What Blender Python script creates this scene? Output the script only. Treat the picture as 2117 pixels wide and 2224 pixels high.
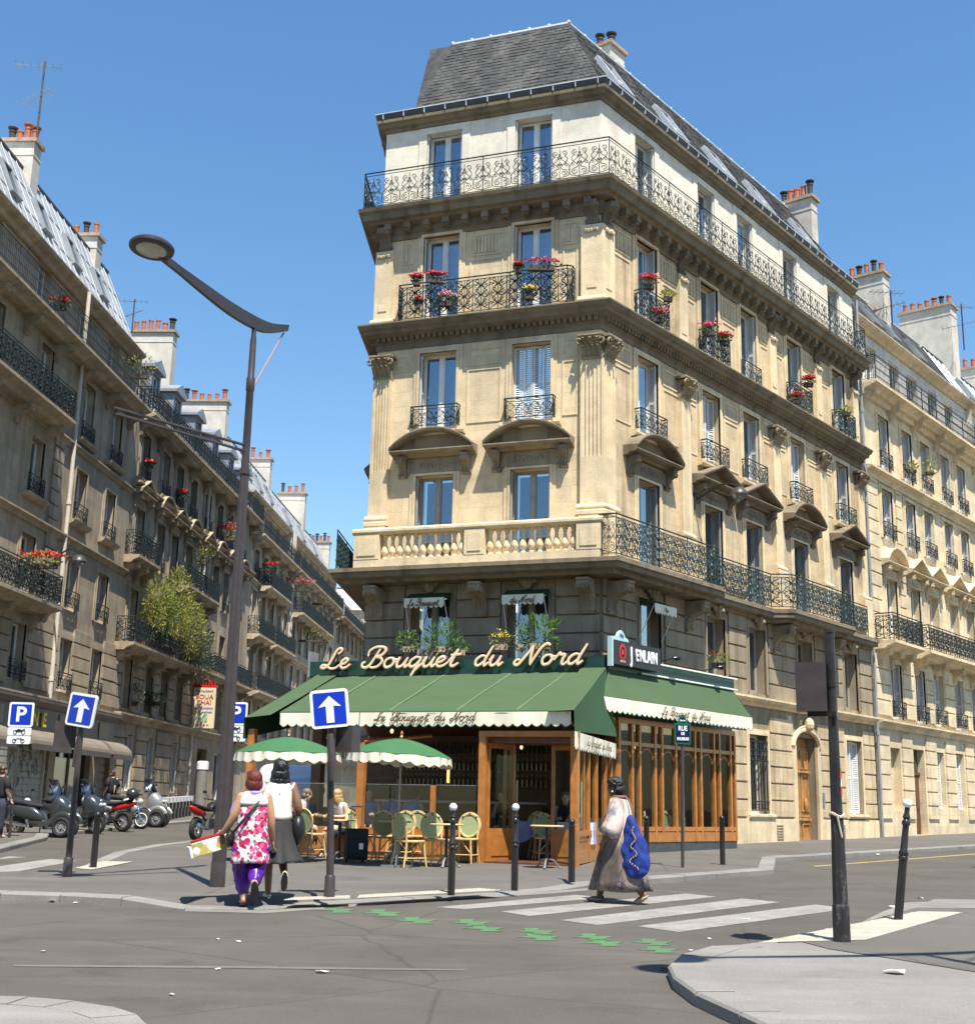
# surveying helpers: photograph pixel (2117 x 2224) -> point on the ground or at a given distance
def _ray(x, y): return F_ + R_*((x-1058.5)/FPX) - U_*((y-1112.0)/FPX)
def gp(x, y, dz=0.0):
    d = _ray(x, y); t = (zg(0)+dz-1.2)/(d.z-K*d.y); return Vector((0, 0, 1.2))+d*t
def ap(x, y, Y): d = _ray(x, y); return Vector((0, 0, 1.2))+d*(Y/d.y)
RD = -.1                                   # the road lies a kerb's height below the pavements
def vplane(x, y, P, n):
    """where the sight line through a pixel meets the plane through P with normal n"""
    d = _ray(x, y); c = Vector((0, 0, 1.2)); return c+d*((Vector(P)-c).dot(Vector(n))/d.dot(Vector(n)))
import bpy, bmesh, math, random
from math import sin, cos, tan, pi, radians, sqrt, atan2
from mathutils import Matrix, Vector
random.seed(7)
for o in list(bpy.data.objects): bpy.data.objects.remove(o)
SC = bpy.context.scene
COL = SC.collection
# ------------------------------------------------------------------ camera
PITCH, ROLL, FPX = .2299, .02076, 2748.0
def _basis():
    fw = Vector((0, cos(PITCH), sin(PITCH))); r = Vector((1, 0, 0)); u = Vector((0, -sin(PITCH), cos(PITCH)))
    return cos(ROLL)*r + sin(ROLL)*u, -sin(ROLL)*r + cos(ROLL)*u, fw
cam_d = bpy.data.cameras.new('camera'); cam = bpy.data.objects.new('camera', cam_d); COL.objects.link(cam)
R_, U_, F_ = _basis()
cam.matrix_world = Matrix(((R_.x, U_.x, -F_.x, 0), (R_.y, U_.y, -F_.y, 0), (R_.z, U_.z, -F_.z, 1.2), (0, 0, 0, 1)))
cam_d.sensor_fit = 'VERTICAL'; cam_d.sensor_height = 36.0; cam_d.lens = 36.0*FPX/2224.0
cam_d.clip_start = .1; cam_d.clip_end = 2000
SC.camera = cam
# ------------------------------------------------------------------ sky and sun
SUN_EL, SUN_AZ = radians(64), radians(21)          # azimuth: right of straight-behind-the-camera
sdir = Vector((sin(SUN_AZ)*cos(SUN_EL), -cos(SUN_AZ)*cos(SUN_EL), sin(SUN_EL)))
W = bpy.data.worlds.new('World'); SC.world = W; W.use_nodes = True
nt = W.node_tree; bg = nt.nodes['Background']; sky = nt.nodes.new('ShaderNodeTexSky')
sky.sky_type = 'NISHITA'; sky.sun_disc = False; sky.sun_elevation = SUN_EL; sky.sun_rotation = atan2(sdir.x, sdir.y)
sky.altitude = 60; sky.air_density = 1.35; sky.dust_density = .25; sky.ozone_density = 3.4
hs = nt.nodes.new('ShaderNodeHueSaturation'); hs.inputs['Saturation'].default_value = 1.2; hs.inputs['Value'].default_value = 1.16
nt.links.new(sky.outputs[0], hs.inputs['Color']); nt.links.new(hs.outputs[0], bg.inputs[0]); bg.inputs[1].default_value = .088
sun_d = bpy.data.lights.new('sun', 'SUN'); sun_d.energy = 5.0; sun_d.angle = radians(.53); sun_d.color = (1, .94, .83)
sun = bpy.data.objects.new('sun', sun_d); COL.objects.link(sun); sun.rotation_euler = sdir.to_track_quat('Z', 'Y').to_euler()
sun.location = (8, -20, 40)
SC.view_settings.view_transform = 'Standard'; SC.view_settings.look = 'None'; SC.view_settings.gamma = 1
SC.view_settings.exposure = .84
SC.cycles.max_bounces = 6; SC.cycles.transparent_max_bounces = 12
# ------------------------------------------------------------------ helpers
K = .0155
def zg(y): return K*(y-14)
I4 = Matrix.Identity(4)
WMAT = {}
def T(x, y, z): return Matrix.Translation((x, y, z))
def RZ(a): return Matrix.Rotation(a, 4, 'Z')
def S3(x, y, z): return Matrix.Diagonal((x, y, z, 1))
def link(o, parent=None, M=None):
    COL.objects.link(o); M = M.copy() if M is not None else I4.copy(); WMAT[o] = M
    if parent is not None:
        o.parent = parent; o.matrix_parent_inverse = WMAT[parent].inverted(); o.matrix_basis = M
    else: o.matrix_basis = M
    return o
def ob(name, mesh, parent=None, M=None): return link(bpy.data.objects.new(name, mesh), parent, M)
def tag(o, label=None, cat=None, group=None, kind=None):
    if label: o['label'] = label
    if cat: o['category'] = cat
    if group: o['group'] = group
    if kind: o['kind'] = kind
    return o
def thing(name, label, cat, M=None, group=None): return tag(link(bpy.data.objects.new(name, None), None, M), label, cat, group)
def kids(o): return [c for c in o.children]
def copy_tree(o, M, parent=None):
    """a thing (or part) copied with its parts; M is the world matrix of the copy"""
    c = o.copy(); D = M @ WMAT[o].inverted()
    link(c, parent, M)
    for ch in kids(o): copy_tree(ch, D @ WMAT[ch], c)
    return c
class MB:
    def __init__(s): s.v = []; s.f = []; s.sm = False
    def poly(s, pts):
        n = len(s.v); s.v += [tuple(p) for p in pts]; s.f.append(tuple(range(n, n+len(pts)))); return s
    def box(s, x0, x1, y0, y1, z0, z1):
        n = len(s.v)
        s.v += [(x0,y0,z0),(x1,y0,z0),(x1,y1,z0),(x0,y1,z0),(x0,y0,z1),(x1,y0,z1),(x1,y1,z1),(x0,y1,z1)]
        s.f += [tuple(n+i for i in q) for q in ((0,3,2,1),(4,5,6,7),(0,1,5,4),(1,2,6,5),(2,3,7,6),(3,0,4,7))]; return s
    def fb(s, u0, u1, w0, w1, z0, z1): return s.box(u0, u1, -w1, -w0, z0, z1)
    def obox(s, M, x0, x1, y0, y1, z0, z1):
        n = len(s.v); s.box(x0, x1, y0, y1, z0, z1)
        for i in range(n, len(s.v)): s.v[i] = tuple(M @ Vector(s.v[i]))
        return s
    def rings(s, rings, closed=True, cap=True):
        n = len(s.v); m = len(rings[0])
        for r in rings: s.v += [tuple(p) for p in r]
        for i in range(len(rings)-1):
            for j in range(m if closed else m-1):
                a = n+i*m+j; b = n+i*m+(j+1) % m; s.f.append((a, b, b+m, a+m))
        if cap and closed:
            s.f.append(tuple(n+j for j in reversed(range(m)))); s.f.append(tuple(n+(len(rings)-1)*m+j for j in range(m)))
        return s
    def tube(s, path, r, k=6, cap=True, flat=1.0, closed=False):
        P = [Vector(p) for p in path]; L = len(P)
        rr = r if isinstance(r, (list, tuple)) else [r]*L
        rings = []; up = None
        for i, p in enumerate(P):
            if closed: t = P[(i+1) % L]-P[i-1]
            else: t = P[min(i+1, L-1)]-P[max(i-1, 0)]
            if t.length < 1e-9: t = Vector((0, 0, 1))
            t.normalize()
            if up is None: up = Vector((0, 1, 0)) if abs(t.y) < .9 else Vector((1, 0, 0))
            a = t.cross(up)
            if a.length < 1e-6: a = t.cross(Vector((1, 0, 0)))
            a.normalize(); b = a.cross(t); up = b
            rings.append([p + rr[i]*(cos(2*pi*j/k)*a + flat*sin(2*pi*j/k)*b) for j in range(k)])
        if closed: rings.append(rings[0])
        return s.rings(rings, True, cap and not closed)
    def cyl(s, a, b, r0, r1=None, k=10, cap=True): return s.tube([a, b], [r0, r0 if r1 is None else r1], k, cap)
    def lathe(s, prof, k=12, c=(0, 0, 0), cap=True):
        rings = [[(c[0]+r*cos(2*pi*j/k), c[1]+r*sin(2*pi*j/k), c[2]+z) for j in range(k)] for r, z in prof]
        return s.rings(rings, True, cap)
    def ell(s, c, rx, ry, rz, k=12, m=8, M=None):
        rings = []
        for i in range(m+1):
            a = -pi/2+pi*i/m; q = max(cos(a), .02)
            rings.append([(rx*q*cos(2*pi*j/k), ry*q*sin(2*pi*j/k), rz*sin(a)) for j in range(k)])
        if M is None: rings = [[(x+c[0], y+c[1], z+c[2]) for x, y, z in r] for r in rings]
        else: rings = [[tuple(Vector(c)+(M @ Vector(p))) for p in r] for r in rings]
        return s.rings(rings)
    def sweep(s, prof, u0, u1, m0=0, m1=0, cap=True):
        """profile points (w,z) swept along u; ends mitred by m*w"""
        a = [(u0+m0*w, -w, z) for w, z in prof]; b = [(u1+m1*w, -w, z) for w, z in prof]
        return s.rings([a, b], True, cap)
    def ext(s, pts, y0, y1):
        """polygon in x,z extruded in y"""
        n = len(pts); a = [(x, y0, z) for x, z in pts]; b = [(x, y1, z) for x, z in pts]
        return s.rings([a, b], True, True)
    def xf(s, M, i0=0):
        for i in range(i0, len(s.v)): s.v[i] = tuple(M @ Vector(s.v[i]))
        return s
    def mesh(s, name, m, smooth=False):
        me = bpy.data.meshes.new(name); me.from_pydata(s.v, [], s.f); me.update()
        if m: me.materials.append(m)
        if smooth:
            me.polygons.foreach_set('use_smooth', [True]*len(me.polygons))
            if smooth != 'all':
                me.set_sharp_from_angle(angle=radians(42))
        return me
    def build(s, name, m, parent=None, M=None, smooth=False): return ob(name, s.mesh(name, m, smooth), parent, M)
_cube = {}
def cube(m, ch=0.0):
    """a shared unit cube mesh (0..1) in material m, optionally chamfered"""
    k = (m.name, ch)
    if k not in _cube:
        bm = bmesh.new(); bmesh.ops.create_cube(bm, size=1, matrix=T(.5, .5, .5))
        if ch: bmesh.ops.bevel(bm, geom=bm.edges[:], offset=ch, segments=1, affect='EDGES')
        me = bpy.data.meshes.new('block'); bm.to_mesh(me); bm.free(); me.materials.append(m); _cube[k] = me
    return _cube[k]
def blk(name, m, parent, M, x0, x1, y0, y1, z0, z1, ch=0.0):
    return ob(name, cube(m, ch), parent, M @ T(x0, y0, z0) @ S3(max(x1-x0, 1e-4), max(y1-y0, 1e-4), max(z1-z0, 1e-4)))
def fblk(name, m, parent, M, u0, u1, w0, w1, z0, z1, ch=0.0): return blk(name, m, parent, M, u0, u1, -w1, -w0, z0, z1, ch)
def crom(pts, n=8, closed=False):
    P = [Vector(p) for p in pts]; L = len(P); out = []
    if L < 3: return P
    rng = range(L if closed else L-1)
    for i in rng:
        if closed: a, b, c, d = P[i-1], P[i], P[(i+1) % L], P[(i+2) % L]
        else: a, b, c, d = P[max(i-1, 0)], P[i], P[i+1], P[min(i+2, L-1)]
        for k in range(n):
            t = k/n
            out.append(.5*((2*b)+(c-a)*t+(2*a-5*b+4*c-d)*t*t+(3*b-a-3*c+d)*t**3))
    if not closed: out.append(P[-1])
    return out
def font_mesh(txt, size, m, depth=.004, align='CENTER', bold=0.0):
    cu = bpy.data.curves.new('lettering', 'FONT'); cu.body = txt; cu.size = size; cu.align_x = align; cu.align_y = 'CENTER'
    cu.extrude = depth; cu.offset = bold; cu.resolution_u = 3
    o = bpy.data.objects.new('lettering', cu); COL.objects.link(o)
    dg = bpy.context.evaluated_depsgraph_get(); me = bpy.data.meshes.new_from_object(o.evaluated_get(dg))
    bpy.data.objects.remove(o); me.materials.clear(); me.materials.append(m)
    return me
# text lies in x,y facing +z; turn it upright so that it faces -y
UPR = Matrix.Rotation(pi/2, 4, 'X')
# ------------------------------------------------------------------ materials
def _nodes(name):
    m = bpy.data.materials.new(name); m.use_nodes = True; t = m.node_tree
    return m, t, t.nodes['Principled BSDF']
def _noise(t, scale, detail=3, vec=None, rough=.55):
    n = t.nodes.new('ShaderNodeTexNoise'); n.inputs['Scale'].default_value = scale; n.inputs['Detail'].default_value = detail; n.inputs['Roughness'].default_value = rough
    if vec is not None: t.links.new(vec, n.inputs['Vector'])
    return n.outputs[0]
def _ramp(t, fac, stops):
    r = t.nodes.new('ShaderNodeValToRGB'); e = r.color_ramp.elements
    while len(e) < len(stops): e.new(.5)
    for i, (p, c) in enumerate(stops): e[i].position = p; e[i].color = (c[0], c[1], c[2], 1) if hasattr(c, '__len__') else (c, c, c, 1)
    t.links.new(fac, r.inputs[0]); return r.outputs[0]
def _mix(t, a, b, fac, mode='MIX'):
    n = t.nodes.new('ShaderNodeMix'); n.data_type = 'RGBA'; n.blend_type = mode
    for sock, val in ((n.inputs[6], a), (n.inputs[7], b), (n.inputs[0], fac)):
        if hasattr(val, 'is_linked'): t.links.new(val, sock)
        elif hasattr(val, '__len__'): sock.default_value = (val[0], val[1], val[2], 1)
        else: sock.default_value = val
    return n.outputs[2]
def _bump(t, h, strength, bs, dist=.02):
    b = t.nodes.new('ShaderNodeBump'); b.inputs['Strength'].default_value = strength; b.inputs['Distance'].default_value = dist
    t.links.new(h, b.inputs['Height']); t.links.new(b.outputs[0], bs.inputs['Normal'])
def _pos(t, scale=(1, 1, 1)):
    g = t.nodes.new('ShaderNodeNewGeometry'); mp = t.nodes.new('ShaderNodeMapping'); mp.inputs['Scale'].default_value = scale
    t.links.new(g.outputs['Position'], mp.inputs['Vector']); return mp.outputs[0]
def sc3(c, k): return tuple(min(1, x*k) for x in c)
def mat(name, col, rough=.6, var=.12, scale=4.0, metal=0.0, spec=.5, bump=0.0, bscale=40, emit=None, estr=0, coat=0):
    m, t, b = _nodes(name); p = _pos(t)
    n = _noise(t, scale, 4, p)
    c = _ramp(t, n, [(.3, sc3(col, 1-var)), (.7, sc3(col, 1+var))])
    t.links.new(c, b.inputs['Base Color']); b.inputs['Roughness'].default_value = rough; b.inputs['Metallic'].default_value = metal
    b.inputs['Specular IOR Level'].default_value = spec
    if coat: b.inputs['Coat Weight'].default_value = coat; b.inputs['Coat Roughness'].default_value = .08
    if bump: _bump(t, _noise(t, bscale, 3, p), bump, b)
    if emit: b.inputs['Emission Color'].default_value = (*emit, 1); b.inputs['Emission Strength'].default_value = estr
    return m
def stone(name, col, grime=.45, gcol=(.16, .13, .10), rough=.9, ash=None, bw=.95, bh=.43):
    """weathered limestone: broad tone patches, vertical soot runs, fine grain"""
    m, t, b = _nodes(name); p = _pos(t)
    big = _noise(t, .35, 4, p); mid = _noise(t, 2.3, 5, p)
    c = _ramp(t, big, [(.3, sc3(col, .8)), (.5, col), (.72, (min(1, col[0]*1.1), min(1, col[1]*1.08), col[2]*1.02))])
    c = _mix(t, c, _ramp(t, mid, [(.3, .72), (.65, 1.0)]), .75, 'MULTIPLY')
    run = _noise(t, 1.0, 5, _pos(t, (2.6, 2.6, .16)), .6)
    c = _mix(t, c, gcol, _ramp(t, run, [(.5, 0.0), (.74, grime)]))
    patch = _noise(t, .9, 5, _pos(t, (1, 1, .6)), .65)
    c = _mix(t, c, gcol, _ramp(t, patch, [(.58, 0.0), (.8, grime*.8)]))
    if ash is not None:                 # coursed blocks along a wall that runs at this bearing
        g = t.nodes.new('ShaderNodeNewGeometry'); mp = t.nodes.new('ShaderNodeVectorRotate'); mp.rotation_type = 'Z_AXIS'; mp.inputs['Angle'].default_value = -ash
        t.links.new(g.outputs['Position'], mp.inputs['Vector']); sx = t.nodes.new('ShaderNodeSeparateXYZ'); t.links.new(mp.outputs[0], sx.inputs[0]); cb = t.nodes.new('ShaderNodeCombineXYZ'); t.links.new(sx.outputs['X'], cb.inputs['X']); t.links.new(sx.outputs['Z'], cb.inputs['Y'])
        bk = t.nodes.new('ShaderNodeTexBrick'); bk.inputs['Color1'].default_value = (.8, .8, .8, 1); bk.inputs['Color2'].default_value = (1.06, 1.05, 1.03, 1); bk.inputs['Mortar'].default_value = (.62, .58, .52, 1)
        bk.inputs['Scale'].default_value = 1; bk.inputs['Mortar Size'].default_value = .008; bk.inputs['Mortar Smooth'].default_value = .6; bk.inputs['Brick Width'].default_value = bw; bk.inputs['Row Height'].default_value = bh
        t.links.new(cb.outputs[0], bk.inputs['Vector']); c = _mix(t, c, bk.outputs['Color'], .62, 'MULTIPLY')
    fine = _noise(t, 26, 4, p)
    c = _mix(t, c, _ramp(t, fine, [(.3, .8), (.7, 1.05)]), .7, 'MULTIPLY')
    t.links.new(c, b.inputs['Base Color']); b.inputs['Roughness'].default_value = rough; b.inputs['Specular IOR Level'].default_value = .2
    _bump(t, fine, .35, b, .02)
    return m
def glassmat(name, tint, rough=.03, trans=.45, fk=1.2):
    """pane: mostly see-through, part mirror (more of it at a glancing angle)"""
    m, t, b = _nodes(name); t.nodes.remove(b); p = _pos(t)
    gl = t.nodes.new('ShaderNodeBsdfGlossy'); gl.inputs['Color'].default_value = (*tint, 1); gl.inputs['Roughness'].default_value = rough
    bp = t.nodes.new('ShaderNodeBump'); bp.inputs['Strength'].default_value = .05; bp.inputs['Distance'].default_value = .05; t.links.new(_noise(t, 1.1, 2, p), bp.inputs['Height']); t.links.new(bp.outputs[0], gl.inputs['Normal'])
    tr = t.nodes.new('ShaderNodeBsdfTransparent'); tr.inputs[0].default_value = (.84, .88, .87, 1)
    fr = t.nodes.new('ShaderNodeFresnel'); fr.inputs[0].default_value = 1.5
    mx = t.nodes.new('ShaderNodeMixShader'); mth = t.nodes.new('ShaderNodeMath'); mth.operation = 'MULTIPLY_ADD'
    t.links.new(fr.outputs[0], mth.inputs[0]); mth.inputs[1].default_value = fk; mth.inputs[2].default_value = 1-trans; mth.use_clamp = True
    t.links.new(mth.outputs[0], mx.inputs[0]); t.links.new(tr.outputs[0], mx.inputs[1]); t.links.new(gl.outputs[0], mx.inputs[2])
    t.links.new(mx.outputs[0], t.nodes['Material Output'].inputs['Surface']); return m
AF_, AR_, AL_ = atan2(-.33047, .94382), atan2(.78071, .62490), atan2(.99881, .04885)
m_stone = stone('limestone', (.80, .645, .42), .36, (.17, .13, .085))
m_stone_f = stone('limestone_front', (.82, .66, .43), .3, (.2, .15, .1), ash=AF_)
m_stone_r = stone('limestone_weathered', (.66, .52, .335), .72, (.12, .09, .06), ash=AR_)
m_stone_d = stone('limestone_shaded', (.36, .295, .205), .65, (.07, .058, .045))  # darker limestone copy: entresol shade under the balcony painted in, plus soot runs
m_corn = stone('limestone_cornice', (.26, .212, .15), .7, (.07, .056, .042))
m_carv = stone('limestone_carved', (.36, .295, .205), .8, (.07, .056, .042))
m_cream = stone('rendered_cream', (.84, .77, .64), .08, (.4, .27, .22))
m_left = stone('limestone_grey', (.47, .39, .285), .55, (.12, .10, .085), ash=AL_)
m_left2 = stone('limestone_dull', (.46, .375, .27), .6, (.11, .095, .08), ash=AL_)
m_left3 = stone('limestone_pale', (.60, .505, .375), .5, (.16, .14, .115), ash=AL_)
m_right = stone('limestone_clean', (.80, .66, .445), .26, (.25, .2, .14), ash=AR_)
m_rwhite = stone('rendered_white', (.74, .70, .64), .08, (.4, .36, .32))
m_chim = stone('chimney_render', (.66, .61, .53), .2, (.3, .27, .24))
m_slate = None
def _slate():
    m, t, b = _nodes('slate'); p = _pos(t)
    c = _ramp(t, _noise(t, 5, 3, p), [(.3, (.036, .037, .038)), (.7, (.062, .062, .06))])
    st = _noise(t, 1.0, 6, _pos(t, (1.5, 1.5, .35)), .7)
    c = _mix(t, c, (.125, .122, .108), _ramp(t, st, [(.46, 0.0), (.68, .8)]))
    ob_ = t.nodes.new('ShaderNodeObjectInfo'); rv = t.nodes.new('ShaderNodeMapRange'); rv.inputs[3].default_value = .8; rv.inputs[4].default_value = 1.15
    t.links.new(ob_.outputs['Random'], rv.inputs[0]); c = _mix(t, c, rv.outputs[0], 1.0, 'MULTIPLY')
    t.links.new(c, b.inputs['Base Color']); b.inputs['Roughness'].default_value = .7; b.inputs['Specular IOR Level'].default_value = .15; _bump(t, _noise(t, 18, 3, p), .2, b); return m
m_slate = _slate()
m_zinc = mat('zinc', (.30, .32, .34), .5, .2, 1.6, .35)
m_zinc_l = mat('zinc_pale', (.42, .44, .45), .5, .25, 1.3, .2)
m_lead = mat('lead_flashing', (.5, .53, .56), .45, .12, 3, .2)
m_gutter = mat('gutter_dark', (.055, .06, .062), .5, .2, 3)
m_iron = mat('wrought_iron', (.012, .02, .02), .45, .35, 5)
m_irong = mat('verdigris_iron', (.018, .04, .04), .5, .4, 4)
m_black = mat('black_paint', (.018, .017, .018), .35, .2, 6)
m_brownp = mat('lamp_brown_paint', (.052, .042, .043), .42, .18, 7, bump=.1)
m_white = mat('white_paint', (.78, .78, .76), .4, .05, 3)
m_shut = mat('shutter_paint', (.62, .62, .6), .5, .08, 3)
m_shut_g = mat('shutter_grey', (.34, .35, .35), .55, .12, 3)
m_frame = mat('window_paint', (.76, .75, .72), .45, .1, 3)
m_framed = mat('window_dull', (.32, .30, .27), .5, .12, 3)
m_glass = glassmat('window_glass', (.62, .70, .80), .03, .78, 0)
m_glassc = glassmat('cafe_glass', (.7, .8, .85), .02, .975, 0)
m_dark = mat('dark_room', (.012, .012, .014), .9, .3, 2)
m_curt = mat('curtain_blue', (.34, .42, .62), .9, .15, 6)
m_curtw = mat('curtain_white', (.60, .63, .70), .9, .12, 6)
m_terra = mat('terracotta', (.42, .135, .06), .85, .25, 6, bump=.15)
m_pot_d = mat('sooty_pot', (.06, .045, .04), .8, .3, 6)
m_brick = mat('chimney_brick', (.35, .27, .19), .9, .25, 5, bump=.2)
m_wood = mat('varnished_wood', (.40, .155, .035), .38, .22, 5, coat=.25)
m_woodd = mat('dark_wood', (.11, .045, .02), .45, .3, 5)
m_door = mat('oak_door', (.40, .20, .065), .5, .3, 6)
m_awn = mat('awning_green', (.062, .102, .05), .85, .06, 1.2, spec=.2)
m_awnd = mat('awning_dark_green', (.04, .092, .042), .85, .06, 1.2, spec=.2)
m_cream_c = mat('valance_cream', (.80, .74, .60), .85, .05, 3, spec=.2)
m_signg = mat('sign_dark_green', (.008, .045, .032), .35, .2, 3)
m_letter = mat('letter_cream', (.80, .60, .40), .45, .04, 3)
m_letters = mat('letter_side', (.16, .05, .025), .6, .1, 4)
m_text = mat('text_brown', (.13, .085, .035), .8, .1, 8)
m_blue = mat('sign_blue', (.004, .035, .42), .35, .08, 2)
m_signw = mat('sign_white', (.78, .79, .80), .38, .04, 2)
m_galv = mat('galvanised', (.30, .30, .30), .4, .15, 4, .6)
m_chrome = mat('chrome', (.65, .66, .68), .16, .06, 3, 1.0)
m_rubber = mat('rubber', (.016, .016, .017), .75, .25, 20)
m_red = mat('red_paint', (.42, .02, .018), .3, .1, 4)
m_yel = mat('yellow_letters', (.75, .52, .02), .5, .06, 3)
# ================================================================== facade kit
def frame_at(ox, oy, ux, uy, oz=0.0):
    """facade frame: x along the wall (left to right seen from the street), y into the wall, z up"""
    return Matrix(((ux, -uy, 0, ox), (uy, ux, 0, oy), (0, 0, 1, oz), (0, 0, 0, 1)))
CX, CY = 2.92505, 31.81900
UF = (.94382, -.33047); UR = (.62490, .78071)
MF = frame_at(CX, CY, *UF); MR = frame_at(CX, CY, *UR)
LCX, LCY = CX-6.5*UF[0], CY-6.5*UF[1]
ULs = (-.04885, -.99881)
ML = frame_at(LCX-12*ULs[0], LCY-12*ULs[1], *ULs)
def wall_mesh(u0, u1, z0, z1, ops, w=0.0, d=.3):
    mb = MB(); us = sorted({u0, u1, *[x for o in ops for x in o[:2]]}); zs = sorted({z0, z1, *[x for o in ops for x in o[2:4]]})
    for i in range(len(us)-1):
        for j in range(len(zs)-1):
            uc, zc = (us[i]+us[i+1])/2, (zs[j]+zs[j+1])/2
            if any(o[0] < uc < o[1] and o[2] < zc < o[3] for o in ops): continue
            mb.poly([(us[i], -w, zs[j]), (us[i+1], -w, zs[j]), (us[i+1], -w, zs[j+1]), (us[i], -w, zs[j+1])])
    for a, b, c, e in [o[:4] for o in ops]:
        y0, y1 = -w, -w+d
        mb.poly([(a, y0, c), (a, y0, e), (a, y1, e), (a, y1, c)]); mb.poly([(b, y0, c), (b, y1, c), (b, y1, e), (b, y0, e)])
        mb.poly([(a, y0, e), (b, y0, e), (b, y1, e), (a, y1, e)]); mb.poly([(a, y0, c), (a, y1, c), (b, y1, c), (b, y0, c)])
    return mb
_wc = {}
def cached(key, fn):
    if key not in _wc: _wc[key] = fn()
    return _wc[key]
def louvre(w, h, slats=True):
    mb = MB(); mb.box(0, .05, 0, .035, 0, h); mb.box(w-.05, w, 0, .035, 0, h); mb.box(.05, w-.05, 0, .035, 0, .08); mb.box(.05, w-.05, 0, .035, h-.07, h); mb.box(.05, w-.05, 0, .035, h*.48, h*.48+.07)
    z = .1
    while z < h-.1:
        mb.poly([(.05, .004, z), (w-.05, .004, z), (w-.05, .032, z+.045), (.05, .032, z+.045)]); z += .062
    return mb
def window(M, parent, uc, zb, wd, ht, d=.26, w=0.0, fm=None, curtain=None, shut=None, closed=False, arch=True, archm=None, open_=0.0, bar=None):
    """one casement window with its leaves, panes, curtain and shutters; M is the facade frame"""
    fm = fm or m_frame; B = M @ T(uc, -w, zb); wd = round(wd, 2); ht = round(ht, 2)
    def fr():
        mb = MB(); h2 = wd/2; y0, y1 = d, d+.07
        mb.box(-h2, -h2+.06, y0, y1, 0, ht); mb.box(h2-.06, h2, y0, y1, 0, ht); mb.box(-h2+.06, h2-.06, y0, y1, ht-.07, ht); mb.box(-h2+.06, h2-.06, y0, y1, 0, .13)
        mb.box(-.055, .055, y0-.012, y1-.003, .13, ht-.07)
        for s in (-1, 1):
            a, b = (s*.055, s*(h2-.06)); a, b = min(a, b), max(a, b)
            mb.box(a, a+.035, y0+.01, y1-.01, .13, ht-.07); mb.box(b-.035, b, y0+.01, y1-.01, .13, ht-.07)
            if bar:
                for q in bar: mb.box(a+.035, b-.035, y0+.014, y1-.014, ht*q-.015, ht*q+.015)
        return mb.mesh('window', fm)
    o = ob('window', cached(('wf', wd, ht, d, fm.name, str(bar)), fr), parent, B)
    h2 = wd/2
    if not closed:
        for s in (-1, 1):
            a, b = sorted((s*.06, s*(h2-.07)))
            blk('pane', m_glass, o, B, a, b, d+.03, d+.038, .12, ht-.06)
        c = curtain if curtain is not None else m_dark
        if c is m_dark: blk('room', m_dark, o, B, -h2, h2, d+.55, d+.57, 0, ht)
        else:
            def cu():
                mb = MB(); n = 28; r = [(-h2+2*h2*i/n, d+.16+.025*sin(i*1.9)+.012*sin(i*4.1)) for i in range(n+1)]
                for i in range(n): mb.poly([(r[i][0], r[i][1], 0), (r[i+1][0], r[i+1][1], 0), (r[i+1][0], r[i+1][1], ht), (r[i][0], r[i][1], ht)])
                return mb.mesh('curtain', c, True)
            ob('curtain', cached(('cu', wd, ht, d, c.name), cu), o, B)
    if shut is not None and not closed:
        sw = d-.03
        for s in (-1, 1):
            me = cached(('sh', round(sw, 2), ht, shut.name), lambda: louvre(sw, ht-.04).mesh('shutter', shut))
            # folded back into the reveal
            Ms = B @ T(s*(h2-.012), .02, .02) @ RZ(pi/2 + (0 if s > 0 else .0)) @ T(0, -.035 if s < 0 else 0, 0)
            ob('shutter', me, o, Ms)
    if closed:
        q = (wd-.02)/4
        for k in range(4):
            me = cached(('shc', round(q, 3), ht, (shut or m_shut).name), lambda: louvre(q-.006, ht-.06).mesh('shutter', shut or m_shut))
            ang = (.32 if k % 2 == 0 else -.32)
            x = -h2+.01+q*k; yy = d*.55+(.0 if k % 2 == 0 else q*sin(.32))
            ob('shutter', me, o, B @ T(x, yy, .02) @ RZ(ang))
    if arch:
        am = archm or m_stone
        def ar():
            mb = MB(); a = .16; p = .05
            for k, (pp, aa) in enumerate(((.035, .17), (.06, .07))):
                mb.box(-h2-aa, -h2+.001, -pp, .02, 0, ht+aa); mb.box(h2-.001, h2+aa, -pp, .02, 0, ht+aa); mb.box(-h2+.001, h2-.001, -pp, .02, ht-.001, ht+aa)
            return mb.mesh('architrave', am)
        ob('architrave', cached(('ar', wd, ht, am.name), ar), o, B)
    return o
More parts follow.
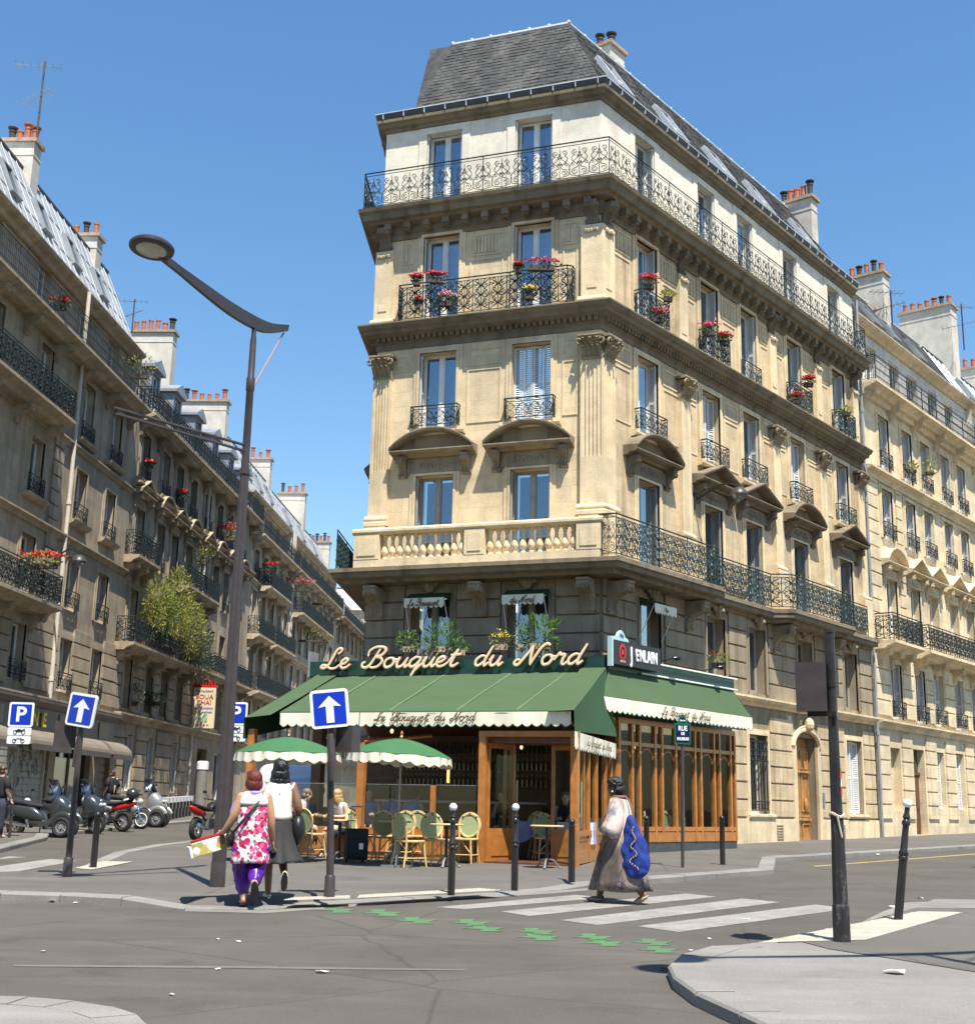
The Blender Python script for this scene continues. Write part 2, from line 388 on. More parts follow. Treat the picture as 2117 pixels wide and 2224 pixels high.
# ---- scrolled ironwork -------------------------------------------------------------------------
def spiral(cx, cz, r, a0, turns, n=16, r1=.25):
    return [(cx+(r*(1-(1-r1)*i/n))*cos(a0+turns*2*pi*i/n), 0, cz+(r*(1-(1-r1)*i/n))*sin(a0+turns*2*pi*i/n)) for i in range(n+1)]
def motif_big(mb, w=.56, h=1.0, r=.0125):
    for s in (-1, 1):
        P = []
        low = spiral(s*.125*w/.56, .19*h, .1*h, pi/2 if s > 0 else pi/2, -s*1.35, 16)
        top = spiral(s*.13*w/.56, .80*h, .085*h, -pi/2, s*1.3, 15)
        mid = crom([low[0], (s*.03, 0, .36*h), (s*.21*w/.56, 0, .55*h), (s*.20*w/.56, 0, .66*h), top[0]], 4)
        mb.tube(list(reversed(low))+mid[1:-1]+top, r, 3, False)
        c2 = spiral(s*.19*w/.56, .42*h, .055*h, pi, -s*1.2, 10); mb.tube(c2+[(s*.27*w/.56, 0, .3*h)][:0], r*.85, 3, False)
        mb.tube(crom([(0, 0, .03*h), (s*.12*w/.56, 0, .06*h), (s*.265*w/.56, 0, .12*h), (s*.275*w/.56, 0, .36*h), (s*.16*w/.56, 0, .52*h), (s*.05, 0, .62*h), (s*.02, 0, .78*h)], 4), r*.9, 3, False)
        mb.tube(spiral(s*.06, .66*h, .045*h, -pi/2, -s*1.1, 9), r*.8, 3, False)
        # leaf
        mb.tube([(0, 0, .5*h), (s*.05, 0, .46*h), (s*.07, 0, .40*h)], [r, r*1.9, r*.3], 4, False)
    mb.tube([(0, 0, .02*h), (0, 0, .93*h)], r*.8, 4, False)
    mb.tube([(0, 0, .40*h), (0, 0, .44*h), (0, 0, .5*h)], [r*.6, r*2.6, r*.6], 5, False)
    return mb
def motif_small(mb, w=.37, h=.62, r=.0125):
    for s in (-1, 1):
        a = spiral(s*.085, .15*h/.62, .07, pi/2, -s*1.3, 12); b = spiral(s*.085, .44*h/.62, .065, -pi/2, s*1.25, 12)
        mb.tube(list(reversed(a))+[(s*.02, 0, .29*h/.62)]+b, r, 3, False)
        mb.tube(crom([(0, 0, .02), (s*.17, 0, .12), (s*.17, 0, .36), (0, 0, h*.93)], 4), r*.85, 3, False)
        mb.tube(spiral(s*.14, .29*h/.62, .04, 0, s*1.1, 8), r*.8, 3, False)
    mb.tube([(0, 0, 0), (0, 0, h*.95)], r*.7, 3, False); return mb
def motif_bars(mb, w=.5, h=1.0, r=.011):
    n = 4
    for i in range(n):
        x = -w/2+w*(i+.5)/n; mb.tube([(x, 0, .02), (x, 0, h*.97)], r, 4, False)
        mb.tube(spiral(x, h*.86, w/n*.36, 0, 1, 8, 1), r*.6, 3, False); mb.tube(spiral(x, h*.12, w/n*.36, 0, 1, 8, 1), r*.6, 3, False)
        mb.tube([(x, 0, h*.42), (x, 0, h*.5), (x, 0, h*.58)], [r, r*2.2, r], 4, False)
    return mb
def motif_dense(mb, w=.5, h=1.0, r=.0155):
    for s in (-1, 1):
        for k in range(3):
            z = h*(.18+.3*k); mb.tube(list(reversed(spiral(s*.12*w/.5, z, .095, pi/2, -s*1.25, 10)))+spiral(s*.12*w/.5, z+.15*h, .08, -pi/2, s*1.2, 9), r, 3, False)
            mb.tube(spiral(s*.06, z+.02, .05, 0, s*1.0, 7, .6), r*.8, 3, False)
            mb.tube([(s*.2, 0, z-.06), (s*.225, 0, z+.02), (s*.19, 0, z+.1)], [r*.5, r*2.2, r*.5], 4, False)
        mb.tube(crom([(0, 0, .02), (s*.22, 0, .2*h), (s*.03, 0, .5*h), (s*.22, 0, .78*h), (0, 0, h*.98)], 5), r*.8, 3, False)
    mb.tube([(0, 0, 0), (0, 0, h)], r, 3, False); mb.tube([(-w/2, 0, 0), (-w/2, 0, h)], r, 3, False)
    return mb
MOT = {'big': (motif_big, .56, 1.0), 'small': (motif_small, .37, .62), 'bars': (motif_bars, .5, 1.0), 'dense': (motif_dense, .5, 1.0)}
def railing(M, parent, path, z0, z1, kind='big', m=None, name='railing', posts=True):
    """path: (u,w) points; one part per run with a child for each scrolled panel"""
    m = m or m_iron; fn, mw, mh = MOT[kind]
    mb = MB(); r = .018
    for i in range(len(path)-1):
        (a, wa), (b, wb) = path[i], path[i+1]
        A = Vector((a, -wa, 0)); B = Vector((b, -wb, 0))
        for z, q in ((z1, .022), (z1-.09, .012), (z0+.06, .014)): mb.tube([A+Vector((0, 0, z)), B+Vector((0, 0, z))], q, 4, True)
        n = max(1, round((B-A).length/1.65))
        for k in range(n+1):
            p = A.lerp(B, k/n); mb.tube([p+Vector((0, 0, z0)), p+Vector((0, 0, z1))], .015, 4, False)
    root = mb.build(name, m, parent, M)
    me = cached(('mot', kind, m.name), lambda: fn(MB()).mesh('scroll_panel', m))
    for i in range(len(path)-1):
        (a, wa), (b, wb) = path[i], path[i+1]
        L = sqrt((b-a)**2+(wb-wa)**2); n = max(1, round(L/mw)); ang = atan2(-(wb-wa), b-a); h = z1-.09-(z0+.06)
        for k in range(n):
            t = (k+.5)/n
            ob('scroll_panel', me, root, M @ T(a+(b-a)*t, -(wa+(wb-wa)*t), z0+.06) @ RZ(ang) @ S3(L/n/mw, 1, h/mh))
    return root
def stones(M, parent, u0, u1, z0, z1, ops, m, course=.5, w=0.0, p=.07, maxl=1.25, gap=.05, marg=.0, name='stone', rnd=None, m0=0, m1=0):
    """rusticated courses between openings, each block an object"""
    rnd = rnd or random.Random(3); n = max(1, round((z1-z0)/course)); hh = (z1-z0)/n
    for k in range(n):
        a, b = z0+k*hh, z0+(k+1)*hh; segs = [(u0, u1)]
        for o in ops:
            if o[2]-marg < b-.02 and o[3]+marg > a+.02:
                ns = []
                for s, e in segs:
                    l, r = o[0]-marg, o[1]+marg
                    if r <= s or l >= e: ns.append((s, e)); continue
                    if l-s > .08: ns.append((s, l))
                    if e-r > .08: ns.append((r, e))
                segs = ns
        for s, e in segs:
            c = max(1, math.ceil((e-s)/maxl)); off = (.25 if k % 2 else 0) if c > 1 else 0
            cuts = [s]+[s+(e-s)*(i+off)/c for i in range(1, c)]+[e]
            for i in range(len(cuts)-1):
                q = p*rnd.uniform(.85, 1.12)
                fblk(name, m, parent, M, cuts[i]+(.004 if i else 0), cuts[i+1]-(.008 if i < len(cuts)-2 else 0), w-.02, w+q, a+gap/2, b-gap/2, .035)
def slate_rows(M, parent, A, B, Cc, Dd, m, tw=.24, th=.2, name='slates'):
    """slates on the quad A B C D (A,B bottom; D,C top), joined in one mesh"""
    A, B, Cc, Dd = map(Vector, (A, B, Cc, Dd)); mb = MB(); rnd = random.Random(5)
    nrm = (B-A).cross(Dd-A).normalized()
    H = ((Dd+Cc)/2-(A+B)/2).length; n = int(H/th)
    for j in range(n):
        t0, t1 = j/n, min(1, (j+1.25)/n)
        L0, R0 = A.lerp(Dd, t0), B.lerp(Cc, t0); L1, R1 = A.lerp(Dd, t1), B.lerp(Cc, t1)
        w = (R0-L0).length; c = max(1, int(w/tw)); off = .5 if j % 2 else 0
        for i in range(-1 if off else 0, c):
            a = max(0, (i+off)/c+.006/w); b = min(1, (i+1+off)/c-.006/w)
            if b-a < .01: continue
            k = rnd.uniform(.012, .03)
            p = [L0.lerp(R0, a)+nrm*k, L0.lerp(R0, b)+nrm*k*rnd.uniform(.8, 1.2), L1.lerp(R1, b)+nrm*.004, L1.lerp(R1, a)+nrm*.004]
            q0 = L0.lerp(R0, a); q1 = L0.lerp(R0, b)
            mb.poly(p); mb.poly([q0, q1, p[1], p[0]])
    o = mb.build(name, m, parent, M); o['kind'] = 'stuff'; return o
def console_mesh(m, h=.85, d=.7, w=.34):
    pts = [(0, 0), (.12, .02), (.18, .1), (.14, .2), (.16, .34), (.3, .52), (.52, .62), (.66, .66), (.7, .74), (.66, .83), (.7, .86), (.7, .92), (0, .92)]
    mb = MB(); pr = [(x*d/.7, z*h/.92) for x, z in pts]
    mb.sweep(pr, -w/2, w/2)
    for s in (-1, 1):
        q = [(x*.93+.0, z) for x, z in pr[1:9]]
        mb.tube(spiral_yz(s*(w/2+.015), -.55*d/.7, .70*h/.92, .12*d/.7, pi/2, 1.4), .022, 4, False)
        mb.tube(spiral_yz(s*(w/2+.015), -.1*d/.7, .14*h/.92, .07, -pi/2, 1.2), .018, 4, False)
    for x in (-.1, 0, .1): mb.tube([(x*w/.34, -(a+.012), b) for a, b in pr[2:9]], .02, 4, False)
    return mb.mesh('console', m)
def spiral_yz(x, y, z, r, a0, turns, n=12): return [(x, y+(r*(1-.75*i/n))*cos(a0+turns*2*pi*i/n), z+(r*(1-.75*i/n))*sin(a0+turns*2*pi*i/n)) for i in range(n+1)]
def capital_mesh(m, w=.52, h=.65):
    """Corinthian pilaster capital: bell, two rows of leaves, corner volutes, abacus"""
    mb = MB(); h2 = w/2
    mb.sweep([(0, 0), (.13, 0), (.15, .05), (.12, .08), (.11, h*.55), (.2, h*.8), (.2, h*.86), (0, h*.86)], -h2, h2)
    mb.poly([(-h2-.1, 0, h*.86), (h2+.1, 0, h*.86), (h2+.1, -.26, h*.86), (0, -.2, h*.86), (-h2-.1, -.26, h*.86)])
    mb.sweep([(0, h*.86), (.24, h*.86), (.28, h*.93), (.28, h), (0, h)], -h2-.07, h2+.07)
    for row, (z0, lh, n, out) in enumerate(((.05, h*.40, 4, .15), (.1, h*.64, 3, .2))):
        for i in range(n):
            x = -h2+w*(i+.5)/n; lw = w/n*.5
            sp = [(.12, z0), (.15+out*.2, z0+lh*.45), (.16+out*.55, z0+lh*.8), (.17+out, z0+lh*.98), (.19+out*1.15, z0+lh*.9)]
            ww = [.8, 1.05, .95, .6, .15]
            for j in range(4):
                a, b = sp[j], sp[j+1]
                mb.poly([(x-lw*ww[j], -a[0]+.03, a[1]), (x, -a[0]-.02, a[1]), (x, -b[0]-.02, b[1]), (x-lw*ww[j+1], -b[0]+.03, b[1])])
                mb.poly([(x, -a[0]-.02, a[1]), (x+lw*ww[j], -a[0]+.03, a[1]), (x+lw*ww[j+1], -b[0]+.03, b[1]), (x, -b[0]-.02, b[1])])
    for s in (-1, 1):
        c = (s*(h2+.02), -.21, h*.7); R = .125
        mb.tube([(c[0]+R*(1-.06*i)*cos(-pi/2*0+s*i*.62+pi/2), c[1]-.02-.006*i, c[2]+R*(1-.06*i)*sin(s*i*.62+pi/2)) for i in range(14)], [.042*(1-.03*i) for i in range(14)], 5, True)
        mb.tube(crom([(s*.06, -.16, h*.35), (s*.12, -.2, h*.6), (s*h2, -.21, h*.83)], 4), .026, 4, False)
        mb.tube(spiral(s*.07, h*.74, .055, pi/2, s*1.3, 10), .02, 4, False)
    mb.xf(I4); return mb.mesh('capital', m, False)
def pilaster(M, parent, u0, u1, zb, zt, p=.15, e0=0, e1=0, flutes=True, capital=None, m=None, base=True, ledge=.45):
    """base, shaft (fluted above the lower third) and capital; e0/e1 mitre the ends round a corner"""
    m = m or m_stone
    root = None
    def sect(z0, z1, fl):
        mb = MB(); pts = [(u0, 0), (u0+e0*p, p)]
        if fl:
            n = 5; a, b = u0+e0*p+.05, u1+e1*p-.05; s = (b-a)/n
            for i in range(n):
                x = a+s*i+.012; pts += [(x, p), (x+s*.18, p-.035), (x+s*.62, p-.035), (x+s*.8, p)]
        pts += [(u1+e1*p, p), (u1, 0)]
        n = len(pts); mb.rings([[(u, -w, z0) for u, w in pts], [(u, -w, z1) for u, w in pts]], True, True); return mb
    zs = zb+(.3 if base else 0)
    if flutes:
        zm = zs+(zt-zs)*.32
        root = sect(zs, zm, False).build('pilaster', m, parent, M); sect(zm, zt, True).build('fluted_shaft', m, root, M)
    else: root = sect(zs, zt, False).build('pilaster', m, parent, M)
    if base:
        mb = MB(); mb.sweep([(0, zb), (p+.1, zb), (p+.1, zb+.1), (p+.05, zb+.14), (p+.08, zb+.18), (p+.08, zb+.22), (p+.015, zb+.3), (0, zb+.3)], u0-.08, u1+.08 if not e1 else u1, e0*.9, e1) if not e0 else mb.sweep([(0, zb), (p+.1, zb), (p+.1, zb+.1), (p+.05, zb+.14), (p+.08, zb+.18), (p+.08, zb+.22), (p+.015, zb+.3), (0, zb+.3)], u0, u1+.08, e0, 0)
        mb.build('base_moulding', m, root, M)
    if capital is not None:
        ob('capital', capital, root, M @ T((u0+u1)/2+(e0+e1)*p/2, 0, zt) @ S3((u1-u0)/.52*1.06, 1.22, 1.02))
    return root
def pediment(M, parent, uc, z, wd, kind, m, p=.45):
    """window hood on brackets: curved (segmental) or pointed"""
    h2 = wd/2; mb = MB(); rise = .52
    mb.sweep([(0, z), (.14, z), (.18, z+.05), (p-.06, z+.08), (p, z+.12), (p, z+.15), (0, z+.16)], uc-h2, uc+h2)
    if kind == 'curve':
        n = 14; R = (h2*h2+rise*rise)/(2*rise); a = math.asin(h2/R); cz = z+.15+rise-R
        arc = [(uc+R*sin(-a+2*a*i/n), cz+R*cos(-a+2*a*i/n)) for i in range(n+1)]
    else: arc = [(uc-h2, z+.15), (uc, z+.15+rise), (uc+h2, z+.15)]
    for i in range(len(arc)-1):
        (x0, z0), (x1, z1) = arc[i], arc[i+1]; th = .13
        A = [(x0, 0, z0), (x0, -p, z0-.0), (x0, -p-.03, z0+.05), (x0, -p-.03, z0+.085), (x0, 0, z0+th)]
        Bq = [(x1, 0, z1), (x1, -p, z1), (x1, -p-.03, z1+.05), (x1, -p-.03, z1+.085), (x1, 0, z1+th)]
        mb.rings([A, Bq], True, True)
    o = mb.build('pediment', m, parent, M)
    tp = MB(); tp.poly([(x, -.08, zz) for x, zz in arc]); tp.build('tympanum', m, o, M)
    for s in (-1, 1):
        c = cached(('cons_s', m.name), lambda: console_mesh(m, .55, .34, .2)); ob('bracket', c, o, M @ T(uc+s*(h2-.28), 0, z-.55))
    fz = MB(); fz.box(uc-h2+.4, uc+h2-.4, -.07, 0, z-.42, z-.08)
    rnd = random.Random(int(uc*100))
    for i in range(9):
        x = uc-.42+.105*i; fz.ell((x, -.085, z-.25+.03*sin(i*2)), .05, .03, .05+.02*rnd.random(), 6, 4)
    fz.build('frieze', m, o, M)
    return o
# ================================================================== corner building
bld = thing('corner_building', 'tall corner building of beige limestone with slate mansard above the green awnings', 'building', T(CX, CY, .28))
CEN_F = [-4.63, -1.92]; CEN_R = [2.32, 5.96, 8.55, 11.92, 15.62]; CEN_L = [2.2, 5.6, 9.2]
FACES = [dict(M=MF, u0=-6.5, u1=0, m0=-.747, m1=.708, cen=CEN_F, n='F'), dict(M=MR, u0=0, u1=17.4, m0=-.708, m1=0, cen=CEN_R, n='R'), dict(M=ML, u0=0, u1=12, m0=0, m1=.747, cen=CEN_L, n='L')]
WW = 1.1
FL = {1: (4.75, 6.72), 2: (7.42, 10.0), 3: (11.32, 13.55), 4: (14.42, 17.08), 5: (17.95, 20.34)}
cap_me = capital_mesh(m_carv); cons_me = console_mesh(m_stone_d)
rnd = random.Random(11)
for fc in FACES:
    M, u0, u1, cen = fc['M'], fc['u0'], fc['u1'], fc['cen']
    ops = [(c-WW/2, c+WW/2, *FL[k]) for c in cen for k in (2, 3, 4)]
    ops1 = [(c-WW/2, c+WW/2, *FL[1]) for c in cen]
    wall_mesh(u0, u1, 7.1, 17.5, ops, 0, .3).build('wall', m_stone_f if fc['n'] == 'F' else m_stone_r, bld, M)
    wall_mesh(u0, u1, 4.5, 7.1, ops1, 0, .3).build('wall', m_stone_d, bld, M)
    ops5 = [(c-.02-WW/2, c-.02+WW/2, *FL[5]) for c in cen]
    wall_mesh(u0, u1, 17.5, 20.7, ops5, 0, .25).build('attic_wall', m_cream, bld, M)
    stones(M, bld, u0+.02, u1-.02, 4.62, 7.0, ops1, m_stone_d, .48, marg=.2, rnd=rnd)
    for k, c in enumerate(cen):
        for fl in (1, 2, 3, 4, 5):
            zb, zt = FL[fl]; w = 0; cc = c-.02 if fl == 5 else c
            cur = {1: None, 2: None, 3: m_curt, 4: m_curtw, 5: m_curt}[fl]
            if fc['n'] != 'F' and fl in (3, 4, 5) and (k+fl) % 2: cur = None
            closed = (fc['n'] == 'F' and fl == 3 and k == 1) or (fc['n'] == 'R' and fl == 3 and k in (1, 3))
            sh = {1: None, 2: m_shut_g, 3: m_shut, 4: m_shut, 5: m_shut}[fl]
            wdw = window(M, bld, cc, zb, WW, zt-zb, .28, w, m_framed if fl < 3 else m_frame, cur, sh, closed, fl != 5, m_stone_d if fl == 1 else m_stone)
            if fl == 5:
                sb = MB(); 
                for a, b, c0, c1 in ((-WW/2-.24, -WW/2-.0, 0, zt-zb+.2), (WW/2, WW/2+.24, 0, zt-zb+.2), (-WW/2, WW/2, zt-zb, zt-zb+.2)): sb.box(a, b, -.03, .01, c0, c1)
                sb.build('surround', m_cream, wdw, M @ T(cc, -w, zb))
            if fl == 3:
                sb = MB(); sb.sweep([(0, 11.12), (.14, 11.14), (.2, 11.2), (.2, 11.3), (0, 11.32)], c-.85, c+.85); sb.build('sill', m_stone, wdw, M)
                railing(M, bld, [(c-.68, .02), (c-.68, .24), (c+.68, .24), (c+.68, .02)], 11.32, 11.93, 'small', m_irong, 'window_guard')
            if fl == 2:
                kd = 'curve' if fc['n'] == 'F' or k in (0, 3) else 'point'
                pediment(M, bld, c, 10.5, 2.42 if fc['n'] == 'F' else 2.5, kd, m_corn if fc['n'] != 'F' else m_carv)
            if fl == 1:
                # carved keystone head over the entresol window
                km = MB(); km.ell((c, -.12, 6.92), .17, .15, .2, 8, 6); km.ell((c, -.26, 6.9), .07, .06, .08, 6, 5)
                for s in (-1, 1): km.ell((c+s*.17, -.1, 6.98), .09, .08, .1, 6, 4); km.tube(spiral(c+s*.2, 6.82, .08, pi/2, s*1.2, 8), .03, 4, False)
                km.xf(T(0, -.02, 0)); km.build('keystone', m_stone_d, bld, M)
    # --- wall panels of the third and second floors (raised frames between the windows)
    ed = [u0+.55]+[x for c in cen for x in (c-.78, c+.78)]+[u1-.55]
    for i in range(0, len(ed), 2):
        a, b = ed[i], ed[i+1]
        if b-a < .5: continue
        for z0, z1 in ((14.5, 16.2), (16.3, 16.95), (13.05, 13.55), (11.4, 12.95)):
            if z0 in (11.4, 14.5) and b-a < .55: continue
            pm = MB(); t = .045
            pm.fb(a+.08, b-.08, 0, .022, z1-t, z1); pm.fb(a+.08, b-.08, 0, .022, z0, z0+t); pm.fb(a+.08, a+.08+t, 0, .022, z0+t, z1-t); pm.fb(b-.08-t, b-.08, 0, .022, z0+t, z1-t)
            if z0 == 16.3:
                n = int((b-a-.4)/.1)
                for j in range(n): pm.fb(a+.22+.1*j, a+.27+.1*j, 0, .04, 16.38, 16.86)
            pm.build('wall_panel', m_stone, bld, M)
    # --- cornices
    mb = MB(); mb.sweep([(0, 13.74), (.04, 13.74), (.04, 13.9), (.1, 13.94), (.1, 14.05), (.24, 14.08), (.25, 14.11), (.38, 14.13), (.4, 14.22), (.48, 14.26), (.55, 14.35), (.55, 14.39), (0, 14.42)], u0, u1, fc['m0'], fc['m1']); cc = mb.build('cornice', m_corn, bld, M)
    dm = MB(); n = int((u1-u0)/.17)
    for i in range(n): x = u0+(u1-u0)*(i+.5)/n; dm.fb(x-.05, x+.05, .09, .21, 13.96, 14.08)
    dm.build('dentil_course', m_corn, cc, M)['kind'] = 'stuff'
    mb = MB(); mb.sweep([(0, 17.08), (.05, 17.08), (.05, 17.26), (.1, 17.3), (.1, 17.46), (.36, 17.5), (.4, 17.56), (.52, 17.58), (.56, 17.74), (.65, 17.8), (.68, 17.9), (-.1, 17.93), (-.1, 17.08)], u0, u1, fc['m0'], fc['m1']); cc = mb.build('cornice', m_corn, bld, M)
    dm = MB(); n = int((u1-u0)/.56)
    for i in range(n):
        x = u0+(u1-u0)*(i+.5)/n; dm.fb(x-.1, x+.1, .08, .36, 17.31, 17.49); dm.fb(x-.075, x+.075, .08, .31, 17.25, 17.33)
    dm.build('modillion_course', m_corn, cc, M)['kind'] = 'stuff'
    mb = MB(); mb.sweep([(0, 20.56), (.05, 20.56), (.07, 20.64), (.16, 20.68), (.2, 20.76), (.27, 20.79), (.28, 20.88), (0, 20.9)], u0, u1, fc['m0'], fc['m1']); mb.build('cornice', m_corn, bld, M)
    mb = MB(); mb.sweep([(.04, 20.9), (.26, 20.9), (.29, 20.96), (.31, 21.06), (.29, 21.06), (.24, 20.94), (.04, 20.94)], u0, u1, fc['m0'], fc['m1']); g = mb.build('gutter', m_gutter, bld, M)
    mb = MB(); mb.sweep([(.285, 21.055), (.33, 21.055), (.33, 21.085), (.285, 21.085)], u0, u1, fc['m0'], fc['m1']); mb.build('gutter_rim', m_lead, g, M)
    mb = MB(); n = int((u1-u0)/.62)
    for i in range(n+1):
        x = u0+(u1-u0)*i/n; mb.fb(x-.012, x+.012, .26, .325, 20.9, 21.07)
    mb.build('gutter_brackets', m_lead, g, M)['kind'] = 'stuff'
# top balcony railing all round
railing(MF, bld, [(-6.5-.747*.52, .52), (.708*.52, .52)], 17.95, 19.07, 'big', m_iron)
railing(MR, bld, [(-.708*.52, .52), (17.2, .52), (17.2, 0)], 17.95, 19.07, 'big', m_iron)
railing(ML, bld, [(0, .52), (12+.747*.52, .52)], 17.95, 19.07, 'big', m_iron)
# fluted corner pilasters, and those between the bays
pilaster(MF, bld, -6.52, -6.0, 8.62, 12.86, .15, 0, 0, True, cap_me)
pilaster(MF, bld, -.52, 0, 8.62, 12.86, .15, 0, .708, True, cap_me)
pilaster(MR, bld, 0, .5, 8.62, 12.86, .15, -.708, 0, True, cap_me)
for c in (4.25, 10.15, 13.75, 17.05): pilaster(MR, bld, c-.26, c+.26, 8.62, 12.86, .15, 0, 0, c > 17, cap_me)
for c in (4.25, 10.15, 13.75, 17.05): fblk('pilaster_plinth', m_stone, bld, MR, c-.34, c+.34, 0, .25, 7.42, 8.62, .02)
for a, b, c in ((MF, -6.56, -5.96), (MF, -.56, 0), (MR, 0, .56)): fblk('pilaster_plinth', m_stone, bld, a, b+.003, c-.003, 0, .24, 7.42, 8.62, .02)
cons_u = cached('cons_u', lambda: console_mesh(m_corn, .62, .32, .34))
for Mx, a, b, e0, e1 in ((MF, -6.62, -6.08, 0, 0), (MF, -.52, 0, 0, .708), (MR, 0, .5, -.708, 0), (MR, 4.0, 4.5, 0, 0), (MR, 9.9, 10.4, 0, 0), (MR, 13.5, 14.0, 0, 0), (MR, 16.75, 17.25, 0, 0)):
    po = pilaster(Mx, bld, a, b, 14.37, 16.75, .13, e0, e1, False, None)
    ob('console', cons_u, po, Mx @ T((a+b)/2+(e0+e1)*.065, -.03, 16.78))
    pm = MB(); um = (a+b)/2+(e0+e1)*.065
    for k in range(5): pm.ell((um-.16+.08*k, -.17, 16.62-.05*abs(sin(k*.8+.7))), .055, .05, .07, 6, 4)
    pm.fb(um-.13, um+.13, .12, .15, 14.9, 15.05); pm.build('carved_drop', m_stone, po, Mx)
# third-floor front balcony, bowed at its ends
railing(MF, bld, [(-5.75, .1), (-5.72, .42), (-.82, .42), (-.7, .32), (-.7, .1)], 14.42, 15.5, 'dense', m_irong)
for c in CEN_R:
    if c == 8.55: railing(MR, bld, [(c-.6, .05), (c-.6, .16), (c+.6, .16), (c+.6, .05)], 14.43, 15.22, 'small', m_irong, 'window_guard')
    else: railing(MR, bld, [(c-.68, .02), (c-.68, .36), (c+.68, .36), (c+.68, .02)], 14.43, 15.4, 'dense', m_irong, 'window_guard')
# first-floor slab and stone balustrade
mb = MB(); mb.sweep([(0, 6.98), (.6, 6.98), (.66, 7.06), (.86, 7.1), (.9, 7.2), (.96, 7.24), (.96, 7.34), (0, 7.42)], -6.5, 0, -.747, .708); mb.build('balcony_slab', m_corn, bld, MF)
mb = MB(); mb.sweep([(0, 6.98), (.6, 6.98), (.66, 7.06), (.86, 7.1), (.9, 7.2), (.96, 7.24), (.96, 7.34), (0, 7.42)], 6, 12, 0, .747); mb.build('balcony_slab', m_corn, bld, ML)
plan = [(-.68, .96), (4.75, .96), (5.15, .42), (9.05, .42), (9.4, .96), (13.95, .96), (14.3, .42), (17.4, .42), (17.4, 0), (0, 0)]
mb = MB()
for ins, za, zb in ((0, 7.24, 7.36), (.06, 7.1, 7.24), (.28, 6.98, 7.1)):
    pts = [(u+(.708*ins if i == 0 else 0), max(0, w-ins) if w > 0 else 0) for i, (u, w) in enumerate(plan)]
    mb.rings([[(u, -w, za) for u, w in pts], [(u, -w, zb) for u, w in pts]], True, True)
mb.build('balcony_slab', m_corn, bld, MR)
mb = MB(); mb.fb(-6.55, .2, .5, .88, 7.36, 7.56); bal = mb.build('balustrade', m_stone, bld, MF)
mb = MB(); mb.sweep([(.5, 8.24), (.86, 8.24), (.92, 8.3), (.92, 8.36), (.86, 8.41), (.52, 8.41), (.46, 8.36), (.46, 8.3)], -6.6, .27); mb.build('coping', m_stone, bal, MF)
for a, b in ((-6.55, -5.82), (-3.42, -2.86), (-.42, .22)):
    p = fblk('pedestal', m_stone, bal, MF, a, b, .53, .89, 7.56, 8.24, .01)
    mb = MB(); mb.fb(a+.1, b-.1, .885, .91, 7.66, 8.14); mb.build('raised_panel', m_stone, p, MF)
bprof = [(.075, 0), (.075, .05), (.05, .07), (.06, .1), (.1, .17), (.105, .22), (.08, .32), (.05, .42), (.042, .5), (.06, .54), (.045, .57), (.075, .6), (.075, .68)]
bal_me = MB().lathe(bprof, 12).mesh('baluster', m_stone, True)
for a, b in ((-5.82, -3.42), (-2.86, -.42)):
    for i in range(11): ob('baluster', bal_me, bal, MF @ T(a+(b-a)*(i+.5)/11, -.71, 7.56))
railing(MF, bld, [(.24, .86), (.708*.86, .86)], 7.38, 8.45, 'big', m_irong)
railing(MR, bld, [(-.708*.86, .86), (4.7, .86), (5.1, .34), (9.0, .34), (9.4, .86), (13.9, .86), (14.25, .34), (16.6, .34)], 7.38, 8.45, 'dense', m_irong)
railing(ML, bld, [(6, .8), (12+.747*.72, .8)], 7.38, 8.45, 'dense', m_irong)
for Mx, cs in ((MF, (-6.15, -3.2, -.3)), (MR, (.35, 4.3, 9.75, 13.6))):
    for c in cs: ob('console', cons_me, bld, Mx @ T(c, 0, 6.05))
# ---- ground floor of the right-hand front
g_ops = [(7.85, 9.05, 1.2, 3.5), (10.98, 12.5, .3, 3.6), (14.95, 16.25, 1.25, 3.7)]
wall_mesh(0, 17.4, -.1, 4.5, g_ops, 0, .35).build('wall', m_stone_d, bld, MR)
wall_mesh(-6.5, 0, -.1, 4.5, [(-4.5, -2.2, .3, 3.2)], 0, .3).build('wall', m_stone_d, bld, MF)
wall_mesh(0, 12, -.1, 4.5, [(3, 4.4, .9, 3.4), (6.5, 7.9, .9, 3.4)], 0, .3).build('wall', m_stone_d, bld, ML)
for a in (3, 6.5): window(ML, bld, a+.7, .9, 1.4, 2.5, .2, 0, m_framed, None, None, False, False)
mb = MB(); mb.sweep([(0, 4.34), (.08, 4.34), (.12, 4.42), (.24, 4.46), (.3, 4.54), (.3, 4.6), (0, 4.64)], 4.1, 17.4); mb.build('string_course', m_stone, bld, MR)
stones(MR, bld, 4.1, 17.38, 1.1, 4.1, g_ops, m_stone_r, .5, marg=.16, p=.06, rnd=rnd)
for a, b in ((4.1, 7.7), (7.7, 10.75), (12.75, 14.8), (14.8, 17.38)): fblk('plinth_stone', m_stone, bld, MR, a+.01, b-.01, -.02, .1, .05, 1.06, .02)
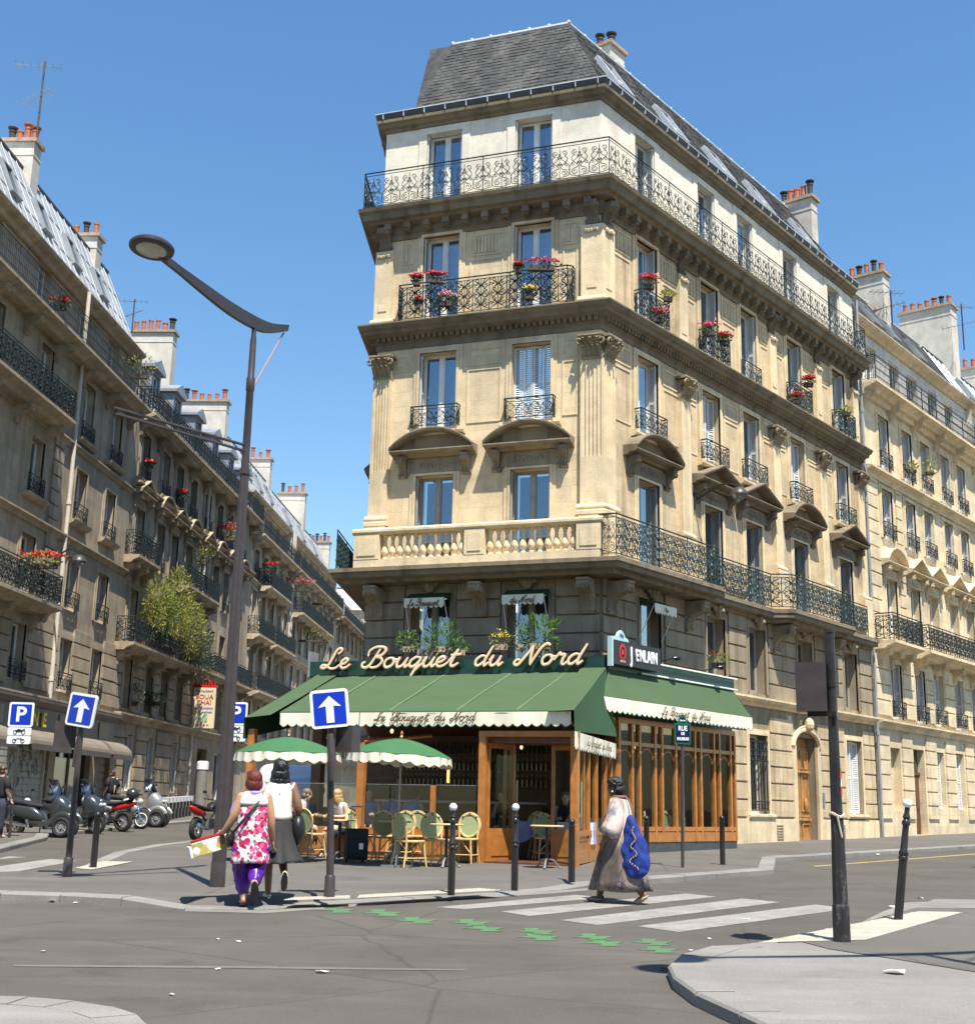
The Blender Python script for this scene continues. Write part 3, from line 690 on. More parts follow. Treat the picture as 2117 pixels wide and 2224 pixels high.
# barred window
wdw = window(MR, bld, 8.45, 1.2, 1.2, 2.3, .3, 0, m_frame, None, None, False, True, m_stone)
mb = MB()
for i in range(6):
    x = 7.95+.2*i; mb.tube([(x, -.05, 1.3), (x, -.05, 3.35)], .02, 6); mb.ell((x, -.05, 2.9), .035, .035, .05, 6, 4)
    mb.tube(spiral(x, 1.42, .07, 0, 1, 8, 1), .012, 4, False)
for z in (1.3, 1.55, 2.75, 3.05, 3.3): mb.tube([(7.86, -.05, z), (9.04, -.05, z)], .02, 4)
mb.xf(I4); mb.build('window_bars', m_iron, wdw, MR)
mb = MB(); mb.sweep([(0, 1.06), (.12, 1.06), (.16, 1.12), (.16, 1.18), (0, 1.2)], 7.6, 9.3); mb.build('sill', m_stone, wdw, MR)
# oak street door with two leaves
dr = MB(); dr.box(10.98, 12.5, .3, .36, .3, 3.6); dr = dr.build('street_door', m_door, bld, MR)
for s in (0, 1):
    a = 11.04+.73*s; b = a+.68
    lf = fblk('door_leaf', m_door, dr, MR, a, b, -.3, -.24, .34, 3.3, .004)
    pm = MB()
    for z0, z1 in ((.42, .95), (1.3, 2.45), (2.62, 3.2)):
        t = .06; pm.fb(a+.06, b-.06, -.24, -.2, z0, z0+t); pm.fb(a+.06, b-.06, -.24, -.2, z1-t, z1); pm.fb(a+.06, a+.06+t, -.24, -.2, z0+t, z1-t); pm.fb(b-.06-t, b-.06, -.24, -.2, z0+t, z1-t)
    pm.fb(a-.01, b+.01, -.24, -.16, 1.02, 1.1); pm.fb(a+.02, b-.02, -.24, -.18, 1.12, 1.2); pm.fb(a, b, -.24, -.15, 2.5, 2.57)
    pm.ell(((a+b)/2, .18, 1.5), .1, .05, .22, 8, 6); pm.build('door_panels', m_door, lf, MR)
    hm = MB(); hm.ell((a+.6 if s == 0 else a+.08, .2, 1.16), .035, .04, .035, 8, 5); hm.build('handle', m_chrome, lf, MR)
mb = MB(); n = 12; arc = [(11.74+.98*cos(pi-pi*i/n), 3.3+.55*sin(pi*i/n)) for i in range(n+1)]
mb.tube([(x, -.06, z) for x, z in arc], .09, 6, True); mb.tube([(x, -.1, z+.09) for x, z in arc], .04, 5, True)
mb.fb(10.72, 10.96, 0, .09, .3, 3.32); mb.fb(12.52, 12.76, 0, .09, .3, 3.32); mb.ell((11.74, -.2, 4.0), .17, .16, .22, 8, 6)
for s in (-1, 1): mb.tube(spiral(11.74+s*.2, 4.08, .1, pi/2, s*1.3, 10), .035, 4, False)
mb.build('door_surround', m_stone, bld, MR)
mb = MB(); mb.box(12.8, 12.95, -.1, -.05, 1.5, 1.9); mb.build('intercom', m_galv, bld, MR)
ob('house_number', font_mesh('108', .2, m_signw, .004), bld, MR @ T(10.55, -.07, 4.13) @ UPR)
sh = window(MR, bld, 15.6, 1.25, 1.3, 2.45, .2, 0, m_frame, None, m_shut, True, True, m_stone)
mb = MB(); mb.sweep([(0, 1.1), (.12, 1.1), (.16, 1.16), (.16, 1.22), (0, 1.24)], 14.75, 16.45); mb.build('sill', m_stone, sh, MR)
for x in (9.6, 14.2):
    mb = MB()
    for k in range(6): mb.fb(x-.22, x+.22, .1, .115, .45+.08*k, .48+.08*k)
    mb.build('cellar_vent', m_corn, bld, MR)
# drainpipe at the party wall
mb = MB(); mb.tube([(17.58, -.12, .4), (17.58, -.12, 20.5)], .055, 8); 
for z in (4.0, 8.6, 12.5, 16.0, 18.9): mb.lathe([(.075, z), (.075, z+.12)], 8, (17.58, -.12, 0))
mb.build('drainpipe', m_zinc, bld, MR, True)
# ---- small awnings over the entresol windows
def mini_awning(M, uc, txt_seg, label):
    a = thing('window_awning', label, 'awning', M @ T(uc, 0, 6.25), 'small awnings over the first storey windows')
    mb = MB(); mb.poly([(uc-.58, -.06, 6.74), (uc+.58, -.06, 6.74), (uc+.56, -.52, 6.54), (uc-.56, -.52, 6.54)]); mb.poly([(uc-.58, -.06, 6.74), (uc-.56, -.52, 6.54), (uc-.56, -.06, 6.5)]); mb.poly([(uc+.58, -.06, 6.74), (uc+.56, -.06, 6.5), (uc+.56, -.52, 6.54)])
    mb.build('canopy', m_awnd, a, M)
    valance(M, a, uc-.56, uc+.56, .53, 6.54, .27, 8)
    fr = MB()
    for s in (-1, 1): fr.tube([(uc+s*.55, -.5, 6.5), (uc+s*.57, -.02, 5.6)], .012, 5)
    fr.build('arm', m_white, a, M)
    return a
def valance(M, parent, u0, u1, w, zt, drop, n, m=None, trim=True):
    """hanging scalloped strip with a gentle wave and a dark green edge"""
    mb = MB(); ed = MB(); N = n*8; w0 = w
    P = []
    for i in range(N+1):
        t = i/N; u = u0+(u1-u0)*t; ph = (t*n) % 1.0; sc = abs(sin(pi*t*n)); zz = zt-drop+.055*(1-sc) if True else 0
        ww = w+.012*sin(t*n*1.7)+.008*sin(t*23)
        P.append((u, ww, zz))
    for i in range(N):
        (a, wa, za), (b, wb, zb) = P[i], P[i+1]
        mb.poly([(a, -w0, zt), (b, -w0, zt), (b, -(w0+wb)/2, zt-drop*.45), (a, -(w0+wa)/2, zt-drop*.45)]); mb.poly([(a, -(w0+wa)/2, zt-drop*.45), (b, -(w0+wb)/2, zt-drop*.45), (b, -wb, zb), (a, -wa, za)])
        ed.poly([(a, -wa-.003, za), (b, -wb-.003, zb), (b, -wb-.003, zb-.018), (a, -wa-.003, za-.018)])
    v = mb.build('valance', m or m_cream_c, parent, M, 'all')
    if trim: ed.build('scalloped_edge', m_awnd, v, M)
    return v
# ---- mansard roof
RZ0, RZ1, RIN = 20.95, 24.7, 2.2
A, B = (-5.62, -.12, RZ0), (.08, -.12, RZ0); Cq, Dq = (-1.56, RIN, RZ1), (-5.35, RIN, RZ1)
def flatq(M, pts, name, m): mb = MB(); mb.poly(pts); return mb.build(name, m, bld, M)
rf = flatq(MF, [A, B, Cq, Dq], 'roof', m_gutter); slate_rows(MF, rf, A, B, Cq, Dq, m_slate)
Ar, Br, Cr, Dr = (-.08, -.12, RZ0), (17.3, -.12, RZ0), (17.3, RIN, RZ1), (1.56, RIN, RZ1)
rr = flatq(MR, [Ar, Br, Cr, Dr], 'roof', m_gutter); slate_rows(MR, rr, Ar, Br, Cr, Dr, m_slate)
Al, Bl, Cl, Dl = (0, .3, RZ0), (11.3, .7, RZ0), (10.0, 1.0, RZ1), (0, 1.0, RZ1)
rl = flatq(ML, [Al, Bl, Cl, Dl], 'roof', m_gutter); slate_rows(ML, rl, Al, Bl, Cl, Dl, m_slate, .3, .26)
def wp(M, p): return M @ Vector(p)
tp = MB(); ring = [wp(MF, Dq), wp(MF, Cq), wp(MR, Cr), wp(ML, Dl)]
tp.poly([tuple(p) for p in ring]); tp.poly([tuple(wp(MF, Dq)), tuple(wp(ML, Cl)), tuple(wp(ML, Dl))]); tp.build('roof_deck', m_zinc, bld)
tp = MB(); tp.poly([tuple(wp(MF, p)) for p in (A, Dq)]+[tuple(wp(ML, p)) for p in (Cl, Bl)]); tp.build('roof_hip', m_slate, bld)
def roll(a, b, r, name='ridge_flashing', n=5):
    mb = MB(); a, b = Vector(a), Vector(b); mb.tube([a, b], r, 7)
    for i in range(n+1): p = a.lerp(b, i/n); mb.ell(tuple(p+Vector((0, 0, r*.7))), r*1.0, r*1.0, r*.9, 7, 5)
    mb.build(name, m_lead, bld, None, True)
roll(wp(MF, Dq), wp(MF, Cq), .075, n=6); roll(wp(MF, Cq), wp(MR, Cr), .06, n=18)
mb = MB(); mb.fb(-6.5, 0, -.9, .1, 20.86, 20.93); mb.build('roof_ledge', m_zinc, bld, MF)
# roof windows standing out of the slates on the right-hand slope
sl = atan2(RZ1-RZ0, RIN+.12)
for u, z, hgt in ((1.75, 21.7, 1.5), (4.9, 21.6, 1.5), (8.0, 21.55, 1.5), (10.9, 21.55, 1.5), (14.4, 21.55, 1.4)):
    y = -.12+(z-RZ0)/tan(sl); Mw = MR @ T(u, y, z) @ Matrix.Rotation(sl-pi/2, 4, 'X')
    fr = MB(); 
    for a, b, c, e in ((-.42, -.34, 0, hgt), (.34, .42, 0, hgt), (-.34, .34, 0, .07), (-.34, .34, hgt-.07, hgt)): fr.box(a, b, -.16, .02, c, e)
    fr.box(-.03, .03, -.12, 0, .07, hgt-.07)
    rw = fr.build('roof_window', m_lead, bld, Mw); blk('pane', m_glass, rw, Mw, -.34, .34, -.07, -.06, .07, hgt-.07); blk('sash', m_white, rw, Mw, -.34, .34, -.1, -.08, hgt*.45, hgt*.45+.06)
def chimney(M, parent, u, y, z0, z1, lw, dp, pots, m=None, pot_m=None, name='chimney', sw=.25):
    m = m or m_chim; mb = MB(); mb.box(u-lw/2, u+lw/2, y-dp/2, y+dp/2, z0, z1); mb.box(u-lw/2-.02, u+lw/2+.02, y-dp/2-.02, y+dp/2+.02, z1-.5, z1-.42)
    c = mb.build(name, m, parent, M)
    cp = MB(); cp.box(u-lw/2-.1, u+lw/2+.1, y-dp/2-.1, y+dp/2+.1, z1, z1+.13); cp.build('chimney_cap', m_brick, c, M)
    rn = random.Random(int(u*77+z1*13))
    long = lw >= dp
    for i in range(pots):
        t = (i+.5)/pots-.5; px = u+(t*lw if long else 0); py = y+(0 if long else t*dp); h = rn.uniform(.42, .62); r = rn.uniform(.1, .125)
        q = rn.random(); mm = m_terra if q < .75 else m_pot_d
        pm = MB(); pm.lathe([(r, 0), (r*.95, h*.85), (r*1.12, h*.88), (r*1.12, h), (r*.8, h), (r*.8, h*.6)], 10, (px, py, z1+.13))
        if q > .6: pm.lathe([(r*1.5, h+.08), (r*1.6, h+.12), (.02, h+.2)], 10, (px, py, z1+.13)); pm.cyl((px, py, z1+.13+h*.6), (px, py, z1+.13+h+.1), .02, k=5)
        pm.build('chimney_pot', mm, c, M, True)
    return c
chimney(MR, bld, 6.8, 5.0, 22, 27.2, .9, 2.4, 5); chimney(MR, bld, 17.05, 1.9, 21, 24.9, .55, 1.4, 5)
# ================================================================== the setting: road, pavements, kerbs, markings
def asphalt(name, c0, c1, crack=True):
    m, t, b = _nodes(name); p = _pos(t)
    c = _ramp(t, _noise(t, .45, 6, p, .6), [(.3, c0), (.7, c1)])
    st = _noise(t, 1, 6, _pos(t, (.35, 1.6, 1)), .65)
    c = _mix(t, c, sc3(c1, 1.35), _ramp(t, st, [(.52, 0.0), (.75, .5)]))
    pt = _noise(t, 1.2, 5, p, .6); c = _mix(t, c, sc3(c0, .62), _ramp(t, pt, [(.56, 0.0), (.74, .55)]))
    f = _noise(t, 90, 3, p); f2 = _noise(t, 260, 2, p)
    c = _mix(t, c, _ramp(t, f, [(.25, .62), (.75, 1.28)]), .8, 'MULTIPLY'); c = _mix(t, c, _ramp(t, f2, [(.3, .8), (.72, 1.2)]), .7, 'MULTIPLY')
    if crack:
        v = t.nodes.new('ShaderNodeTexVoronoi'); v.feature = 'DISTANCE_TO_EDGE'; v.inputs['Scale'].default_value = .33
        wv = _mix(t, p, _noise(t, 1.6, 4, p), .12); t.links.new(wv, v.inputs['Vector'])
        c = _mix(t, c, sc3(c0, .55), _ramp(t, v.outputs['Distance'], [(.0, .55), (.006, .0)]))
    t.links.new(c, b.inputs['Base Color']); b.inputs['Roughness'].default_value = .85; b.inputs['Specular IOR Level'].default_value = .3
    _bump(t, f, .5, b, .012); return m
m_road = asphalt('road_asphalt', (.082, .074, .062), (.112, .102, .087))
m_pave = asphalt('pavement_asphalt', (.105, .096, .085), (.14, .129, .115))
m_gran = asphalt('granite', (.19, .18, .165), (.27, .257, .235), False)
m_granl = asphalt('granite_slabs', (.185, .175, .16), (.26, .247, .228), False)
def worn(name, col, under, amt=.5):
    m, t, b = _nodes(name); p = _pos(t)
    n = _noise(t, 9, 6, p, .75); c = _mix(t, col, under, _ramp(t, n, [(.5, 0.0), (.72, amt)]))
    n2 = _noise(t, 1.5, 4, p); c = _mix(t, c, under, _ramp(t, n2, [(.4, 0.0), (.8, amt*.7)]))
    f = _noise(t, 120, 3, p); c = _mix(t, c, _ramp(t, f, [(.25, .75), (.75, 1.15)]), .8, 'MULTIPLY')
    t.links.new(c, b.inputs['Base Color']); b.inputs['Roughness'].default_value = .75; _bump(t, f, .3, b, .008); return m
m_mark = worn('road_paint', (.30, .288, .262), (.10, .092, .08), .75)
m_green = worn('green_marking', (.075, .2, .075), (.09, .095, .075), .8)
m_tact = worn('tactile_cream', (.44, .41, .335), (.2, .188, .165), .55)
m_yline = worn('yellow_line', (.36, .27, .08), (.12, .11, .095), .75)
gr = MB(); xs = [-260, -60, -30, -15, 0, 15, 30, 60, 260]; ys = [-40, 0, 10, 20, 35, 60, 120, 260]
for i in range(len(xs)-1):
    for j in range(len(ys)-1): gr.poly([(x, y, zg(y)+RD) for x, y in ((xs[i], ys[j]), (xs[i+1], ys[j]), (xs[i+1], ys[j+1]), (xs[i], ys[j+1]))])
tag(gr.build('road', m_road), kind='structure')
def pavement(name, pts, m=None, kw=.3, stones_on=None, km=None, ring=1.0):
    """pts: (x,y,h) kerb line, counter-clockwise, h = height of the kerb above the pavement level (0 full, -.085 dropped).
    stones_on: which edges carry kerb stones"""
    m = m or m_pave; n = len(pts)
    def inset(d):
        out = []
        for i in range(n):
            a, b, c = Vector(pts[i-1][:2]), Vector(pts[i][:2]), Vector(pts[(i+1) % n][:2])
            e1 = (b-a).normalized(); e2 = (c-b).normalized(); n1 = Vector((-e1.y, e1.x)); n2 = Vector((-e2.y, e2.x)); q = (n1+n2)
            if q.length < .3: q = n1
            else: q = q.normalized()/max(.5, q.normalized().dot(n1))
            out.append(b+q*d)
        return out
    on = stones_on or (lambda i: True)
    r0 = inset(kw); r1 = inset(kw+ring)
    mb = MB(); 
    V = lambda p, h: (p[0], p[1], zg(p[1])+h)
    for i in range(n):
        j = (i+1) % n
        mb.poly([V(r0[i], pts[i][2]-.004), V(r0[j], pts[j][2]-.004), V(r1[j], 0), V(r1[i], 0)])
    bm = bmesh.new(); vs = [bm.verts.new(V(p, 0)) for p in r1]; f = bm.faces.new(vs); bmesh.ops.triangulate(bm, faces=[f])
    for f in bm.faces: mb.poly([v.co[:] for v in f.verts])
    bm.free()
    root = tag(mb.build(name, m), kind='structure')
    for i in range(n):
        j = (i+1) % n
        if not on(i): continue
        a, b = Vector(pts[i][:2]), Vector(pts[j][:2]); c, d = r0[i], r0[j]; L = (b-a).length; k = max(1, round(L/1.05))
        for q in range(k):
            t0, t1 = q/k+.006/L, (q+1)/k-.006/L
            h0 = pts[i][2]+(pts[j][2]-pts[i][2])*t0; h1 = pts[i][2]+(pts[j][2]-pts[i][2])*t1
            A, B, Cc, Dd = a.lerp(b, t0), a.lerp(b, t1), c.lerp(d, t1), c.lerp(d, t0); jit = random.uniform(-.004, .004)
            ks = MB(); bt = [V(p, -.25) for p in (A, B, Cc, Dd)]; ch = (c-a).normalized()*.02
            tp = [V(A+ch, h0+jit), V(B+ch, h1+jit), V(Cc, h1+jit), V(Dd, h0+jit)]; md = [V(A, h0-.02+jit), V(B, h1-.02+jit), V(Cc, h1-.02), V(Dd, h0-.02)]
            ks.rings([bt, md, tp], True, True); ks.build('kerb_stone', km or m_gran, root)
    return root
def g2(x, y, h=0.0): p = gp(x, y, RD); return (p.x, p.y, h)
DR = -.085
# corner pavement in front of the cafe (kerb line read along the photograph, then up both streets)
far_r = gp(2117, 1843, RD); e_r = gp(1660, 1873, RD); dirr = Vector((UR[0], UR[1]))
kerb = [g2(-140, 1950), g2(0, 1956), g2(130, 1960), g2(263, 1967), g2(402, 1974, DR), g2(575, 1976, DR), g2(700, 1965, DR), g2(900, 1953, DR), g2(1000, 1949, DR), g2(1100, 1943, DR), g2(1200, 1934, DR), g2(1290, 1927, -.03), g2(1413, 1920), g2(1680, 1898),
        (e_r.x+.35, e_r.y+.45, 0), (far_r.x, far_r.y, 0), (far_r.x+dirr.x*60, far_r.y+dirr.y*60, 0)]
back = [(-3+60*.05, 100, 0), (-5.2+15*.05, 45, 0), (-6.3, 33.0, 0), g2(431, 1832), g2(330, 1845), g2(246, 1858, -.03), g2(164, 1889, DR), g2(57, 1901, DR), g2(-140, 1908)]
pavement('pavement', kerb+back, ring=.14)
# pavement of the street on the left, under its house fronts
kl = lambda y, x: (x+(y-30)*.0489, y, 0)
pavement('pavement', [kl(26.5, -9.6), g2(102, 1826), kl(34.5, -11.6), kl(60, -11.7), kl(150, -11.7), kl(150, -15.6), kl(20, -15.6), kl(20, -14)][:7]+[kl(22, -13.5)], ring=.3)
# near pavements on the camera's side
pavement('pavement', [g2(2300, 1966), g2(1965, 1962, DR), g2(1907, 1985, DR), g2(1848, 2014, DR), g2(1679, 2044, DR), g2(1600, 2060, -.06), g2(1544, 2078), g2(1474, 2099), g2(1450, 2122), g2(1462, 2150), g2(1509, 2186), g2(1605, 2232), g2(1800, 2330), (4.2, 4.0, 0), (14, 3.0, 0), (16, 14, 0)][:16], m_granl, ring=.14)
c = gp(-170, 2280, RD)
pavement('pavement', [(c.x+1.25*cos(a), c.y+1.25*sin(a), 0) for a in [2*pi*i/22 for i in range(22)]], m_granl, ring=.3)
# asphalt apron laid inside the near right granite
ap_ = MB(); ap_.poly([(p.x, p.y, p.z+.006) for p in (gp(1700, 2036), gp(1848, 2010), gp(1990, 1972), gp(2300, 1975), gp(2300, 2140), gp(2117, 2112), gp(1950, 2085), gp(1800, 2062))]); tag(ap_.build('pavement_apron', m_pave), kind='structure')
# ---- zebra stripes and other markings
def sheet(name, pts, m, dz=RD+.004): mb = MB(); mb.poly([(p.x, p.y, zg(p.y)+dz) for p in pts]); return tag(mb.build(name, m), kind='structure')
def rd(x, y): return gp(x, y, RD)
for q in ([(1383, 2012), (1474, 2025), (1844, 1974), (1770, 1965)], [(1216, 1999), (1298, 2010), (1694, 1960), (1612, 1952)], [(1086, 1980), (1150, 1990), (1556, 1948), (1490, 1941)], [(945, 1971), (1010, 1975), (1320, 1950), (1250, 1944)]):
    sheet('crosswalk_stripe', [rd(*p) for p in q], m_mark)
for q in ([(-80, 1884), (-80, 1872), (60, 1862), (20, 1860)], [(-60, 1905), (0, 1900), (168, 1870), (110, 1866), (-60, 1890)]): sheet('crosswalk_stripe', [rd(*p) for p in q], m_mark)
D = 1.12847
gi = [(645, 1751), (735, 1757), (800, 1772), (905, 1776), (930, 1787), (1030, 1793), (1035, 1804), (1140, 1804), (1160, 1815), (1255, 1814), (1265, 1828)]
for i, (x, y) in enumerate(gi):
    a = 42*D; h = 6.4*D; x *= D; y *= D
    sheet('green_marking', [rd(x-a, y), rd(x-a*.45, y-h*.25), rd(x-a*.55, y-h), rd(x+a*.2, y-h), rd(x+a*.1, y-h*.3), rd(x+a, y-h*.2), rd(x+a*.6, y+h*.4), rd(x+a*.85, y+h), rd(x-a*.2, y+h), rd(x-a*.05, y+h*.35)], m_green)
sheet('yellow_line', [rd(1765, 1881), rd(1768, 1883), rd(2117, 1856), rd(2117, 1854)], m_yline)
# crossing studs: cream tactile strips at the dropped kerbs
def tactile(quad, nx, ny):
    a, b, c, d = quad; mb = MB(); lift = .006
    mb.poly([(p.x, p.y, p.z+lift) for p in quad])
    r = tag(mb.build('tactile_paving', m_tact), kind='structure'); st = MB()
    for i in range(nx):
        for j in range(ny):
            u, v = (i+.5)/nx, (j+.5)/ny; p = a.lerp(b, u).lerp(d.lerp(c, u), v)
            st.lathe([(.018, 0), (.013, .008)], 6, (p.x, p.y, p.z+lift))
    s = st.build('studs', m_tact, r); s['kind'] = 'stuff'
def gpl(x, y, dz=0): return gp(x, y, .004)
tactile([gpl(1645, 2048), gpl(1880, 2042), gpl(2090, 1982), gpl(1995, 1980)], 34, 7)
tactile([gpl(163, 1886, -.07), gpl(200, 1889, -.07), gpl(290, 1872, -.02), gpl(225, 1871, -.02)], 16, 6)
tactile([gpl(615, 1956, -.08), gpl(760, 1952, -.08), gpl(760, 1946, -.06), gpl(640, 1950, -.06)], 22, 4)
tactile([gpl(775, 1951, -.08), gpl(1090, 1934, -.08), gpl(1040, 1932, -.05), gpl(900, 1938, -.05), gpl(780, 1945, -.06)][:2]+[gpl(1040, 1930, -.04), gpl(780, 1945, -.06)], 44, 5)
# granite gutter line and worn band along the road
sheet('gutter_band', [rd(402, 1975), rd(575, 1977.5), rd(900, 1954.5), rd(1200, 1935.5), rd(1290, 1928.5), rd(1290, 1933), rd(1200, 1941), rd(900, 1960), rd(575, 1984), rd(402, 1980)], m_granl)

sheet('worn_line', [rd(30, 2096), rd(30, 2100), rd(520, 2104), rd(1010, 2109), rd(1010, 2106), rd(520, 2099)], worn('faded_paint', (.15, .142, .125), (.098, .09, .077), .9))
# ================================================================== neighbouring houses
def seams(M, parent, u0, u1, y0, z0, y1, z1, m, step=.62):
    mb = MB(); n = int((u1-u0)/step)
    for i in range(n+1):
        u = u0+(u1-u0)*i/n; mb.tube([(u, y0-.02, z0), (u, y1-.02, z1)], .022, 4, False)
    for t in (.36, .7): mb.tube([(u0, y0+(y1-y0)*t-.015, z0+(z1-z0)*t), (u1, y0+(y1-y0)*t-.015, z0+(z1-z0)*t)], .016, 4, False)
    o = mb.build('standing_seams', m, parent, M); o['kind'] = 'stuff'
def dormer(M, parent, u, z, m=None):
    mb = MB(); w = .62; mb.box(u-w, u-w+.16, -.05, 1.4, z, z+1.75); mb.box(u+w-.16, u+w, -.05, 1.4, z, z+1.75); mb.box(u-w+.16, u+w-.16, -.05, 1.4, z+1.62, z+1.75)
    d = mb.build('dormer', m or m_zinc, parent, M)
    rf = MB(); rf.ext([(u-w-.16, z+1.75), (u+w+.16, z+1.75), (u+w+.16, z+1.87), (u, z+2.28), (u-w-.16, z+1.87)], -.22, 1.5); rf.build('dormer_gable', m_zinc, d, M)
    mb = MB()
    for a, b, c, e in ((-.46, -.38, 0, 1.6), (.38, .46, 0, 1.6), (-.04, .04, 0, 1.6), (-.38, .38, 0, .1), (-.38, .38, 1.52, 1.6)): mb.box(u+a, u+b, .06, .12, z+c, z+e)
    mb.build('dormer_frame', m_white, d, M); blk('pane', m_glass, d, M, u-.4, u+.4, .09, .1, z+.05, z+1.55); blk('room', m_dark, d, M, u-.42, u+.42, .5, .52, z, z+1.6)
def house(M, label, u0, u1, m, cols, rows, bands=(), balc=(), rust=(), ground=None, roof=None, zg0=0, top=None, pipes=(), depth=9, wd=1.1, fm=None, course=.5, mstone=None, topm=None):
    """one street house; rows: (zb, zt, options)"""
    h = thing('apartment_building', label, 'building', M @ T((u0+u1)/2, 0, zg0))
    ops = [(c-wd/2, c+wd/2, r[0], r[1]) for r in rows for c in r[2].get('cols', cols) if r[2].get('set', 0) == 0]
    zt = top
    gops = [(g[0], g[1], g[2], g[3]) for g in (ground or [])]
    wall_mesh(u0, u1, zg0-.6, zt, ops+gops, 0, .3).build('wall', m, h, M)
    rn = random.Random(int(u0*10))
    for r in rows:
        zb, z1, o = r; w = -o.get('set', 0)
        if o.get('set'):
            so = [(c-wd/2, c+wd/2, zb, z1) for c in o.get('cols', cols)]
            wall_mesh(u0, u1, zt, o['wt'], so, w, .22).build('attic_wall', topm or m, h, M)
        for k, c in enumerate(o.get('cols', cols)):
            cu = rn.choice([None, None, m_curtw, m_curt]); sh = o.get('shut'); closed = bool(sh) and rn.random() < o.get('pc', .12)
            win = window(M, h, c, zb, wd, z1-zb, .24, w, fm or m_frame, cu, sh, closed, o.get('arch', True), m)
            if o.get('sill'):
                sb = MB(); sb.sweep([(0, zb-.2), (.12, zb-.18), (.24, zb-.1), (.26, zb-.02), (0, zb)], c-.85, c+.85); sb.build('sill', mstone or m, win, M)
            if o.get('guard'):
                g = o['guard']; railing(M, h, [(c-.58, .03), (c-.58, .14), (c+.58, .14), (c+.58, .03)], zb+.02, zb+(.62 if g == 'small' else .9), g, m_iron, 'window_guard')
            pd = o.get('ped')
            if pd: pediment(M, h, c, z1+.42, 2.0, pd if isinstance(pd, str) else pd[k % len(pd)], mstone or m, .38)
    for z, p, hh in bands:
        sb = MB(); sb.sweep([(0, z-hh), (p*.3, z-hh), (p*.4, z-hh*.5), (p*.85, z-hh*.3), (p, z-.06), (p, z), (0, z+.03)], u0, u1); sb.build('string_course', mstone or m, h, M)
    for b in balc:
        a, e, z, p = b[:4]; kind = b[4] if len(b) > 4 else 'dense'
        sb = MB(); sb.sweep([(0, z-.3), (p*.55, z-.3), (p*.7, z-.2), (p*.95, z-.14), (p+.06, z-.1), (p+.06, z), (0, z)], a-.05, e+.05); sl = sb.build('balcony_slab', mstone or m, h, M)
        railing(M, h, [(a, .02), (a, p), (e, p), (e, .02)], z, z+(b[5] if len(b) > 5 else .98), kind, m_iron)
        n = max(2, round((e-a)/2.6)); cm = cached(('cons_n', (mstone or m).name), lambda: console_mesh(mstone or m, .6, .55, .26))
        for i in range(n+1): ob('console', cm, h, M @ T(a+.3+(e-a-.6)*i/n, 0, z-.9))
    for z0, z1, *aa in rust:
        ua, ub = (aa if aa else (u0+.02, u1-.02)); stones(M, h, ua, ub, z0, z1, ops+gops, mstone or m, course, marg=.12, p=.07, maxl=2.2, gap=.055, rnd=rn)
    for g in (ground or []):
        a, b, c, e, kd = g
        if kd == 'win': window(M, h, (a+b)/2, c, b-a, e-c, .22, 0, fm or m_frame, None, m_shut, rn.random() < .0, False, m)
        elif kd == 'shut': window(M, h, (a+b)/2, c, b-a, e-c, .3, 0, fm or m_frame, None, m_shut, True, False, m)
        elif kd == 'blind': fblk('blind_panel', m_right, h, M, a, b, -.34, -.3, c, e)
        elif kd == 'door':
            dm = MB(); dm.box(a, b, .28, .34, c, e); dd = dm.build('street_door', m_woodd, h, M); pm = MB()
            for z0, z1 in ((c+.15, c+.8), (c+.95, e-1.0)):
                for s in (0, 1): x0 = a+.08+(b-a)/2*s; pm.box(x0, x0+(b-a)/2-.16, .24, .28, z0, z1)
            pm.box(a, b, .2, .28, e-.95, e-.85); pm.build('door_panels', m_woodd, dd, M); blk('pane', m_glass, dd, M, a+.1, b-.1, .26, .27, e-.8, e-.1)
        elif kd == 'shop':
            pass
    for u in pipes:
        pm = MB(); pm.tube([(u, -.13, zg0), (u, -.13, (roof or {}).get('z0', zt)-.1)], .07, 8)
        for z in range(int(zg0)+2, int(zt), 3): pm.lathe([(.09, z), (.09, z+.12)], 8, (u, -.13, 0))
        pm.build('drainpipe', m_chim, h, M, True)
    if roof:
        z0, z1, ins, kind, yb = roof['z0'], roof['z1'], roof['ins'], roof['kind'], roof.get('yb', 0)
        sb = MB(); sb.sweep([(-yb-.02, z0-.34), (.1-yb, z0-.34), (.14-yb, z0-.2), (.34-yb, z0-.14), (.4-yb, z0-.04), (.4-yb, z0), (-yb-.02, z0)], u0-.1, u1+.1); sb.build('cornice', mstone or m, h, M)
        mm = m_zinc_l if kind == 'zinc' else m_slate
        rb = MB(); rb.poly([(u0, yb-.05, z0), (u1, yb-.05, z0), (u1, yb+ins, z1), (u0, yb+ins, z1)]); rb.poly([(u0, yb+ins, z1), (u1, yb+ins, z1), (u1, depth, z1+.8), (u0, depth, z1+.8)])
        for u in (u0, u1): rb.poly([(u, yb-.05, z0), (u, yb+ins, z1), (u, depth, z1+.8), (u, depth, z0)])
        rr_ = rb.build('roof', mm, h, M)
        if kind == 'zinc': seams(M, rr_, u0, u1, yb-.05, z0, yb+ins, z1, mm)
        else: slate_rows(M, rr_, (u0, yb-.06, z0), (u1, yb-.06, z0), (u1, yb+ins-.01, z1), (u0, yb+ins-.01, z1), m_slate, .5, .42)
        rl = MB(); rl.tube([(u0, yb+ins, z1+.04), (u1, yb+ins, z1+.04)], .07, 6); rl.build('ridge_flashing', m_gutter if kind == 'zinc' else m_lead, h, M)
        for u in roof.get('dorm', ()): dormer(M, h, u, z0+.05)
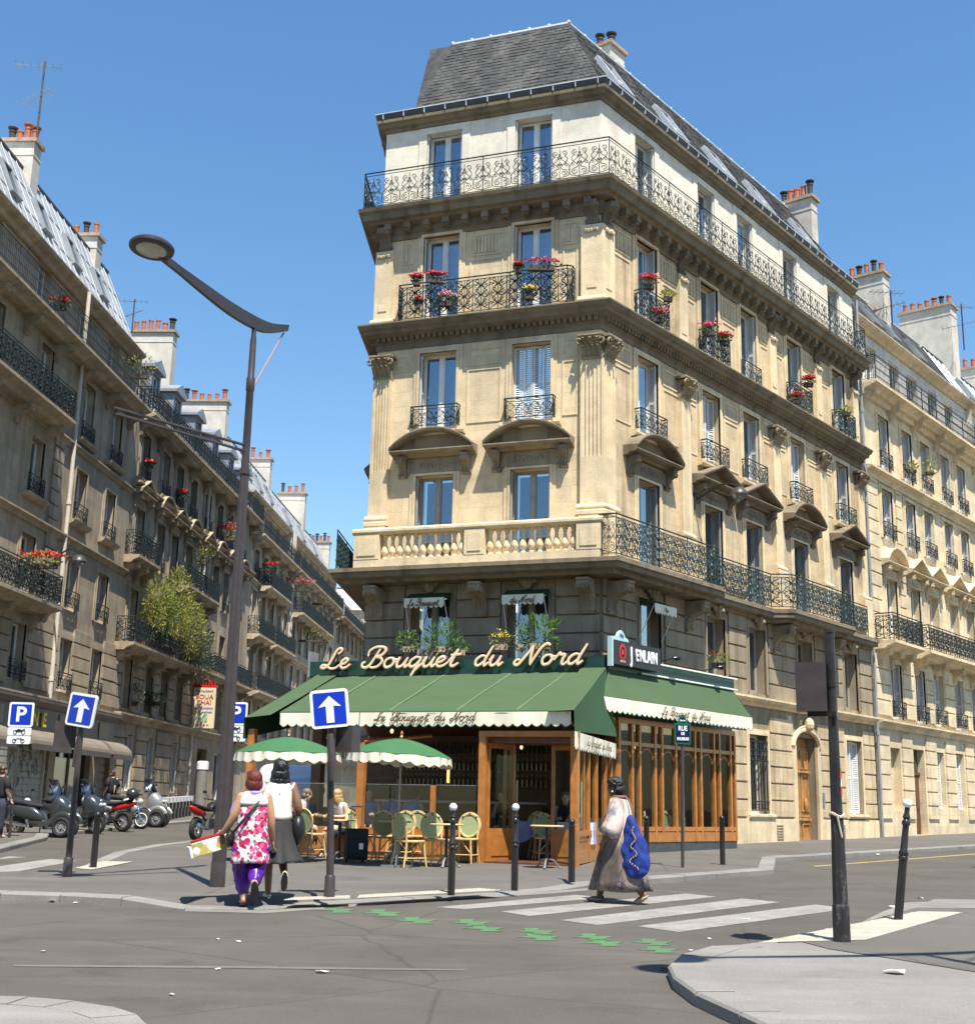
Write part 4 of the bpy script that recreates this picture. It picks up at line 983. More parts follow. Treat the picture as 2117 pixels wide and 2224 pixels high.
        for u in roof.get('sky', ()):
            al = atan2(z1-z0, ins); zz = z0+(z1-z0)*.32; Mw = M @ T(u, yb-.05+ins*.32, zz) @ Matrix.Rotation(al-pi/2, 4, 'X'); fr = MB()
            for a, b, c, e in ((-.4, -.32, 0, 1.25), (.32, .4, 0, 1.25), (-.32, .32, 0, .08), (-.32, .32, 1.17, 1.25)): fr.box(a, b, -.14, .02, c, e)
            f = fr.build('roof_window', m_zinc, h, Mw); blk('pane', m_glass, f, Mw, -.32, .32, -.08, -.07, .08, 1.17)
        for c in roof.get('chim', ()): chimney(M, h, *c)
    sd = MB(); 
    for u in (u0+.02, u1-.02): sd.poly([(u, .02, zg0-.5), (u, depth, zg0-.5), (u, depth, (roof or {}).get('z0', zt)), (u, .02, (roof or {}).get('z0', zt))])
    sd.poly([(u0, depth, zg0-.5), (u1, depth, zg0-.5), (u1, depth, (roof or {}).get('z0', zt)), (u0, depth, (roof or {}).get('z0', zt))]); sd.build('party_wall', m_chim, h, M)
    return h
MS = frame_at(-16.42795, .80346, .04885, .99881)
# ---- left side of the side street, nearest first
LB = []
c1 = [31.2, 34.6, 38.55, 42.5, 45.55]
LB.append(house(MS, 'grey-beige house at the left edge with zinc roof above a shop with brown canopies', 26, 47.9, m_left, c1,
    [(4.75, 6.55, dict(arch=True, guard='small')), (7.55, 9.35, dict(guard='small')), (10.62, 12.5, dict(guard='small', sill=True)), (13.55, 15.65, dict(guard='small', sill=True)), (16.35, 18.5, dict(set=.35, wt=18.75, arch=False))],
    bands=[(4.4, .4, .4), (9.95, .2, .22), (13.2, .18, .2)], balc=[(26.5, 39.6, 7.2, .85, 'dense'), (26.5, 39.5, 13.4, .75, 'dense'), (26.2, 47.2, 16.28, .7, 'bars')], rust=[(4.6, 7.0), (7.3, 13.2, 39.9, 40.7)],
    roof=dict(z0=18.85, z1=22.4, ins=1.5, kind='zinc', yb=.3, sky=(29, 31.5, 34, 36.5, 39.2, 42, 44.9), chim=[(39.4, 2.0, 20, 23.4, .6, 1.1, 4), (46.0, 2.1, 20, 23.0, .6, 1.2, 3)]), zg0=.3, top=16.25, pipes=(41.3,)))
for u in (45.2, 45.95): pass
c2 = [49.1, 51.9, 54.0, 56.3, 58.9, 61.2, 63.25, 66.0]
LB.append(house(MS, 'sooty house with iron balconies and a bamboo balcony garden, second on the left', 47.9, 68.4, m_left2, c2,
    [(4.75, 6.65, dict(arch=True)), (7.35, 9.4, dict()), (10.62, 12.7, dict(ped=['point', 'curve'], guard='small')), (13.85, 15.8, dict(sill=True, guard='small'))],
    bands=[(4.5, .35, .3), (13.6, .35, .25)], balc=[(47.5, 57.2, 7.12, .7, 'dense'), (57.8, 67.8, 7.2, .6, 'dense'), (47.7, 50.4, 10.55, .55, 'dense'), (54.9, 60.2, 10.6, .55, 'dense'), (48.1, 68.2, 16.45, .62, 'dense')], rust=[(4.6, 6.9), (.9, 4.1, 48, 58.4)],
    ground=[(49.6, 50.7, 1.55, 3.75, 'win'), (52.4, 53.5, 1.55, 3.75, 'win'), (55.9, 57.0, 1.55, 3.75, 'win'), (60.2, 62, .6, 3.7, 'door'), (63.4, 65, .6, 3.6, 'win')],
    roof=dict(z0=16.9, z1=20.6, ins=1.9, kind='slate', yb=.35, dorm=(49.6, 52.8, 56.2, 59.4, 62.6, 66), chim=[(56.4, 2.5, 18, 23.0, .6, 2.1, 6), (67.0, 2.8, 18, 23.0, .6, 2.6, 6)]), zg0=.55, top=16.4, pipes=(58.65,)))
c3 = [69.7, 72.0, 74.3, 76.6, 78.4]
LB.append(house(MS, 'pale house with carved first-floor balconies, third on the left', 68.4, 79.3, m_left3, c3,
    [(4.9, 7.0, dict()), (7.8, 9.9, dict()), (10.9, 12.9, dict()), (13.6, 15.2, dict(guard='small')), (16.2, 18.0, dict(set=.35, wt=18.3, arch=False))],
    bands=[(4.4, .3, .25), (13.4, .2, .2)], balc=[(68.7, 79, 7.2, .8, 'dense'), (68.7, 72.6, 10.3, .65, 'dense'), (73.4, 79, 10.3, .65, 'dense'), (70.6, 76.6, 13.3, .7, 'dense'), (68.5, 79.2, 15.9, .65, 'bars')],
    roof=dict(z0=18.4, z1=21.4, ins=1.4, kind='zinc', yb=.35, sky=(70, 73, 76), dorm=(), chim=[(78.6, 2.5, 19, 22.9, .6, 2.0, 4)]), zg0=.85, top=15.85, pipes=(79.2,)))
c4 = [81, 83.4, 85.8, 88.2, 90.6, 93, 95.4]
LB.append(house(MS, 'pale house with plants along its balconies, fourth on the left', 79.3, 97.3, m_left3, c4,
    [(4.9, 7.0, dict()), (7.8, 9.9, dict()), (10.9, 12.9, dict()), (13.6, 15.2, dict()), (16.3, 18.0, dict(set=.35, wt=18.3, arch=False))],
    bands=[(4.4, .3, .25), (10.3, .3, .25)], balc=[(79.8, 96.8, 7.2, .8, 'dense'), (80, 92, 13.2, .8, 'dense'), (79.5, 97, 15.9, .65, 'bars')],
    roof=dict(z0=18.4, z1=21.2, ins=1.4, kind='zinc', yb=.35, sky=(82, 87, 92), chim=[(90.6, 2.5, 19, 23.6, .6, 2.0, 4)]), zg0=1.1, top=15.85, pipes=(79.8,)))
c5 = [99+2.4*i for i in range(12)]
LB.append(house(MS, 'beige house at the far end of the side street, half hidden by the cafe corner', 97.3, 128, m_left2, c5,
    [(4.9, 7.0, dict()), (7.8, 9.9, dict()), (10.9, 12.9, dict()), (13.6, 15.2, dict())], bands=[(4.4, .3, .25), (10.3, .3, .25)], balc=[(97.6, 127, 7.2, .8, 'dense'), (97.6, 127, 15.6, .65, 'bars')],
    roof=dict(z0=16.2, z1=19, ins=1.6, kind='zinc', yb=.3, chim=[(101.6, 2.4, 17, 22.2, .6, 1.9, 6)]), zg0=1.5, top=16.1))
# closing house across the far end of the side street, set back above the roofs
MX = frame_at(-26, 131, 1, -.02)
LB.append(house(MX, 'plain house closing the far end of the side street', 0, 30, m_left3, [3+3*i for i in range(9)], [(5+3*k, 7+3*k, dict(arch=False)) for k in range(5)], roof=dict(z0=21, z1=23.5, ins=1.5, kind='zinc', chim=[(6, 2, 22, 26, 2.2, .7, 6), (14, 2, 22, 26, 2.2, .7, 6)]), zg0=1.8, top=20.9))
# ---- right: next houses along the street
cr_ = [19.85, 22.3, 24.35, 26.75, 28.8]
house(MR, 'clean cream stone house with white attic right of the corner building', 17.72, 31.2, m_right, cr_,
    [(4.72, 6.75, dict(guard='small', shut=m_shut, pc=.2)), (7.5, 9.95, dict(arch=True, ped=['curve', 'point', 'point', 'point', 'point'])), (11.5, 13.45, dict(guard='small', shut=m_shut)), (14.3, 16.4, dict(guard='small', shut=m_shut)), (17.5, 19.4, dict(set=.3, wt=19.75, arch=False))],
    bands=[(4.58, .28, .3), (14.0, .35, .35), (17.2, .5, .4)], balc=[(17.95, 20.9, 7.42, .75, 'dense'), (21.6, 30.8, 7.42, .75, 'dense'), (17.8, 31, 17.3, .62, 'bars')], rust=[(4.75, 7.0), (1.1, 4.2), (7.5, 14, 17.9, 18.9), (7.5, 14, 20.75, 21.35)],
    ground=[(18.95, 19.95, 1.4, 3.65, 'blind'), (21.2, 22.4, .55, 3.7, 'door'), (23.75, 24.6, 1.5, 3.7, 'shut'), (25.95, 26.95, 1.5, 3.75, 'shut'), (28.2, 29.2, 1.5, 3.75, 'shut')],
    roof=dict(z0=20.1, z1=23.4, ins=2.0, kind='slate', yb=.3, sky=(19.2, 22.2, 24.3, 27.5), chim=[(25.2, 2.35, 21, 24.7, .7, 1.7, 5)]), zg0=.5, top=17.2, topm=m_rwhite)
house(MR, 'cream stone house with iron balcony at the right edge of the picture', 31.2, 46, m_right, [33, 35.6, 38.2, 40.8, 43.4],
    [(4.72, 6.75, dict(guard='small')), (7.5, 9.95, dict()), (11.5, 13.45, dict()), (14.3, 16.4, dict()), (17.5, 19.4, dict(set=.3, wt=19.75, arch=False))],
    bands=[(4.58, .28, .3), (14.0, .35, .35)], balc=[(31.5, 45, 7.42, .75, 'dense'), (31.4, 45.5, 17.3, .62, 'bars')],
    roof=dict(z0=20.1, z1=23.2, ins=1.8, kind='zinc', yb=.3, sky=(34, 38, 42), chim=[(34.3, 2.8, 21, 26.2, .9, 2.6, 7), (42, 2.6, 21, 25.4, .7, 2.2, 5)]), zg0=.7, top=17.2, topm=m_rwhite)

# ---- the houses on the camera's own side of the junction (behind the viewer; the windows mirror them)
MB1 = frame_at(34, -17, -1, 0); MB2 = frame_at(2, -17.5, -1, .06)
house(MB1, 'stone house across the junction behind the viewer on the right', 0, 31, m_right, [2.2+2.9*i for i in range(10)], [(1.2, 3.6, dict(arch=False)), (4.8, 6.9, dict(guard='small')), (8, 10.2, dict(arch=True)), (11.4, 13.4, dict(arch=True)), (14.6, 16.4, dict(arch=False))], bands=[(4.4, .3, .25), (14.2, .3, .25)], balc=[(1, 30, 7.6, .6, 'bars')], roof=dict(z0=17.2, z1=20.0, ins=1.8, kind='zinc', sky=(5, 12, 20)), zg0=-.6, top=17)
house(MB2, 'stone house across the junction behind the viewer on the left', 0, 34, m_left3, [2.2+2.9*i for i in range(11)], [(1.2, 3.6, dict(arch=False)), (4.8, 6.9, dict(guard='small')), (8, 10.2, dict(arch=True)), (11.4, 13.4, dict(arch=True)), (14.6, 16.4, dict(arch=False))], bands=[(4.4, .3, .25), (14.2, .3, .25)], balc=[(1, 33, 7.6, .6, 'bars')], roof=dict(z0=17.2, z1=20.0, ins=1.8, kind='slate', sky=(5, 12, 20)), zg0=-.6, top=17)
# ================================================================== script lettering
GL = {'L': (1.55, [[(1.0,1.5),(1.22,1.72),(1.2,2.0),(.95,2.08),(.72,1.75),(.6,1.1),(.45,.4),(.12,.02),(-.22,.1),(-.1,.34),(.3,.24),(.75,-.02),(1.2,.02),(1.5,.35)]]),
 'e': (.98, [[(.0,.38),(.4,.48),(.62,.78),(.42,1.0),(.12,.75),(.08,.3),(.35,.0),(.72,.1),(1.0,.42)]]),
 'B': (1.55, [[(.78,1.95),(.62,1.2),(.42,.35),(.12,.0),(-.22,.12),(-.3,.45),(-.1,.6)],[(-.05,1.2),(-.08,1.75),(.35,2.12),(1.0,2.1),(1.28,1.72),(1.05,1.25),(.66,1.1),(1.08,1.02),(1.32,.62),(1.1,.12),(.62,.0),(.34,.2)]]),
 'o': (1.0, [[(.55,1.0),(.16,.85),(.05,.4),(.3,.0),(.7,.15),(.8,.6),(.55,1.0),(.68,.82),(1.05,.8)]]),
 'u': (1.15, [[(0,.5),(.2,1.0),(.12,.4),(.3,.0),(.65,.2),(.88,1.0)],[(.88,1.0),(.8,.3),(.95,.0),(1.2,.35)]]),
 'q': (1.1, [[(.8,.92),(.42,1.0),(.08,.6),(.15,.1),(.45,.04),(.75,.45),(.88,1.0)],[(.88,1.0),(.74,.1),(.6,-.8),(.55,-.95)],[(.62,-.5),(.85,-.1),(1.15,.4)]]),
 't': (.85, [[(0,.4),(.3,1.1),(.5,1.75)],[(.5,1.75),(.36,.9),(.3,.2),(.55,0),(.9,.35)],[(.05,1.12),(.5,1.18),(.9,1.22)]]),
 'd': (1.2, [[(.78,.92),(.42,1.0),(.08,.6),(.15,.1),(.45,.04),(.75,.45)],[(1.1,2.0),(.95,1.3),(.8,.45),(.9,.0),(1.2,.35)]]),
 'N': (1.8, [[(.05,.55),(-.25,.5),(-.32,.15),(-.02,.0),(.25,.5),(.55,1.3),(.72,1.95)],[(.72,1.95),(.8,1.0),(1.0,.0)],[(1.0,0),(1.2,.9),(1.45,1.75),(1.8,2.1),(2.05,1.9)]]),
 'r': (1.1, [[(0,.45),(.2,1.0),(.3,1.15),(.36,.96),(.7,.95),(.68,.5),(.7,.1),(.9,0),(1.15,.35)]])}
def script(word, x0, x1, z0, xh, r, k=6, slant=.28, flat=1.0):
    """list of (letter, MB) standing in x,z"""
    adv = sum(GL[c][0] for c in word); sx = (x1-x0)/(adv*xh+slant*xh*1.2); x = 0; out = []
    for c in word:
        mb = MB()
        for st in GL[c][1]:
            pts = crom([(px, py, 0) for px, py in st], 5); n = len(pts)
            mb.tube([(x0+sx*xh*(x+p.x+slant*p.y), 0, z0+xh*p.y) for p in pts], [r*(.7+.3*sin(pi*min(1, max(0, i/(n-1))))) for i in range(n)], k, True, flat)
        out.append((c, mb)); x += GL[c][0]
    return out
def small_script(parent, M, u0, u1, w, z, xh, r):
    tot = u1-u0; words = (('Le', .12), ('Bouquet', .38), ('du', .12), ('Nord', .24)); x = u0; gap = tot*.14/3
    mb = MB()
    for wd, fr in words:
        for c, q in script(wd, x, x+tot*fr, z, xh, r, 4, .3, .35):
            i0 = len(mb.v); n = len(mb.v); mb.v += [(a, b-w, d) for a, b, d in q.v]; mb.f += [tuple(i+n for i in f) for f in q.f]
        x += tot*fr+gap
    o = mb.build('lettering', m_text, parent, M); o['kind'] = 'stuff'; return o
# ================================================================== cafe: glazed terrace, awnings, sign
def mfw(u, w, z): return MF @ Vector((u, -w, z))
def mrw(u, w, z): return MR @ Vector((u, -w, z))
cafe = thing('cafe_terrace', 'glazed cafe terrace in orange-brown varnished wood under green awnings', 'cafe front', T(1.0, 26.5, .19))
WF = 7.15; GZ = .17
Bp, Ep = mfw(1.27, WF, 0), mrw(-1.62, 1.5, 0); Gp, Hp = mrw(4.08, 1.5, 0), mrw(4.08, .02, 0)
Ap = mfw(-5.72, WF, 0); A2 = mfw(-6.45, .02, 0)
ring = [Ap, Bp, Ep, Gp, Hp, mfw(0, .02, 0), A2]
ringc = [mfw(-4.7, 6.8, 0), mfw(.75, 6.8, 0), Ep+Vector((-.7, .2, 0)), mrw(-1.0, 1.4, 0), mrw(4.0, 1.4, 0), Hp, mfw(0, .02, 0), mfw(-6.2, .02, 0), mfw(-5.9, 2.6, 0)]
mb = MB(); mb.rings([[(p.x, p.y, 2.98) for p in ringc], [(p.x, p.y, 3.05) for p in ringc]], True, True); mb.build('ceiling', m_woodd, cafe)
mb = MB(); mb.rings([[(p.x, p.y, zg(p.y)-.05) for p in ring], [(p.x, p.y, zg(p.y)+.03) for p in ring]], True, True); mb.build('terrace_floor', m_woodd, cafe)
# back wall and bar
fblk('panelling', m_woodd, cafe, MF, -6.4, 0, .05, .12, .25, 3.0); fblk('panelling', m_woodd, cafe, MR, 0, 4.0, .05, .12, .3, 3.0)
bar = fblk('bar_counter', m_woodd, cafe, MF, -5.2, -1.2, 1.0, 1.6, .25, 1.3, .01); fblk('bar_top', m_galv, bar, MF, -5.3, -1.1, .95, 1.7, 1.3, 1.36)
sh = MB()
for z in (1.7, 2.1, 2.5): sh.fb(-5.4, -1.2, .12, .35, z, z+.03)
shelf = sh.build('bottle_shelf', m_woodd, cafe, MF); bt = MB(); rn = random.Random(2)
for z in (1.73, 2.13, 2.53):
    for i in range(34): bt.lathe([(.035, 0), (.035, .18), (.013, .24), (.013, .3)], 6, (-5.3+.12*i, -.24, z))
bt.build('bottles', mat('bottle_glass', (.03, .05, .03), .1, .5, 9), shelf, MF)['kind'] = 'stuff'
# --- street face, left of the door: posts, low panelling, glass screen
def post(M, u, w, z0, z1, t=.13, m=None, name='post'): return fblk(name, m or m_wood, cafe, M, u-t/2, u+t/2, w-t/2, w+t/2, z0, z1, .015)
post(MF, -3.17, WF, .18, 2.95, .15); post(MF, -5.71, WF, .2, 2.72, .15); post(MF, -1.62, WF-.05, .18, 1.62, .1)
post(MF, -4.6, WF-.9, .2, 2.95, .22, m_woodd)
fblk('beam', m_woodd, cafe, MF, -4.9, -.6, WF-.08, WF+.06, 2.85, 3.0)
for a, b in ((-5.6, -3.26), (-3.08, -1.68), (-1.56, -.72)):
    p = fblk('low_panel', m_wood, cafe, MF, a, b, WF-.06, WF, .2, .78, .006)
    mb = MB(); n = max(1, round((b-a)/.7))
    for i in range(n):
        x0, x1 = a+(b-a)*i/n+.08, a+(b-a)*(i+1)/n-.08; mb.fb(x0, x1, WF, WF+.02, .3, .33); mb.fb(x0, x1, WF, WF+.02, .65, .68); mb.fb(x0, x0+.03, WF, WF+.02, .33, .65); mb.fb(x1-.03, x1, WF, WF+.02, .33, .65)
    mb.build('panel_moulding', m_wood, p, MF); fblk('kick_board', m_woodd, p, MF, a, b, WF-.05, WF+.012, .12, .2)
    fblk('glass_screen', m_glassc, cafe, MF, a, b, WF-.035, WF-.025, .78, 1.62); fblk('screen_rail', m_galv, cafe, MF, a, b, WF-.04, WF-.02, 1.62, 1.632)
# brace under the valance beside the tall post
mb = MB(); mb.tube([mfw(-3.1, WF+.05, 2.47), mfw(-1.9, WF-.6, 2.62)], .035, 4); mb.build('brace', m_wood, cafe)
# --- door portal
for a, b in ((-.66, -.52), (1.2, 1.34)): fblk('door_post', m_wood, cafe, MF, a, b, WF-.14, WF+.04, .15, 2.66, .012)
fblk('door_lintel', m_wood, cafe, MF, -.66, 1.34, WF-.14, WF+.05, 2.57, 2.68, .012)
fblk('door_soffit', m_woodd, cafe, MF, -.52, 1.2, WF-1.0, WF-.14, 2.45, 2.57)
def leaf(M, w, hgt, name, parent, handle=True):
    mb = MB(); z0 = .2
    mb.box(0, .07, 0, .05, z0, hgt); mb.box(w-.07, w, 0, .05, z0, hgt); mb.box(.07, w-.07, 0, .05, hgt-.09, hgt); mb.box(.07, w-.07, 0, .05, z0, z0+.62)
    l = mb.build(name, m_wood, parent, M); pm = MB()
    for y in (-.015, .05): pm.box(.13, w-.13, y, y+.015, z0+.1, z0+.52)
    pm.build('panel_moulding', m_wood, l, M); blk('pane', m_glassc, l, M, .07, w-.07, .02, .028, z0+.62, hgt-.09)
    if handle: hb = MB(); hb.tube([(w-.04, -.06, .85), (w-.04, -.06, 1.75)], .018, 7); hb.tube([(w-.04, -.06, .9), (w-.04, .0, .9)], .012, 5); hb.tube([(w-.04, -.06, 1.7), (w-.04, .0, 1.7)], .012, 5); hb.build('door_handle', m_chrome, l, M)
    return l
leaf(MF @ T(-.5, -(WF-.1), 0) @ RZ(radians(72)), .92, 2.45, 'door_leaf', cafe)
leaf(MF @ T(.52, -(WF-1.0), 0) @ RZ(radians(0)), .68, 2.45, 'door_leaf', cafe); leaf(MF @ T(-.5, -(WF-1.02), 0), .2, 2.45, 'door_leaf', cafe, False)
# --- glazed return between the two fronts
d_ = (Ep-Bp); LS = d_.length; MSd = frame_at(Bp.x, Bp.y, d_.x/LS, d_.y/LS)
def glazed(M, L, mull, z0, z1, ztr, zs, label_cols, base=.24, arches=False):
    """run of mullions with panes, low panels and a transom; M runs along the glass"""
    fblk('sill_rail', m_wood, cafe, M, 0, L, -.05, .05, zs-.05, zs+.05, .01); fblk('top_rail', m_wood, cafe, M, 0, L, -.05, .05, z1-.12, z1, .01)
    if ztr: fblk('transom', m_wood, cafe, M, 0, L, -.045, .045, ztr-.045, ztr+.045, .01)
    for u in mull: fblk('mullion', m_wood, cafe, M, u-.042, u+.042, -.055, .055, base, z1-.12, .012)
    for a, b in zip(mull[:-1], mull[1:]):
        if b-a > .16:
            fblk('pane', m_glassc, cafe, M, a+.04, b-.04, -.006, .002, zs+.05, z1-.12)
        p = fblk('low_panel', m_wood, cafe, M, a+.04, b-.04, -.03, .02, base+.22, zs-.05)
        pm = MB(); pm.fb(a+.09, b-.09, .02, .032, zs-.14, zs-.11); pm.build('panel_moulding', m_wood, p, M)
        if arches and b-a > .4:
            am = MB(); n = 10; r = (b-a)/2-.06; c = (a+b)/2; am.tube([(c+r*cos(pi*i/n), 0, ztr-.34+r*.85*sin(pi*i/n)) for i in range(n+1)], .022, 5); am.build('arched_bead', m_wood, cafe, M)
    fblk('bottom_rail', m_wood, cafe, M, 0, L, -.05, .045, base+.0, base+.22, .01)
glazed(MSd, LS, [.05, 1.39, 2.29, 3.43, 4.2, LS-.06], 0, 2.6, None, .76, None, .2)
MRf = MR @ T(-1.62, -1.5, 0); mull = [.06, .62, .95, 1.65, 1.97, 2.62, 2.93, 3.57, 3.87, 4.56, 4.85, 5.45, 5.68]
glazed(MRf, 5.72, mull, 0, 3.32, 2.74, .8, None, .5, True)
fblk('granite_base', m_gutter, cafe, MRf, 0, 5.72, -.06, .03, .1, .5); fblk('end_wall', m_woodd, cafe, MR, 4.0, 4.08, 0, 1.5, .2, 3.3)
# corner pier behind the sign box and fascia above the terrace roof
fas = MB()
for M, a, b, w, z0, z1 in ((MF, -6.85, .7, 2.38, 3.1, 4.34), (MR, -1.95, 4.1, 1.46, 3.3, 4.42)): fas.poly([tuple(M @ Vector((a, -w, z0))), tuple(M @ Vector((b, -w, z0))), tuple(M @ Vector((b, -w, z1))), tuple(M @ Vector((a, -w, z1)))])
fas.build('fascia', m_signg, cafe)
# --- awnings
def cloth(pts, nu, nv, sag, m, name, parent):
    a, b, c, d = map(Vector, pts); mb = MB(); g = []
    for j in range(nv+1):
        for i in range(nu+1):
            u, v = i/nu, j/nv; p = a.lerp(b, u).lerp(d.lerp(c, u), v); p.z -= sag*sin(pi*v)*(.75+.25*sin(u*nu*1.3)); g.append(tuple(p))
    mb.v = g
    for j in range(nv):
        for i in range(nu): k = j*(nu+1)+i; mb.f.append((k, k+1, k+nu+2, k+nu+1))
    return mb.build(name, m, parent, None, 'all')
aw = thing('awning', 'wide green front awning with scalloped cream valance lettered above the parasols', 'awning', T(-1, 25.5, 2.8), 'cafe awnings')
cloth([mfw(-6.2, 2.45, 4.3), mfw(.6, 2.45, 4.34), mfw(1.22, 7.3, 3.06), mfw(-5.02, 7.3, 3.06)], 26, 8, .035, m_awn, 'awning_cloth', aw)
bar = MB(); bar.tube([mfw(-5.02, 7.27, 3.03), mfw(1.2, 7.27, 3.03)], .045, 6); bar.build('front_bar', m_awnd, aw)
valance(MF, aw, -5.0, 1.24, 7.31, 3.04, .28, 32); small_script(aw, MF, -2.84, -.68, 7.345, 2.87, .085, .014)
sm_ = MB()
for u0, u1 in ((-5.0, -4.2), (-3.2, -2.6), (-1.55, -1.15), (-.2, .1)): sm_.tube([mfw(u0, 2.6, 4.29), mfw(u1, 7.2, 3.085)], .012, 3)
sm_.build('seam', mat('awning_seam', (.16, .24, .14), .9, .05, 3), aw)
for nm, q, lb in (('l', [mfw(-6.66, 2.42, 4.36), mfw(-6.1, 2.42, 4.36), mfw(-5.2, 7.36, 3.0), mfw(-5.82, 7.36, 2.94)], 'narrow green awning strip sloping down at the left end of the cafe'), ('r', [mfw(.14, 2.46, 4.42), mfw(.74, 2.44, 4.42), mfw(1.33, 7.42, 3.06), mfw(.8, 7.42, 3.04)], 'narrow green awning strip overlapping the right end of the front awning')):
    t = thing('awning', lb, 'awning', T(q[2].x, q[2].y, 2.9), 'cafe awnings'); cloth(q, 3, 6, .02, m_awn, 'awning_cloth', t)
    if nm == 'l':
        w2 = MB(); w2.poly([tuple(q[3]), tuple(q[2]), tuple(mfw(-5.2, 7.36, 2.5)), tuple(mfw(-5.82, 7.36, 2.5))][:0] or [tuple(q[0]), tuple(q[3]), tuple(mfw(-5.82, 7.36, 2.5)), tuple(mfw(-6.66, 2.42, 3.2))]); w2.build('side_cloth', m_awnd, t)
aws = thing('awning', 'folded corner awning with lettered cream valance between the front and right awnings', 'awning', T(2.4, 27, 2.5), 'cafe awnings')
q = [mfw(.74, 2.42, 4.4), mfw(1.33, 7.42, 3.05), Vector((1.74, 24.33, 2.66)), Vector((2.98, 28.75, 2.82))]
cloth([q[1], q[0], q[3], q[2]], 8, 5, .06, m_awnd, 'awning_cloth', aws)
dv = (q[3]-q[2]); dv.z = 0; Lv = dv.length; MV = frame_at(q[2].x, q[2].y, dv.x/Lv, dv.y/Lv)
valance(MV, aws, 0, Lv, .0, 2.66, .34, 26); small_script(aws, MV, 1.1, 3.9, .03, 2.45, .085, .012)
cloth([mrw(-1.62, 1.52, 4.36), mrw(-1.95, 1.5, 4.36), Vector((3.0, 28.8, 2.8)), mrw(-2.9, 1.96, 3.4)], 3, 4, .02, m_awnd, 'awning_cloth', aws)
awr = thing('awning', 'green right-hand awning with lettered cream valance along the side street', 'awning', MR @ T(1, -2, 3.4), 'cafe awnings')
cloth([mrw(-1.98, 1.53, 4.38), mrw(4.1, 1.53, 4.38), mrw(4.16, 2.02, 3.68), mrw(-3.05, 2.02, 3.68)], 20, 6, .02, m_awn, 'awning_cloth', awr)
cl = MB(); cl.poly([tuple(mrw(4.1, 1.53, 4.38)), tuple(mrw(4.16, 2.02, 3.68)), tuple(mrw(4.12, 1.53, 3.68))]); cl.build('side_cloth', m_awnd, awr)
valance(MR, awr, -3.05, 4.15, 2.03, 3.67, .33, 34); small_script(awr, MR, -.5, 1.85, 2.065, 3.44, .09, .014)
# --- big sign
sg = thing('cafe_sign', 'dark green sign box with cream script letters over the front awning', 'sign', MF @ T(-3, -2.4, 4.33))
mb = MB(); mb.fb(-6.89, .7, 1.95, 2.4, 4.33, 4.69); mb.build('sign_box', m_signg, sg, MF)
mb = MB(); mb.fb(-6.93, -6.885, 1.95, 2.42, 4.31, 4.95); mb.build('sign_edge', m_zinc, sg, MF)
for wd, a, b in (('Le', -6.42, -5.62), ('Bouquet', -5.3, -2.78), ('du', -2.46, -1.66), ('Nord', -1.36, .3)):
    for c, q in script(wd, a, b, 4.49, .235, .036, 8, .3):
        n = 'letter'; L = q.build(n, m_letter, sg, MF @ T(0, -2.62, 0) @ S3(1, .45, 1), True)
    for c, q in script(wd, a, b, 4.49, .235, .05, 6, .3):
        q.build('letter_return', m_letters, L, MF @ T(0, -2.545, 0) @ S3(1, 1.1, 1), True)
sr = thing('cafe_sign', 'dark green sign strip with white light tubes over the right awning', 'sign', MR @ T(1, -1.5, 4.4))
mb = MB(); mb.fb(-1.96, 4.2, 1.08, 1.5, 4.4, 4.73); mb.build('sign_box', m_signg, sr, MR)
for z in (4.42, 4.71): mb = MB(); mb.tube([(-.6 if z < 4.6 else .1, -1.56, z), (4.25, -1.56, z)], .022, 6); mb.build('light_tube', m_white, sr, MR)
jn = thing('beer_sign', 'black JENLAIN beer sign with white letters and red emblem on the corner', 'sign', MR @ T(-1, -1.6, 4.5))
mb = MB(); mb.fb(-2.05, .02, 1.55, 1.72, 4.5, 5.06); mb.build('sign_box', m_black, jn, MR)
ob('lettering', font_mesh('Jenlain'.upper()[0], .5, m_signw, .012, 'LEFT', .012), jn, MR @ T(-1.36, -1.735, 4.76) @ UPR @ S3(.62, 1, 1)); [ob('lettering', font_mesh(c_, .36, m_signw, .012, 'LEFT', .012), jn, MR @ T(-1.14+k_, -1.735, 4.78) @ UPR @ S3(.7, 1.05, 1)) for k_, c_ in zip((0, .17, .37, .52, .7, .78), 'ENLAIN')]
em = MB(); n = 18; em.rings([[(-1.7+.15*k*cos(2*pi*i/n), -1.725-(.01 if k < 1 else 0), 4.8+.2*k*sin(2*pi*i/n)) for i in range(n)] for k in (1, .62)], True, False); em.box(-1.76, -1.64, -1.735, -1.724, 4.74, 4.86); em.build('emblem', m_red, jn, MR)
em = MB(); em.box(-1.82, -1.58, -1.735, -1.724, 4.56, 4.61); em.build('emblem_base', m_brick, jn, MR)
pq = thing('street_plaque', 'small pale plaque with rounded top above the JENLAIN sign', 'plaque', MR @ T(-1.9, -1.6, 5.06))
m_pq = mat('plaque_pale', (.45, .62, .62), .45, .08, 3)
mb = MB(); mb.ext([(-2.05, 5.07), (-1.35, 5.07), (-1.4, 5.14), (-1.5, 5.17), (-1.58, 5.27), (-1.68, 5.32), (-1.78, 5.27), (-1.86, 5.17), (-2.0, 5.14)], -1.68, -1.62); mb.build('plate', m_pq, pq, MR)
ob('lettering', font_mesh('10e', .12, m_blue, .004), pq, MR @ T(-1.68, -1.69, 5.19) @ UPR)
mb = MB(); mb.fb(-2.12, -2.05, 1.58, 1.7, 4.45, 5.14); mb.build('edge', m_pq, pq, MR)
